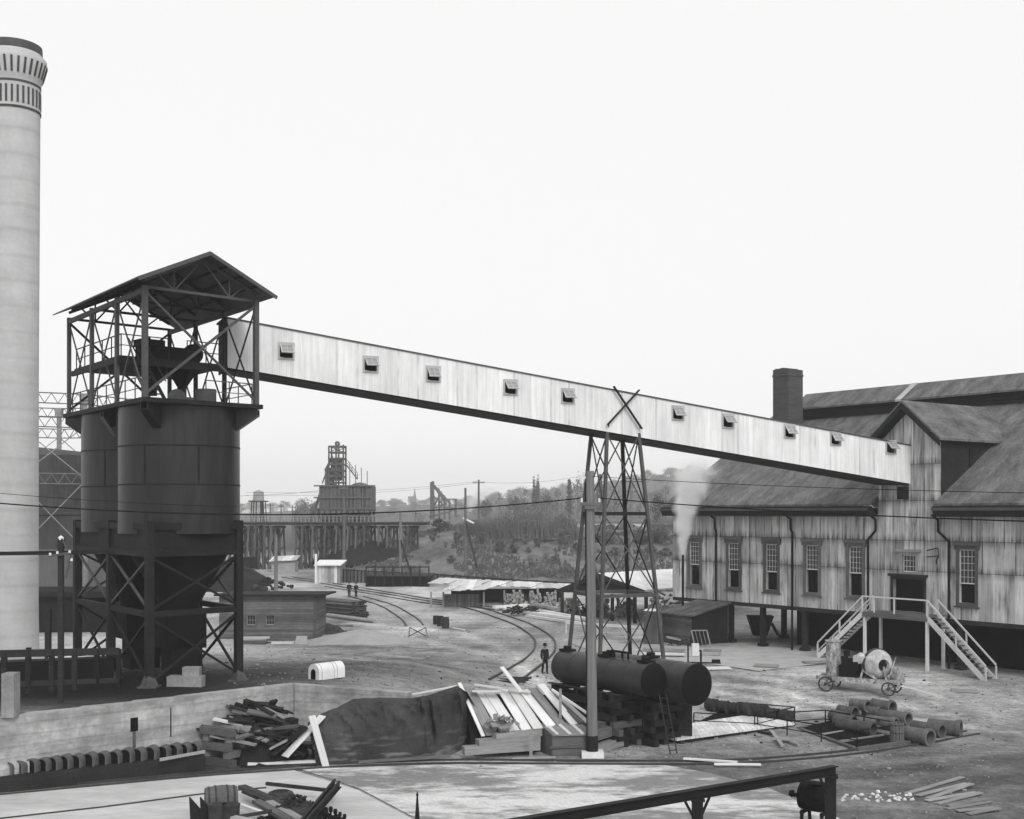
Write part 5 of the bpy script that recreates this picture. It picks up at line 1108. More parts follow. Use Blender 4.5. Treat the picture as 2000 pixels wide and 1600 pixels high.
for o_ in (.2, .95, 1.15): m.add([v + (v - (kb + ka * o_ + UP * sd_)) * .02 for v in ring(o_)] + [v + (v - (kb + ka * o_ + UP * sd_)) * .02 for v in ring(o_ + .04)], [[i, i + 1, K + i + 1, K + i] for i in range(K - 1)])
m.build('hoop', M['conc_plain'], ke)
sc_ = G(617, 1250, 60); sY = sc_.y; sx1 = sc_.x; sx0 = P(428, 1000, sY).x; sz = sc_.z; zt = H - 164 / F * sY
sh = thing('board_shed', 'low weathered board shed with flat roof and two small windows', 'shed', Vector(((sx0 + sx1) / 2, sY, sz)))
hw = [(P(px, 1000, sY).x - .32, P(px, 1000, sY).x + .32, H - 221 / F * sY, H - 202 / F * sY) for px in (491, 528)]
m = MB(); holed_wall(m, sx0, sx1, sz - .1, zt, hw, sY, .15); m.b2((sx1 - .02, sY, sz - .1), (sx1 + .0, sY + 5, zt - .15)); m.b2((sx0, sY + 4.9, sz - .1), (sx1, sY + 5, zt - .2)); m.build('wall', M['shed_boards'], sh)
m = MB(); m.prism([(sx0 - .3, sY - .45, zt), (sx1 + .75, sY - .5, zt + .02), (sx1 + .75, sY + 5.4, zt - .12), (sx0 - .3, sY + 5.4, zt - .12)], UP * .14); m.build('roof', M['dark_roof'], sh)
m = MB(); m.b2((sx1 - .18, sY - .03, sz), (sx1 + .03, sY - .004, zt)); m.build('corner_board', M['w_grey'], sh)
for a, b, c, d in hw:
    fm = frame_mb(a, b, c, d, .07, sY - .05, sY + .02).build('window', M['w_grey'], sh); sash_mb(a, b, c, d, 3, 2, sY + .04, .04).build('sash', M['w_mid'], fm); m = MB(); m.b2((a, sY + .1, c), (b, sY + .12, d)); m.build('pane', M['glass'], fm)
for i, (px, py, w, z, mt) in enumerate(((497, 1256, 2.2, .35, 'w_light'), (490, 1258, 2.3, .15, 'w_grey'), (556, 1256, 2.6, .25, 'w_grey'), (552, 1258, 1.6, .06, 'w_light'))):
    b = G(px, py, 60); plank(b + Vector((-w / 2, 0, z)), b + Vector((w / 2, .1, z)), .5, .16, M[mt], 'plank_bundle', ('pale plank bundle lying on top before the board shed', 'dark plank bundle lying under the pale one before the shed', 'grey planks lying right of the shed windows', 'low pale plank lying nearest before the shed')[i], 'planks')
m = MB(); b = G(588, 1259, 60); m.prism([b + Vector((-.5, 0, 0)), b + Vector((.45, 0, 0)), b + Vector((.42, .15, .6)), b + Vector((-.35, .15, .6))], Vector((0, .05, 0))); solo(m, 'sheet_panel', M['conc_plain'], 'grey sheet panel leaning at the shed corner', 'panel')
# pipe stack
pe = G(706, 1209); pa = Vector((-.72, .69, 0)).normalized(); pn = Vector((.69, .72, 0)).normalized(); first = None
for j in range(8):
    for i in range(9 - j // 3):
        c = pe + pn * ((i - 4 + .5 * (j % 2)) * .215) + UP * (.11 + j * .195) + pa * R_.uniform(0, .35)
        if first is None:
            m = MB(); m.tube((0, 0, 0), pa * 5.2, .104, n=8, caps=False); m.lathe((0, 0, 0), [(.104, 0), (.085, 0), (.085, .5), (.01, .5)], 8, Matrix((pn, UP, pa)).transposed()); first = tag(m.build('iron_pipe', M['pipe_iron'], None, True), 'rusty iron pipe in the neat pipe stack behind the board shed', 'pipe', 'iron pipes in the stack'); first.location = c
        else: dup(first, c)
for i, (p, q, r) in enumerate((((622, 1200), (720, 1216), .16), ((640, 1206), (732, 1218), .2), ((620, 1190), (645, 1197), .3), ((630, 1222), (690, 1224), .1))):
    a, b = G(*p), G(*q); m = MB(); m.tube(a + UP * r, b + UP * r, r, r * .9, n=12); solo(m, 'log', M['w_mid'] if i != 2 else M['rust'], ('thin log lying before the pipe stack', 'thick log lying nearest before the pipe stack', 'short fat pipe lying left of the pipe stack', 'thin pole on the ground near the shed corner')[i], 'log', smooth=True)
m = MB(); c = G(640, 1236)
for i in range(70): a = R_.uniform(0, 6.3); r = R_.random() ** .5; m.box(c + Vector((r * math.cos(a) * 1.4, r * math.sin(a) * 1.2, R_.random() * .7 * (1 - r))), (R_.uniform(.2, .6), R_.uniform(.2, .5), R_.uniform(.05, .2)), Matrix.Rotation(R_.random() * 3, 3, 'Z') @ Matrix.Rotation(R_.gauss(0, .5), 3, 'X'))
m.lathe(c, [(1.5, 0), (.9, .5), (.02, .75)], 10); solo(m, 'scrap_heap', M['rust'], 'dark scrap heap at the right end of the board shed', 'scrap heap')
m = MB(); c = G(705, 1252); m.lathe(c - UP * .1, [(3.4, 0), (2.3, .35), (1.2, .7), (.02, .95)], 24)
for v in m.v: v.z += .12 * noise.noise(v * .9); v.x += (v.x - c.x) * .3
solo(m, 'sand_heap', basic('pale_sand', .34, .95, .15, (1, 1, 1), 8, .4, .05), 'low pale sand heap right of the board shed', 'sand heap', smooth=True)
for i, (px, py, r, hh) in enumerate(((852, 1220, .28, .75), (860, 1223, .3, .85), (870, 1228, .32, .95))):
    b = G(px, py); m = MB(); m.lathe(b, [(r * .9, 0), (r, hh * .3), (r, hh * .7), (r * .9, hh), (r * .8, hh * .97), (.02, hh * .97)], 18); solo(m, 'small_drum', M['rust'], ('farthest of three small drums in the open yard', 'middle of three small drums in the open yard', 'nearest and biggest of three small drums in the open yard')[i], 'drum', smooth=True)
b0 = G(884, 1229); plank(b0 + UP * .1, G(908, 1232) + UP * .05, .12, .06, M['w_light'], 'stick', 'thin pale stick lying beside the small drums', 'stick')
shs = thing('sawhorse', 'small pale cross-braced sawhorse standing alone in the yard', 'sawhorse', G(816, 1246)); c = G(816, 1246); m = MB(); m.bar(c + Vector((-.7, 0, .85)), c + Vector((.7, 0, .85)), .14, .12); m.build('beam', M['w_light'], shs)
for s in (-.6, .6):
    for e in (-.3, .3): m = MB(); m.bar(c + Vector((s, 0, .85)), c + Vector((s * 1.2, e, 0)), .08); m.build('leg', M['w_mid'], shs)
m = MB(); m.bar(c + Vector((-.65, -.25, .15)), c + Vector((.62, -.05, .8)), .06); m.bar(c + Vector((.65, -.25, .15)), c + Vector((-.62, -.05, .8)), .06); m.build('brace', M['w_dark'], shs)
# yard tracks
track('rail_track', 'standard gauge track sweeping in a long curve through the yard', [(G(*a) + G(*b)) / 2 for a, b in (((640, 1150), (650, 1143)), ((740, 1166), (760, 1160)), ((820, 1181), (850, 1174)), ((898, 1189), (929, 1183)), ((966, 1209), (992, 1202)), ((1012, 1227), (1040, 1220)), ((1041, 1246), (1075, 1244)), ((1046, 1261), (1084, 1261)), ((1036, 1279), (1079, 1279)), ((1007, 1302), (1050, 1303)), ((960, 1335), (1000, 1333)))], 1.45, .05, .12, .1, M['rail'], sleepers=.75)
track('rail_track', 'short spur track ending in the middle of the yard', [(G(*a) + G(*b)) / 2 for a, b in (((690, 1171), (705, 1162)), ((740, 1185), (765, 1180)), ((765, 1198), (800, 1199)), ((785, 1210), (820, 1215)), ((792, 1219), (828, 1226)))], 1.45, .05, .12, .1, M['rail'])
track('rail_track', 'straight track running below the long lumber shed', [G(560, 1128), G(640, 1140), G(760, 1160), G(860, 1176), G(960, 1189), G(1060, 1200)], 1.45, .05, .14, .1, M['rail'])
# ------------------------------------------------------------------ lumber sheds, stacks, fence
ls = thing('lumber_shed', 'long low lumber shed with ragged pale iron roof beyond the track', 'shed', G(960, 1172)); Yl = 128.
def PP_(px, py, Y): return P(px, py, Y)
rr = random.Random(5)
def ragged(px0, px1, pyt0, pyt1, pyb0, pyb1, Yb, Yt, name, mat, par, n=26, skew=0):
    m = MB()
    for i in range(n):
        a, b = px0 + (px1 - px0) * i / n, px0 + (px1 - px0) * (i + 1.08) / n; f, g_ = i / n, (i + 1) / n; j = rr.uniform(-.8, 1.6); dz = .02 * (i % 2) + rr.uniform(0, .07)
        q = [P(a, pyb0 + (pyb1 - pyb0) * f + j, Yb), P(b, pyb0 + (pyb1 - pyb0) * g_ + j, Yb), P(b + skew, pyt0 + (pyt1 - pyt0) * g_ , Yt), P(a + skew, pyt0 + (pyt1 - pyt0) * f, Yt)]
        m.prism([v + UP * dz for v in q], UP * .04)
    return m.build(name, mat, par)
ragged(835, 1096, 1130, 1142, 1140, 1151, 127, 136, 'upper_roof', M['iron_roof'], ls, 26, 24)
ragged(863, 945, 1141, 1145, 1153, 1154, 122, 127, 'lower_roof', M['iron_roof'], ls, 9, 26)
m = MB(); a, b = P(880, 1158, 130), P(1096, 1158, 130); m.b2((a.x, 131, -.1), (b.x, 131.2, 1.4)); m.build('back_wall', M['w_dark'], ls)
m = MB(); a, b = P(866, 1158, 124), P(936, 1158, 124); m.b2((a.x, 124, -.1), (b.x, 124.15, 1.3)); m.build('front_wall', M['v_boards'], ls)
for px in (842, 866, 945, 985, 1040, 1085): p = P(px, 1160, 123.5 if px < 950 else 126.5); m = MB(); m.b2((p.x - .09, p.y - .09, -.05), (p.x + .09, p.y + .09, 1.55)); m.build('post', M['w_mid'], ls)
gb = thing('gabled_lumber_shed', 'open gabled shed with a broad pale roof slope behind the steel tower', 'shed', P(1200, 1200, 112.))
Yg = 110.; za = H - 122 / F * 116; e1 = P(1092, 1152, Yg + 3); e2 = P(1258, 1155, Yg - 5); ap = P(1168, 1122, Yg); bk = Vector((15, 16, 0))
for lo_, nm, mt in ((e1, 'left_slope', M['dark_roof']), (e2, 'right_slope', M['galv'])):
    m = MB(); q = [ap, lo_, lo_ + bk, ap + bk]; m.prism(q, UP * .12); m.build('roof_slope', mt, gb)
m = MB(); m.bar(ap + Vector((0, -.05, -.1)), e1 + Vector((0, -.05, -.1)), .1, .4); m.bar(ap + Vector((0, -.05, -.1)), e2 + Vector((0, -.05, -.1)), .1, .4); m.bar(e1 - UP * .1, e2 - UP * .1, .15, .25); m.bar(P(1120, 1146, Yg + 1), P(1225, 1147, Yg - 2), .15, .15); m.build('gable_frame', M['w_dark'], gb)
m = MB(); m.add([ap + Vector((.1, .5, -.2)), e1 + Vector((.1, .5, -.1)), e2 + Vector((.1, .5, -.1))], [[0, 1, 2]]); m.build('gable_boards', M['w_dark'], gb)
for px, Y in ((1098, 112), (1150, 110), (1196, 108), (1240, 106), (1262, 106)): p = P(px, 1160, Y); m = MB(); m.b2((p.x - .15, p.y - .15, -.1), (p.x + .15, p.y + .15, 2.4)); m.build('post', M['w_dark'], gb)
SK = [(993, 1168, 14, 22, 126, 'pale stack of bags at the left under the long shed roof'), (1010, 1166, 26, 26, 125.5, 'broad stack of bags under the middle of the long shed'), (1046, 1170, 22, 30, 124, 'tall stack of bags under the right end of the long shed'), (1075, 1172, 22, 28, 122, 'dim stack of bags beside the gabled shed'), (1112, 1180, 40, 32, 113.5, 'wide stack of bags under the left slope of the gabled shed'), (1168, 1182, 44, 34, 113, 'big stack of bags under the gable'), (1222, 1184, 34, 34, 112, 'stack of bags at the right under the gabled shed')]
for px, py, w, h_, Y, lb in SK:
    x0, x1 = P(px - w / 2, 0, Y).x, P(px + w / 2, 0, Y).x; m = MB(); zh = h_ / F * Y
    nb = 5
    for i in range(nb):
        a = x0 + (x1 - x0) * i / nb; b = x0 + (x1 - x0) * (i + 1) / nb; z = -.1; top = zh * rr.uniform(.7, 1.05)
        while z < top:
            m.box(((a + b) / 2 + rr.gauss(0, .05), Y + .5 + rr.gauss(0, .08), z + .11), ((b - a) * rr.uniform(.85, 1.02), 1.0, .2), Matrix.Rotation(rr.gauss(0, .08), 3, 'Z') @ Matrix.Rotation(rr.gauss(0, .06), 3, 'Y')); z += .21
    solo(m, 'bag_stack', M['bagcloth'], lb, 'bag stack', 'bag stacks under the lumber sheds')
LP_ = [(970, 1192, 1085, 1200, .2), (1000, 1196, 1120, 1212, .16), (965, 1194, 1030, 1190, .2), (1030, 1206, 1140, 1222, .18), (1022, 1201, 1135, 1216, .18), (1060, 1202, 1150, 1218, .16), (985, 1188, 1060, 1184, .22), (1045, 1186, 1095, 1196, .2), (1000, 1183, 1040, 1178, .2), (1025, 1184, 1052, 1165, .12), (1040, 1186, 1054, 1166, .12)]
LN = ['farthest left pale baulk beside the curving track', 'long pale baulk lying second before the bag stacks', 'short pale baulk lying crosswise at the left', 'nearest pale baulk at the tower foot', 'second nearest pale baulk at the tower foot', 'thin pale baulk just behind the tower foot', 'pale baulk lying before the broad bag stack', 'grey baulk leaning down before the dim bag stack', 'short baulk under the shed roof edge', 'pale stick propped up before the bag stacks', 'second pale stick propped up before the bag stacks']
for i, (a, b, c, d, w) in enumerate(LP_):
    p, q = G(a, b), G(c, d); u_ = 1.1 if i > 8 else 0
    plank(p + UP * (.15 + .12 * (i % 3)), q + UP * (.15 + .12 * (i % 3) + u_), w * 2.4, w * 1.2, M['w_light' if i not in (7, 8) else 'w_mid'], 'timber_baulk', LN[i], 'timber')
for i, (px, py, n, lb) in enumerate(((1020, 1202, 40, 'dark heap of short logs lying on the baulks'), (1018, 1180, 40, 'dark brush heap before the bag stacks'), (1140, 1205, 60, 'dark tangle of scrap behind the tower leg'), (1300, 1185, 40, 'jumble of pale crates between lean-to and gabled shed'))):
    m = MB(); c = G(px, py)
    for k in range(n): a = R_.uniform(0, 6.3); r = R_.random() ** .5; p = c + Vector((r * math.cos(a) * 1.7, r * math.sin(a) * .8, .1 + R_.random() * (1.1 if i != 3 else 2.2) * (1 - .6 * r))); dv = Vector((R_.gauss(0, 1), R_.gauss(0, 1), R_.gauss(0, .3))).normalized(); m.tube(p - dv * .35, p + dv * .35, R_.uniform(.05, .13), n=6)
    solo(m, 'scrap_heap', M['rust'] if i != 3 else M['w_mid'], lb, 'scrap heap')
# fence and gate hut
fe = thing('board_fence', 'long board fence with posts running along the foot of the bank', 'fence', on(0, 165)); pts = [P(664, 1112, 168), P(720, 1116, 166), P(840, 1121, 165), P(960, 1130, 160), P(1105, 1138, 150), P(1316, 1140, 148)]
for a, b in zip(pts, pts[1:]):
    m = MB(); lo_ = lambda v: Vector((v.x, v.y, hgt(v.x, v.y) - .2)); m.add([lo_(a), lo_(b), b, a], [[0, 1, 2, 3]]); o = m.build('boarding', M['v_boards'], fe); m = MB(); m.bar(a, b, .12, .12); n = 8
    for k in range(n): p = a + (b - a) * k / n; q = lo_(p); m.bar(q - Vector((0, .12, 0)), p - Vector((0, .12, -.12)), .14)
    m.build('post_and_rail', M['w_dark'], fe)
cv = thing('timber_culvert', 'timber culvert below the board fence, its shadow a black face', 'culvert', P(780, 1155, 160)); a, b = P(716, 1141, 158), P(838, 1141, 158); m = MB(); m.b2((a.x, 158, -.05), (b.x, 158.2, 1.25)); m.build('face', M['black'], cv); m = MB(); m.b2((a.x - .2, 157.6, 1.25), (b.x + .3, 165, 1.4)); m.build('deck', M['w_dark'], cv)  # black face paints the shadow in the void below the fence
m = MB()
for k in range(8): x = a.x + (b.x - a.x) * k / 7; m.b2((x - .08, 157.5, -.05), (x + .08, 157.65, 2.7))
m.b2((a.x, 157.52, 2.45), (b.x, 157.62, 2.6)); m.build('railing_post', M['w_dark'], cv)
hu = thing('gate_hut', 'small striped white gate hut with a tall pale post beside it', 'hut', P(640, 1132, 165)); a, b = P(619, 1130, 165), P(664, 1130, 165); zt = H - 104 / F * 165; m = MB(); m.b2((a.x, 165, -.1), (b.x, 167.5, zt)); m.build('wall', M['v_white'], hu)
m = MB(); m.prism([(a.x - .3, 164.5, zt - .05), (b.x + .2, 164.5, zt - .05), (b.x + .5, 168, zt + .45), (a.x - .1, 168, zt + .45)], UP * .15); m.build('roof', M['white'], hu)
m = MB(); p = P(617, 1130, 164.5); m.b2((p.x - .14, p.y - .1, -.1), (p.x + .14, p.y + .1, H - 82 / F * 165)); m.build('post', M['white'], hu)

# ------------------------------------------------------------------ trestle and timber bunker
YT = 205.
def bent(x, Y, ztop, name='bent', par=None, W=5., n=4, wd=.3):
    zg = hgt(x, Y); m = MB(); hh = ztop - zg
    for k in range(n):
        f = k / (n - 1) - .5; dx = f * W * .25; m.bar((x + dx * (1 + .35 * hh / 7), Y + f * W * 1.3, zg - .3), (x + dx, Y + f * W, ztop), wd)
    m.bar((x - W * .16, Y - W * .55, ztop), (x + W * .16, Y + W * .55, ztop), .4, .45)
    if hh > 3: m.bar((x - W * .16, Y - W * .66, zg), (x + W * .12, Y + W * .5, ztop - .3), .16, .26); m.bar((x + W * .14, Y + W * .6, zg), (x - W * .12, Y - W * .5, ztop - .3), .16, .26); m.bar((x - W * .16, Y - W * .6, zg + hh / 2), (x + W * .16, Y + W * .6, zg + hh / 2), .16, .26)
    return m.build(name, M['trestle'], par)
tt = thing('timber_trestle', 'long dark timber railway trestle crossing behind the yard', 'trestle', on(-28, YT)); zd = H - 26 / F * YT
for px in (455, 474, 486, 498, 512, 530, 542, 590, 603, 622, 646, 668, 690, 706, 722, 750, 766, 796, 806): bent(P(px, 0, YT).x, YT, zd - .3, par=tt, W=4.6, wd=.28)
a, b = P(380, 0, YT).x, P(838, 0, YT).x
m = MB()
for y in (-2, 0, 2): m.b2((a, YT + y - .2, zd + .05), (b, YT + y + .2, zd + .4))
m.b2((a, YT - 2.6, zd + .42), (b, YT + 2.6, zd + .58)); m.build('deck', M['trestle'], tt)
m = MB()
for k in range(60): x = a + (b - a) * k / 60; m.b2((x - .07, YT - 2.6, zd + .6), (x + .07, YT - 2.45, zd + 1.6))
m.b2((a, YT - 2.6, zd + 1.5), (b, YT - 2.5, zd + 1.62)); m.b2((a, YT - 2.6, zd + 1.05), (b, YT - 2.5, zd + 1.12)); m.build('handrail', M['w_mid'], tt)
YB = 214.; bx0, bx1 = P(632, 0, YB).x, P(729, 0, YB).x; zB0, zB1 = H + 5 / F * YB, H + 50 / F * YB
bk_ = thing('timber_bunker', 'tall timber ore bunker with a rickety hoist tower on top', 'bunker', on((bx0 + bx1) / 2, YB))
m = MB(); m.b2((bx0, YB - 4, zB0), (bx1, YB + 4, zB1)); m.build('bin_wall', M['v_dark'], bk_)
m = MB(); n = 13
for k in range(n + 1): x = bx0 + (bx1 - bx0) * k / n; m.b2((x - .12, YB - 4.2, zB0 - .2), (x + .12, YB - 4, zB1 + .1))
for z in (zB0 + .1, (zB0 + zB1) / 2, zB1): m.b2((bx0 - 1.0, YB - 4.4, z - .12), (bx1 + .8, YB - 4.2, z + .12))
m.build('rib', M['w_grey'], bk_)
for k in range(9): bent(bx0 + (bx1 - bx0) * (k + .3) / 9, YB - 1, zB0 - .1, 'support_bent', bk_, 5)
m = MB()
for k in range(9): x = bx0 + (bx1 - bx0) * (k + .5) / 9; m.add([(x - .35, YB - 4, zB0), (x + .35, YB - 4, zB0), (x + .3, YB - 5.2, zB0 - .8), (x - .3, YB - 5.2, zB0 - .8)], [[0, 1, 2, 3]]); m.bar((x - .35, YB - 4.1, zB0), (x - .35, YB - 5.2, zB0 - .9), .1, .3)
m.build('ore_chute', M['w_grey'], bk_)
hx0, hx1, hz = P(645, 0, YB).x, P(673, 0, YB).x, H + 132 / F * YB
m = MB(); ym = (YB - 1.6, YB + 1.6)
for x in (hx0, (hx0 + hx1) / 2, hx1):
    for y in ym: m.bar((x, y, zB1 - .3), (x, y, hz - rr.uniform(0, .6)), .26)
for k in range(7):
    z = zB1 + (hz - zB1) * (k + .6) / 7
    for y in ym: m.bar((hx0, y, z), (hx1, y, z), .2, .24); m.bar((hx0, y, z), (hx1, y, z + (hz - zB1) / 7 * (1 if k % 2 else -1)), .13)
    for x in (hx0, hx1): m.bar((x, ym[0], z), (x, ym[1], z), .2)
m.build('hoist_frame', M['w_grey'], bk_)
m = MB(); m.b2((hx0 + .3, YB - 1.2, zB1 + 1.0), ((hx0 + hx1) / 2 + .7, YB + 1.2, hz - 2.6)); m.b2((hx0 - .8, YB - 1, zB1), (hx0 + .6, YB + 1, zB1 + 3.2)); m.build('hoist_casing', M['w_grey'], bk_)
m = MB(); m.lathe(((hx0 + hx1) / 2, YB, hz + .1), [(.1, -.2), (.45, -.2), (.45, .2), (.1, .2)], 16, Matrix.Rotation(PI / 2, 3, 'X')); m.build('sheave', M['w_grey'], bk_)
m = MB()
for k in range(3): m.bar((bx0 - 1.4 - .55 * k - 2.5, YB - 3 + k, hgt(bx0, YB)), (bx0 + .4 - .2 * k, YB - 3 + k, zB1 + .2), .24)
m.bar((hx0 - 1.4, YB, zB1 + .5), (hx0, YB, hz - 3), .2); m.bar((hx0 - .9, YB, hz - 4.6), (hx0 + .4, YB, hz - 2), .3); m.build('raking_brace', M['w_grey'], bk_)
m = MB(); p, q = Vector((hx1 + .6, YB - 2, zB1 + 3.6)), Vector((bx1 - 2.5, YB - 2, zB1 + 1.2)); m.bar(p, q, .5, .2); railing(m, [p, q], 1.0, .1); 
for k in range(5): x = hx1 + .3 + k * (bx1 - hx1) / 5; m.bar((x, YB - 3, zB1), (x, YB - 3, zB1 + (4.6 - k * .5)), .12)
m.lathe(((bx0 + bx1) / 2 + 2, YB, zB1), [(2.0, 0), (1.0, .5), (.02, .7)], 7); m.build('top_gangway', M['w_grey'], bk_)
m = MB(); c = on(P(735, 0, YB).x, YB - 9); m.lathe(c - UP * .5, [(10, 0), (6, 1.7), (2, 3.2), (.02, 3.7)], 24); 
for v in m.v: v += Vector((0, 0, .5)) * noise.noise(v * .35)
tag(solo(m, 'ore_heap', M['coal'], 'dark ore heap spilled under the right end of the bunker', 'ore heap', smooth=True))
Yw = 330.; cx_ = P(505, 0, Yw).x; wt = thing('water_tower', 'small wooden water tower far behind the trestle', 'water tower', on(cx_, Yw)); z0, z1 = H + 22 / F * Yw, H + 39 / F * Yw
m = MB(); m.lathe((cx_, Yw, 0), [(.02, z0), (1.5, z0), (1.35, z1), (1.4, z1), (.02, z1 + .6)], 24); m.build('tub', M['w_mid'], wt); m = MB()
for k in range(6): m = MB(); a = 2 * PI * k / 6; m.bar((cx_ + 2.6 * math.cos(a), Yw + 2.6 * math.sin(a), hgt(cx_, Yw)), (cx_ + 1.8 * math.cos(a), Yw + 1.8 * math.sin(a), z0), .25); m.build('leg', M['w_dark'], wt)
m = MB(); m.b2((cx_ - 2.3, Yw - 2, z0 - .35), (cx_ + 2.3, Yw + 2, z0 - .02)); m.bar((cx_ + .8, Yw, hgt(cx_, Yw)), (cx_ + .8, Yw, z0), .7); m.build('platform', M['w_dark'], wt)
# ruined headframe
Yr = 300.; rx = lambda px: P(px, 0, Yr).x; rz = lambda py: H - (py - 1000) / F * Yr; rh = thing('ruined_headframe', 'ruinous slanting timber headframe beyond the bank', 'headframe', on(rx(865), Yr)); m = MB()
for (a, b), (c, d), w in (((842, 1015), (842, 942), .4), ((847, 1015), (846, 940), .4), ((842, 942), (880, 985), .5), ((846, 948), (872, 985), .4), ((858, 1015), (857, 955), .35), ((868, 1015), (868, 968), .35), ((878, 1015), (878, 975), .35), ((842, 975), (892, 975), .3), ((842, 990), (892, 992), .3), ((890, 1010), (890, 975), .5), ((842, 1000), (862, 960), .25), ((838, 1010), (875, 1000), .4), ((880, 1000), (846, 968), .25), ((842, 955), (858, 955), .25)):
    for y in (-1.5, 1.5): m.bar((rx(a), Yr + y, rz(b)), (rx(c), Yr + y, rz(d)), w * .85)
for k in range(18): m.box((rx(R_.uniform(848, 888)), Yr + R_.uniform(-1, 1), rz(R_.uniform(972, 1005))), (R_.uniform(.4, 1.4), .3, R_.uniform(.1, .3)), Matrix.Rotation(R_.gauss(0, .5), 3, 'Y'))
m.build('frame', M['w_grey'], rh)

# ------------------------------------------------------------------ distant poles
def pole_(px, ytop, ybase, Y, label, arms=(), brace=None, r=.16):
    b = P(px, ybase, Y); b.z = hgt(b.x, b.y) if ybase else b.z; t = P(px, ytop, Y); o = thing('telegraph_pole', label, 'pole', b); m = MB(); m.tube(b - UP * .3, t, r * 1.15, r * .8, n=8); m.build('shaft', M['w_pole'] if Y < 180 else M['w_grey'], o, True)
    for d, w in arms: m = MB(); m.bar(t + Vector((-w / 2, -.15, -d)), t + Vector((w / 2, -.15, -d)), .12, .14); [m.tube(t + Vector((w * f, -.15, -d)), t + Vector((w * f, -.15, -d + .25)), .05, n=6) for f in (-.45, -.25, .25, .45)]; m.build('crossarm', M['w_grey'], o)
    if brace: m = MB(); q = P(*brace); q.z = hgt(q.x, q.y); m.tube(q - UP * .2, b + (t - b) * .6, .14, n=8); m.build('brace', M['w_dark'], o)
pole_(539, 1046, 1160, 128, 'plain short pole standing before the trestle, right of the bins', r=.2)
pole_(672, 950, 1100, 180, 'tall pole with two crossarms before the timber bunker', ((.3, 1.4), (1.2, 1.3)), r=.22)
pole_(782, 1000, 1112, 172, 'braced pole on the bank right of the bunker', (), (808, 1112, 170), .2)
pole_(909, 953, 1085, 185, 'braced bare pole standing in the middle of the bank', (), (934, 1086, 183), .2)
pole_(935, 937, 1040, 240, 'tall thin pole with one crossarm behind the braced bare pole', ((.6, 2.4),), r=.22)
pole_(1233, 938, 1112, 170, 'pole with two crossarms seen through the steel tower', ((.2, 3.2), (1.6, 1.8)), r=.24)
for px, yt, lb in ((528, 983, 'leftmost small telegraph pole beyond the trestle'), (549, 985, 'second small telegraph pole beyond the trestle'), (571, 987, 'third small telegraph pole beyond the trestle'), (812, 1000, 'small pole rising above the trestle right of the bunker')): pole_(px, yt, 1020, 310, lb, ((.5, 1.8),), r=.2)
m = MB(); Yq = 240
for (a, b) in (((935, 940), (480, 962)), ((935, 943), (480, 968)), ((935, 941), (1150, 927)), ((672, 953), (330, 964))): m.path(sag(P(*a, 240 if a[0] == 935 else 180), P(*b, 230), .8, 14), .03, 4)
tag(solo(m, 'distant_wires', M['steel'], 'thin wires strung between the far poles against the sky', 'wires'))
plank(P(905, 1012, 200), P(925, 1022, 199), .4, .2, M['white'], 'board', 'small white board propped on the bank by the braced pole', 'board')

# ------------------------------------------------------------------ vegetation
def foliage(n, rx, ry, rz_, leaf, seed, clumps=9, base=.2, spiky=False, up=.0):
    r = random.Random(seed); m = MB(); cl = []
    for _ in range(clumps):
        a, u = r.uniform(0, 2 * PI), r.uniform(-.9, 1); s = (1 - u * u) ** .5 * r.uniform(.35, .9); cl.append((Vector((s * math.cos(a) * rx, s * math.sin(a) * ry, (u * .5 + .5) * rz_ * 2 + base)), r.uniform(.22, .42)))
    for _ in range(n):
        c, cr = r.choice(cl); p = c + Vector((r.gauss(0, cr * rx * .6), r.gauss(0, cr * ry * .6), r.gauss(0, cr * rz_ * .6)))
        if p.z < 0: p.z = r.random() * .2
        d = Vector((r.gauss(0, 1), r.gauss(0, 1), r.gauss(0, .8) + up)).normalized(); w = d.orthogonal().normalized() * leaf * r.uniform(.25, .5); d = d * leaf * r.uniform(.6, 1.3)
        m.add([p - w * .4, p + w, p + d, p - w], [[0, 1, 2, 3]])
    return m
def bush_proto(name, seed, n=700, mt='leaf', twig=True):
    o = thing(name, 'x', 'bush', Vector((0, 0, 0))); foliage(n, 1, 1, .75, .2, seed, 12, .15, up=.5).build('foliage', M[mt], o)
    m = MB(); r = random.Random(seed)
    for _ in range(26): a = r.uniform(0, 6.3); s = r.uniform(.2, 1.1); m.tube((0, 0, -.1), (s * math.cos(a), s * math.sin(a), r.uniform(.9, 1.9)), .03, .008, n=4)
    m.build('stems', M['bark'], o); return o
PB = [bush_proto('shrub', s, mt=('leaf', 'leaf_dark', 'leaf_hazed')[s % 3]) for s in range(5)]; used = set()
def place(protos, i, loc, sc_, label, group=None, rz=0):
    p = protos[i % len(protos)]
    if p.name not in used:
        used.add(p.name); p.location = loc; p.scale = sc_; p.rotation_euler = (0, 0, rz); p['label'] = label
        if group: p['group'] = group
        return p
    return dup(p, loc, rz, sc_, label, group)
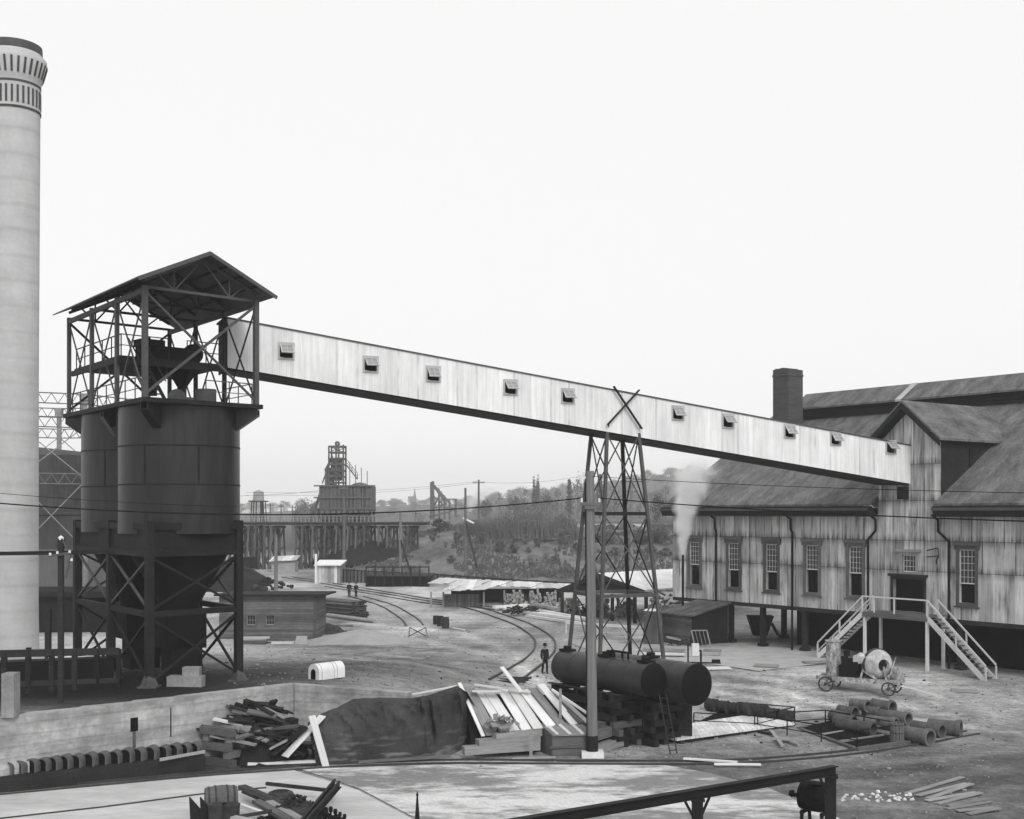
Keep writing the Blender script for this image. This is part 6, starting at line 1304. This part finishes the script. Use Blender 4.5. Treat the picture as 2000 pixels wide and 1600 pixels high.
BS = [(848, 1055, 20, 16), (893, 1062, 18, 24), (870, 1068, 10, 12), (976, 1078, 22, 26), (1005, 1080, 18, 18), (1026, 1062, 20, 18), (1050, 1068, 18, 18), (1066, 1092, 16, 14), (1085, 1094, 20, 14), (880, 1098, 18, 16), (1032, 1080, 12, 12), (925, 1080, 12, 12), (1126, 1072, 16, 14), (1200, 1085, 20, 18), (1270, 1080, 24, 18), (1100, 1064, 34, 30), (862, 1038, 36, 26), (820, 1040, 30, 24), (1190, 1062, 30, 26), (1255, 1062, 34, 28), (1290, 1060, 30, 30), (792, 1092, 14, 12), (775, 1100, 12, 10), (940, 1060, 26, 22), (1165, 1058, 30, 26), (1300, 1085, 22, 16), (835, 1100, 14, 8), (1150, 1088, 12, 10)]
for i, (px, py, w, h_) in enumerate(BS):
    b = G(px, py + 2, 165); s = w / F * b.y * .5; place(PB, i, b, (s, s, h_ / F * b.y / 1.75), 'scattered shrub on the grassy bank behind the fence', 'scattered shrubs on the bank', R_.random() * 6)
# tall bare thicket on top of the bank
def thicket(seed):
    o = thing('thicket', 'x', 'thicket', Vector((0, 0, 0))); r = random.Random(seed); m = MB()
    for _ in range(420):
        x, y = r.gauss(0, .5), r.gauss(0, .35); h_ = r.uniform(.5, 1.0) * (1 - .3 * abs(x)); m.tube((x, y, 0), (x + r.gauss(0, .16), y + r.gauss(0, .16), h_), .012, .004, n=3, caps=False)
    m.build('stems', M['bark'], o); foliage(700, .85, .5, .45, .06, seed, 16, .02, up=1.2).build('foliage', M['leaf_hazed'], o); return o
PT = [thicket(s) for s in range(3)]
for i, (px, py, w, h_) in enumerate(((995, 1052, 90, 56), (1060, 1054, 100, 62), (1100, 1052, 70, 50), (960, 1044, 70, 36), (925, 1046, 70, 32), (1030, 1040, 100, 56), (1285, 1056, 60, 34))):
    b = G(px, py, 165); s = w / F * b.y * .5; place(PT, i, b, (s, s, h_ / F * b.y), 'tall hazy brush thicket along the top of the bank', 'brush thickets on the bank top', R_.random() * 6)
def tree_proto(name, kind, seed):
    o = thing(name, 'x', 'tree', Vector((0, 0, 0))); r = random.Random(seed)
    m = MB(); m.tube((0, 0, -.3), (.1, 0, 4.5), .28, .16, n=8)
    for k in range(9): a = r.uniform(0, 6.3); z = r.uniform(2, 5.5); m.tube((.05, 0, z - .6), (math.cos(a) * 1.8, math.sin(a) * 1.8, z + 1.4), .1, .03, n=5)
    m.tube((.1, 0, 4.5), (0, 0, 8.6), .16, .03, n=6)
    if kind == 'round': c = foliage(1500, 2.9, 2.9, 3.9, .5, seed, 30, .3)
    elif kind == 'spruce':
        c = MB()
        for k in range(1100): z = r.uniform(1.2, 9.6); rad = 1.9 * (1 - z / 10) * (.65 + .35 * math.sin(z * 5)) + .1; a = r.uniform(0, 6.3); q = r.random() ** .6 * rad; p = Vector((q * math.cos(a), q * math.sin(a), z)); d = Vector((math.cos(a), math.sin(a), -.45)) * r.uniform(.3, .7); w = Vector((-math.sin(a), math.cos(a), r.gauss(0, .5))) * .16; c.add([p - w, p + d, p + w], [[0, 1, 2]])
    elif kind == 'poplar': c = foliage(1300, .9, .9, 4.3, .42, seed, 26, 1.0, up=1)
    else: c = foliage(420, 2.6, 2.6, 3.2, .42, seed, 22, 2.2)
    m.build('trunk', M['bark'], o); c.build('crown', M['leaf_hazed' if kind in ('round', 'sparse') else 'leaf'], o); return o
TP = {k: [tree_proto({'round': 'broadleaf_tree', 'spruce': 'spruce_tree', 'poplar': 'poplar_tree', 'sparse': 'bare_tree'}[k], k, s + 10 * i) for s in range(2)] for i, k in enumerate(('round', 'spruce', 'poplar', 'sparse'))}
LT = {'round': ('round broadleaf tree on the far hazy hillside', 'broadleaf trees on the hill'), 'spruce': ('spruce standing up from the far hazy hillside', 'spruces on the hill'), 'poplar': ('tall slim poplar breaking the skyline above the thickets', 'poplars on the skyline'), 'sparse': ('thin half-bare tree above the bank top', 'half-bare trees above the bank')}
TL = [(1043, 986, 12, 44, 'poplar', 420), (1050, 986, 10, 46, 'poplar', 425), (1024, 1005, 26, 56, 'sparse', 430), (1090, 1000, 30, 50, 'sparse', 440), (1112, 1012, 26, 76, 'spruce', 425), (1128, 1014, 40, 84, 'sparse', 400), (1148, 1012, 44, 80, 'sparse', 410), (1172, 1010, 34, 84, 'spruce', 425), (1200, 1010, 44, 66, 'sparse', 415), (1225, 1008, 36, 60, 'sparse', 430), (1250, 1010, 46, 52, 'sparse', 420), (1300, 1000, 34, 56, 'sparse', 440), (1285, 1014, 40, 44, 'round', 300), (975, 1010, 26, 50, 'sparse', 425), (995, 1010, 24, 44, 'sparse', 425), (1006, 1008, 30, 36, 'round', 430), (1068, 1006, 40, 40, 'round', 430), (950, 1008, 30, 32, 'round', 430), (1330, 1010, 44, 60, 'sparse', 430), (1345, 1008, 40, 44, 'round', 430), (596, 1014, 40, 32, 'round', 430), (612, 1012, 26, 28, 'round', 335), (580, 1012, 24, 22, 'round', 340), (1240, 990, 30, 30, 'round', 1350), (1265, 985, 36, 34, 'round', 1350), (1310, 975, 40, 30, 'round', 1350), (1105, 990, 40, 30, 'round', 1350)]
for px in range(470, 1010, 22): TL.append((px + R_.uniform(-9, 9), 1004 + R_.uniform(-6, 6) - 8 * sst(700, 900, px), R_.uniform(22, 40), R_.uniform(12, 24), 'round', 1420 + R_.uniform(-150, 80)))
for row in range(60): TL.append((R_.uniform(1000, 1400), 0, R_.uniform(22, 44), R_.uniform(12, 24), R_.choice(('round', 'round', 'round', 'sparse')), R_.uniform(700, 1350)))
for row in range(34): TL.append((R_.uniform(730, 1010), 0, R_.uniform(18, 36), R_.uniform(8, 14), 'round', R_.uniform(800, 1350)))
for px in range(1010, 1380, 24): TL.append((px + R_.uniform(-9, 9), 985 + R_.uniform(-10, 8) - 18 * sst(1010, 1350, px), R_.uniform(26, 46), R_.uniform(14, 28), 'round', 1420 + R_.uniform(-160, 80)))
for i, (px, py, w, h_, k, Y) in enumerate(TL):
    x = P(px, 0, Y).x; b = Vector((x, Y, hgt(x, Y))); zt = H - (py - h_ - 1000) / F * Y if py else b.z + h_ / F * Y; hh = max(zt - b.z, h_ / F * Y * .7); wid = {'round': 7, 'spruce': 3.8, 'poplar': 2.3, 'sparse': 6.5}[k]; s = w / F * Y / wid; pl_ = TP[k]
    place(pl_, i % 2, b, (s, s, hh / (9.6 if k != 'round' else 8.6)), *LT[k], R_.random() * 6)
# grass tufts on the bank
m = MB()
for i in range(9000):
    x, y = R_.uniform(-26, 40), 168 + 70 * R_.random(); 
    if noise.noise(Vector((x * .12, y * .08, 2))) < -.1: continue
    b = on(x, y); s = R_.uniform(.25, .7); a = R_.uniform(0, 3.1); w = Vector((math.cos(a), math.sin(a), 0)) * s * .5; m.add([b - w, b + w, b + w * .6 + UP * s + Vector((R_.gauss(0, .1), 0, 0)), b - w * .7 + UP * s * .8], [[0, 1, 2, 3]])
struct(m, 'grass', M['grass'], kind='stuff')
# houses
def house(px, py, w, h_, Y, label, ridge=.45, long_=False, grp=None):
    c = P(px, py, Y); W = w / F * Y; Hh = h_ / F * Y; z = c.z; zg = min(hgt(c.x, c.y), z) - .5; o = thing('house', label, 'house', Vector((c.x, Y, zg)), grp); m = MB(); dpt = max(5, W * .5); m.b2((c.x - W / 2, Y, zg), (c.x + W / 2, Y + dpt, z + Hh * .6)); m.build('wall', M['house'], o)
    m = MB(); zr = z + Hh * .6; m.add([(c.x - W * .54, Y - .4, zr), (c.x + W * .54, Y - .4, zr), (c.x + W * .5, Y + dpt / 2, zr + Hh * ridge), (c.x - W * .5, Y + dpt / 2, zr + Hh * ridge), (c.x - W * .54, Y + dpt + .4, zr), (c.x + W * .54, Y + dpt + .4, zr)], [[0, 1, 2, 3], [3, 2, 5, 4], [0, 3, 4], [1, 5, 2]]); m.build('roof', M['house_roof'], o)
    n = max(1, int(W / 3.2))
    for k in range(n): x = c.x - W / 2 + W * (k + .5) / n; m = MB(); m.b2((x - .5, Y - .06, z + Hh * .15), (x + .5, Y - .01, z + Hh * .42)); m.build('window', M['glass'], o)
house(1192, 1036, 130, 26, 236, 'long low white house behind the steel tower on the bank top', .3)
house(1290, 1060, 40, 32, 235, 'small pale house with dark roof near the works corner', .3)
hl_ = ['far small pale house among the trees, number %s from the left' % w for w in ORD[:12]]
for i, (px, py, w, h_) in enumerate(((745, 990, 12, 12), (768, 986, 10, 12), (786, 992, 14, 10), (802, 984, 10, 14), (824, 990, 14, 12), (905, 988, 16, 12), (962, 978, 14, 12), (1072, 972, 16, 12), (1215, 955, 22, 14), (1255, 948, 24, 14), (1288, 944, 28, 16), (1345, 940, 26, 14))): house(px, py, w, h_, 1460, hl_[i], grp='far houses on the hill')
cp = P(810, 985, 1450); chh = thing('church', 'tiny far church with a needle spire on the skyline', 'church', Vector((cp.x, 1450, hgt(cp.x, 1450)))); m = MB(); m.b2((cp.x - 1.8, 1448, hgt(cp.x, 1450) - 1), (cp.x + 1.8, 1452, H + 26 / F * 1450)); m.build('tower', M['house_roof'], chh); m = MB(); m.lathe((cp.x, 1450.4, H + 26 / F * 1450), [(1.9, 0), (.05, 13)], 6); m.build('spire', M['house_roof'], chh)
for i, px in enumerate((1282, 1315)): p = P(px, 940, 1400); m = MB(); m.tube((p.x, p.y, hgt(p.x, p.y)), (p.x, p.y, H + 66 / F * 1400), 1.7, 1.4, n=8); solo(m, 'far_chimney', M['house_roof'], ('left of two far chimney stacks on the hill skyline', 'right of two far chimney stacks on the hill skyline')[i], 'chimney')
# distant freight car and low shed under the trestle
fcx = P(481, 1098, 190); fc_ = thing('coal_car', 'dark coal car standing under the left end of the trestle', 'railway car', Vector((fcx.x, 190, 0))); m = MB(); a, b = P(473, 0, 190).x, P(495, 0, 190).x; m.b2((a, 189, .9), (b, 193, 2.6)); m.build('body', M['steel_soot'], fc_); m = MB(); [m.lathe((x, 189.4, .4), [(.02, -.1), (.4, -.1), (.4, .1), (.02, .1)], 14, Matrix.Rotation(PI / 2, 3, 'X')) for x in (a + .4, b - .4)]; m.build('wheel', M['wheel'], fc_)
lsx = P(550, 1098, 196); m_ = thing('low_shed', 'low pale-roofed shed seen between the trestle bents', 'shed', Vector((lsx.x, 196, 0))); a, b = P(530, 0, 196).x, P(576, 0, 196).x; m = MB(); m.b2((a, 196, -.1), (b, 199, 1.7)); m.build('wall', M['w_mid'], m_); m = MB(); m.prism([(a - .3, 195.5, 1.7), (b + .3, 195.5, 1.9), (b + .3, 199.5, 2.5), (a - .3, 199.5, 2.3)], UP * .1); m.build('roof', M['iron_roof'], m_)
# coal heap and drums left of the shed
m = MB(); c = G(440, 1150, 100)
m.lathe(c - UP * .3, [(7.5, 0), (5, 1.5), (3, 2.6), (1, 3.4), (.02, 3.5)], 40)
for v in m.v: v += Vector((noise.noise(v * .5) * .8, noise.noise(v * .5 + Vector((9, 0, 0))) * .8, noise.noise(v * .7) * .5))
for i in range(260): a = R_.uniform(0, 6.3); r = R_.random() ** .5; p = c + Vector((r * 8.5 * math.cos(a), r * 6 * math.sin(a), max(.1, 3.3 * (1 - r * 1.05)) + R_.uniform(0, .3))); s = R_.uniform(.15, .5); m.box(p, (s, s * .8, s * .7), Matrix.Rotation(R_.random() * 3, 3, 'Z') @ Matrix.Rotation(R_.random() * 3, 3, 'X'))
solo(m, 'coal_heap', M['coal'], 'big dark coal heap behind the board shed', 'coal heap')
for i in range(16):
    b = G(470 + R_.uniform(0, 60), 1150 + R_.uniform(-6, 8), 90); a = R_.uniform(0, 3); dv = Vector((math.cos(a), math.sin(a), R_.uniform(-.1, .3))); r = R_.uniform(.25, .4); m = MB(); m.tube(b + UP * r, b + UP * r + dv * R_.uniform(.6, 1.1), r, n=14, caps=False); m.tube(b + UP * r + dv * .3, b + UP * r + dv * .32, r * .97, n=14); solo(m, 'scrap_drum', M['rust'] if i % 3 else M['conc_plain'], 'battered drum dumped on the heap behind the board shed', 'drum', 'drums dumped behind the board shed', True)

# ------------------------------------------------------------------ left edge of the upper yard
lb_ = thing('pole_lamp', 'dark post with tangled insulators and a round lamp, left of the bins', 'lamp post', Vector(P(118, 1385, 50.))); p = P(119, 1388, 50.); p.z = 1.8; t = P(119, 1052, 50.)
m = MB(); m.bar(p, t, .2); m.build('post', M['w_dark'], lb_); m = MB(); m.bar(P(97, 1086, 49.8), P(138, 1080, 49.8), .08, .1); m.bar(P(122, 1056, 49.8), P(138, 1082, 49.8), .05); m.bar(P(137, 1082, 49.8), P(128, 1130, 49.8), .08); m.build('arm', M['w_grey'], lb_)
m = MB(); m.lathe(t, [(.02, -.12), (.11, -.05), (.11, .05), (.02, .12)], 14); [m.tube(P(x, y, 49.7), P(x, y - 5, 49.7), .05, n=6) for x, y in ((98, 1085), (112, 1082), (136, 1080), (140, 1096))]; m.build('lamp', M['white'], lb_, True)
m = MB(); m.bar(P(-40, 1082, 50.2), P(222, 1078, 54), .12, .16); solo(m, 'timber_boom', M['w_dark'], 'dark horizontal boom running left from the bins at girder height', 'boom')
lf = thing('timber_rail', 'heavy dark rail on posts along the left of the upper yard', 'railing', on(-20, 53)); a, b = P(-40, 1278, 51.), P(232, 1272, 55.); m = MB(); m.bar(a, b, .2, .3); m.bar(a - UP * 1.3, b - UP * 1.3, .15, .2); m.build('rail', M['w_dark'], lf)
for k in range(7): q = a + (b - a) * k / 6; m = MB(); m.bar(Vector((q.x, q.y, hgt(q.x, q.y) - .2)), q + UP * .1, .2); m.build('post', M['w_dark'], lf)
for i, (px, Y) in enumerate(((94, 62), (56, 58))): p = P(px, 1190 if i == 0 else 1265, Y); m = MB(); m.bar(Vector((p.x, p.y, hgt(p.x, p.y))), p, .26 if i == 0 else .2); solo(m, 'dark_post', M['w_dark'], ('tall rough dark post between smokestack and bins', 'short dark post right at the smokestack foot')[i], 'post')
lw = thing('coal_bank_wall', 'long black planked coal bank in the deep shade under the bins', 'wall', Vector((-20, 55, 1.5))); m = MB(); a, b = P(-40, 1300, 56), P(222, 1300, 58); m.add([Vector((a.x, a.y, 1.2)), Vector((b.x, b.y, 1.2)), Vector((b.x, b.y, 2.7)), Vector((a.x, a.y, 2.7)), Vector((b.x, b.y + 2, 2.6)), Vector((a.x, a.y + 2, 2.6))], [[0, 1, 2, 3], [3, 2, 4, 5]]); m.build('planking', M['steel_soot'], lw)
for i in range(12): b = P(125 + R_.uniform(-22, 28), 1290 + R_.uniform(-8, 8), 60); an = R_.uniform(-.9, .9); dv = Vector((math.cos(an), .2, math.sin(an) * .35)); plank(b - dv * .5, b + dv * .6, .2, .05, M['w_light'], 'split_board', 'pale split board in the tangle behind the dark rail at left', 'board', 'split boards behind the dark rail')
gbx = thing('boiler_house', 'dark low building with pale floor before it, behind the smokestack', 'building', P(120, 1190, 98)); m = MB(); a, b = P(-120, 0, 98).x, P(235, 0, 98).x; m.b2((a, 98, -.2), (b, 104, H - 165 / F * 98)); m.build('wall', M['steel_dark'], gbx); m = MB(); m.b2((a, 97.4, H - 165 / F * 98), (b, 104.3, H - 155 / F * 98)); m.build('roof', M['dark_roof'], gbx)

# ------------------------------------------------------------------ people
def person(b, face, label, hgt_=1.74, walk=.0, hat=True):
    o = thing('person', label, 'person', b, rot=face); s = hgt_ / 1.75
    def skin(name, chains, mat):
        me = bpy.data.meshes.new(name); vs, es, rs = [], [], []
        idx = {}
        def add(p, r):
            k = tuple(round(c, 4) for c in p)
            if k not in idx: idx[k] = len(vs); vs.append(Vector(p) * s); rs.append(r * s)
            return idx[k]
        for ch in chains:
            ids = [add(p, r) for *p, r in ch]; es.extend(zip(ids, ids[1:]))
        me.from_pydata(vs, es, []); ob = bpy.data.objects.new(name, me); COL.objects.link(ob)
        ob.modifiers.new('s', 'SKIN'); ob.modifiers.new('d', 'SUBSURF').levels = 1
        for i, r in enumerate(rs): me.skin_vertices[0].data[i].radius = (r, r)
        me.skin_vertices[0].data[0].use_root = True
        dg = bpy.context.evaluated_depsgraph_get(); nm = bpy.data.meshes.new_from_object(ob.evaluated_get(dg)); bpy.data.objects.remove(ob)
        nm.materials.clear(); nm.materials.append(mat); [setattr(p, 'use_smooth', True) for p in nm.polygons]
        q = bpy.data.objects.new(name, nm); COL.objects.link(q); q.parent = o
    w = walk; fin = []
    for sg in (-1, 1):
        hx, hy, hz = sg * .25, -.02 + .1 * w * sg, .78
        for k, (dx, L) in enumerate(((-.03, .085), (-.01, .1), (.01, .095), (.03, .075))): fin.append([(hx, hy, hz, .028), (hx + dx * .5, hy - .02 + dx, hz - .07, .012), (hx + dx * .4, hy - .03 + dx, hz - .07 - L * .5, .009), (hx + dx * .3, hy - .05 + dx, hz - .07 - L, .008)])
        fin.append([(hx, hy, hz, .028), (hx - sg * .02, hy - .05, hz - .04, .011), (hx - sg * .025, hy - .06, hz - .09, .009)])
    body = [[(0, 0, .95, .13), (0, 0, 1.15, .13), (0, 0, 1.35, .15), (0, 0, 1.46, .075), (0, -.01, 1.53, .055), (0, -.02, 1.6, .085), (0, -.02, 1.68, .09), (0, -.01, 1.74, .06)], [(0, -.02, 1.6, .085), (0, -.11, 1.61, .018)]]
    for sg in (-1, 1):
        body += [[(0, 0, 1.35, .15), (sg * .19, 0, 1.4, .06), (sg * .235, .03, 1.1, .045), (sg * .25, -.02 + .1 * w * sg, .84, .032), (sg * .25, -.02 + .1 * w * sg, .78, .028)], [(0, 0, .95, .13), (sg * .1, 0, .88, .095), (sg * .085, -.03 - .1 * w * sg, .48, .06), (sg * .08, .02 - .14 * w * sg, .08, .045), (sg * .09, -.16 - .14 * w * sg, .04, .035)]]
    skin('body', body + fin, M['skin'])
    coat = [[(0, 0, .72, .19), (0, 0, 1.1, .175), (0, 0, 1.36, .17), (0, 0, 1.46, .085)]]
    tr_ = [[(0, 0, .98, .14), (0, 0, .92, .15)]]
    for sg in (-1, 1):
        coat.append([(0, 0, 1.36, .17), (sg * .19, 0, 1.4, .08), (sg * .235, .03, 1.1, .065), (sg * .25, -.02 + .1 * w * sg, .85, .05)]); tr_.append([(0, 0, .92, .15), (sg * .1, 0, .86, .11), (sg * .085, -.03 - .1 * w * sg, .48, .08), (sg * .08, .02 - .14 * w * sg, .08, .07), (sg * .09, -.14 - .14 * w * sg, .04, .05)])
    skin('coat', coat, M['cloth']); skin('trousers', tr_, M['cloth'])
    m = MB(); m.lathe(Vector((0, -.02, 1.69)) * s, [(.19, 0), (.19, .015), (.105, .03), (.1, .12), (.06, .15), (.01, .15)], 20); m.build('hat', M['cloth'], o, True)
person(G(1064, 1316), .5, 'person in a dark suit and hat walking across the yard beside the oil tank', 1.74, 1.)
person(G(682, 1167), .2, 'person in dark clothes and hat standing on the track, the left of two', 1.7)
person(G(695.5, 1168), -.3, 'person in dark clothes and hat standing on the track, the right of two', 1.66)

# ------------------------------------------------------------------ steam from the stove pipe
def steam(name, label, p, r0, r1, h_, lean, dens):
    m = MB(); m.lathe((0, 0, 0), [(.02, 0), (r0, .02)] + [(r0 + (r1 - r0) * (k / 10) ** .8, h_ * k / 10) for k in range(1, 11)] + [(.02, h_)], 24)
    for v in m.v: v.x += lean * (v.z / h_) ** 2
    mt = bpy.data.materials.new('steam_vapour'); mt.use_nodes = True; t = mt.node_tree; t.nodes.clear(); out = t.nodes.new('ShaderNodeOutputMaterial'); pv = t.nodes.new('ShaderNodeVolumePrincipled'); t.links.new(pv.outputs[0], out.inputs['Volume'])
    pv.inputs['Color'].default_value = (.97, .97, .97, 1); co = t.nodes.new('ShaderNodeTexCoord'); sp = t.nodes.new('ShaderNodeSeparateXYZ'); t.links.new(co.outputs['Object'], sp.inputs[0])
    def mm(op, a, b=0., cl=False):
        n = t.nodes.new('ShaderNodeMath'); n.operation = op; n.use_clamp = cl
        for i, x in enumerate((a, b)):
            if isinstance(x, bpy.types.NodeSocket): t.links.new(x, n.inputs[i])
            else: n.inputs[i].default_value = x
        return n.outputs[0]
    z = mm('DIVIDE', sp.outputs[2], h_, True); cx = mm('MULTIPLY', mm('MULTIPLY', z, z), lean); n2_ = t.nodes.new('ShaderNodeTexNoise'); n2_.inputs['Scale'].default_value = .95; n2_.inputs['Detail'].default_value = 3; t.links.new(co.outputs['Object'], n2_.inputs['Vector']); dx = mm('ADD', mm('SUBTRACT', sp.outputs[0], cx), mm('MULTIPLY', mm('MULTIPLY', mm('SUBTRACT', n2_.outputs[0], .5), 3.2), z)); rad = mm('ADD', mm('MULTIPLY', mm('POWER', z, .8), r1 - r0), r0)
    d = mm('DIVIDE', mm('SQRT', mm('ADD', mm('MULTIPLY', dx, dx), mm('MULTIPLY', sp.outputs[1], sp.outputs[1]))), rad); fall = mm('SUBTRACT', 1., d, True); nz = t.nodes.new('ShaderNodeTexNoise'); nz.inputs['Scale'].default_value = 1.7; nz.inputs['Detail'].default_value = 4; t.links.new(co.outputs['Object'], nz.inputs['Vector'])
    fade = mm('POWER', mm('SUBTRACT', 1., z, True), .9); den = mm('MULTIPLY', mm('MULTIPLY', mm('POWER', fall, 2.4), fade), mm('MULTIPLY', mm('POWER', nz.outputs[0], 1.8), dens * 1.6)); t.links.new(den, pv.inputs['Density'])
    o = m.build(name, mt); o.location = p; tag(o, label, 'steam', kind='stuff'); return o
steam('steam', 'white steam plume rising from the lean-to stove pipe', PIPE, .1, 2.1, 7.2, 1.2, 55.)
p = P(918, 1000, 320); steam('steam', 'faint white smoke drifting above the bank', p, .6, 6, 7, 6., 4.)

# ------------------------------------------------------------------ air, sky, sun, camera
hz = MB(); hz.b2((-1400, -40, -3), (1400, 2680, 90)); ho = hz.build('haze', bpy.data.materials.new('haze_air')); ho['kind'] = 'stuff'
hm = ho.data.materials[0]; hm.use_nodes = True; t = hm.node_tree; t.nodes.clear(); out = t.nodes.new('ShaderNodeOutputMaterial'); pv = t.nodes.new('ShaderNodeVolumePrincipled'); t.links.new(pv.outputs[0], out.inputs['Volume'])
pv.inputs['Color'].default_value = (.98, .98, .98, 1); pv.inputs['Density'].default_value = .00036; pv.inputs['Anisotropy'].default_value = .0
w = bpy.data.worlds.new('World'); sc.world = w; w.use_nodes = True; t = w.node_tree; t.nodes.clear(); out = t.nodes.new('ShaderNodeOutputWorld'); bg = t.nodes.new('ShaderNodeBackground'); t.links.new(bg.outputs[0], out.inputs[0])
sky = t.nodes.new('ShaderNodeTexSky'); sky.sky_type = 'NISHITA'; sky.sun_disc = False; SE_, SA_ = math.radians(38), math.radians(160); sky.sun_elevation = SE_; sky.sun_rotation = SA_
bw = t.nodes.new('ShaderNodeRGBToBW'); t.links.new(sky.outputs[0], bw.inputs[0]); mx_ = t.nodes.new('ShaderNodeMath'); mx_.operation = 'MULTIPLY_ADD'; t.links.new(bw.outputs[0], mx_.inputs[0]); mx_.inputs[1].default_value = .1; mx_.inputs[2].default_value = 7.0
t.links.new(mx_.outputs[0], bg.inputs['Color']); bg.inputs['Strength'].default_value = .1
L = bpy.data.lights.new('sun', 'SUN'); L.energy = 1.5; L.angle = math.radians(26); L.color = (1, .995, .99); lo_ = bpy.data.objects.new('sun', L); COL.objects.link(lo_)
dv = Vector((math.sin(SA_) * math.cos(SE_), math.cos(SA_) * math.cos(SE_), math.sin(SE_))); lo_.rotation_euler = (-dv).to_track_quat('-Z', 'Y').to_euler()
cam = bpy.data.cameras.new('camera'); co_ = bpy.data.objects.new('camera', cam); COL.objects.link(co_); co_.location = (0, 0, H); co_.rotation_euler = (PI / 2, 0, 0); cam.sensor_width = 36; cam.lens = F / 2000 * 36; cam.shift_y = .1; cam.clip_end = 5000; sc.camera = co_
sc.view_settings.view_transform = 'Standard'; sc.view_settings.look = 'None'; sc.view_settings.exposure = .4; sc.view_settings.gamma = 1
sc.cycles.use_denoising = True; sc.cycles.max_bounces = 8; sc.cycles.volume_bounces = 3; sc.cycles.volume_step_rate = 2
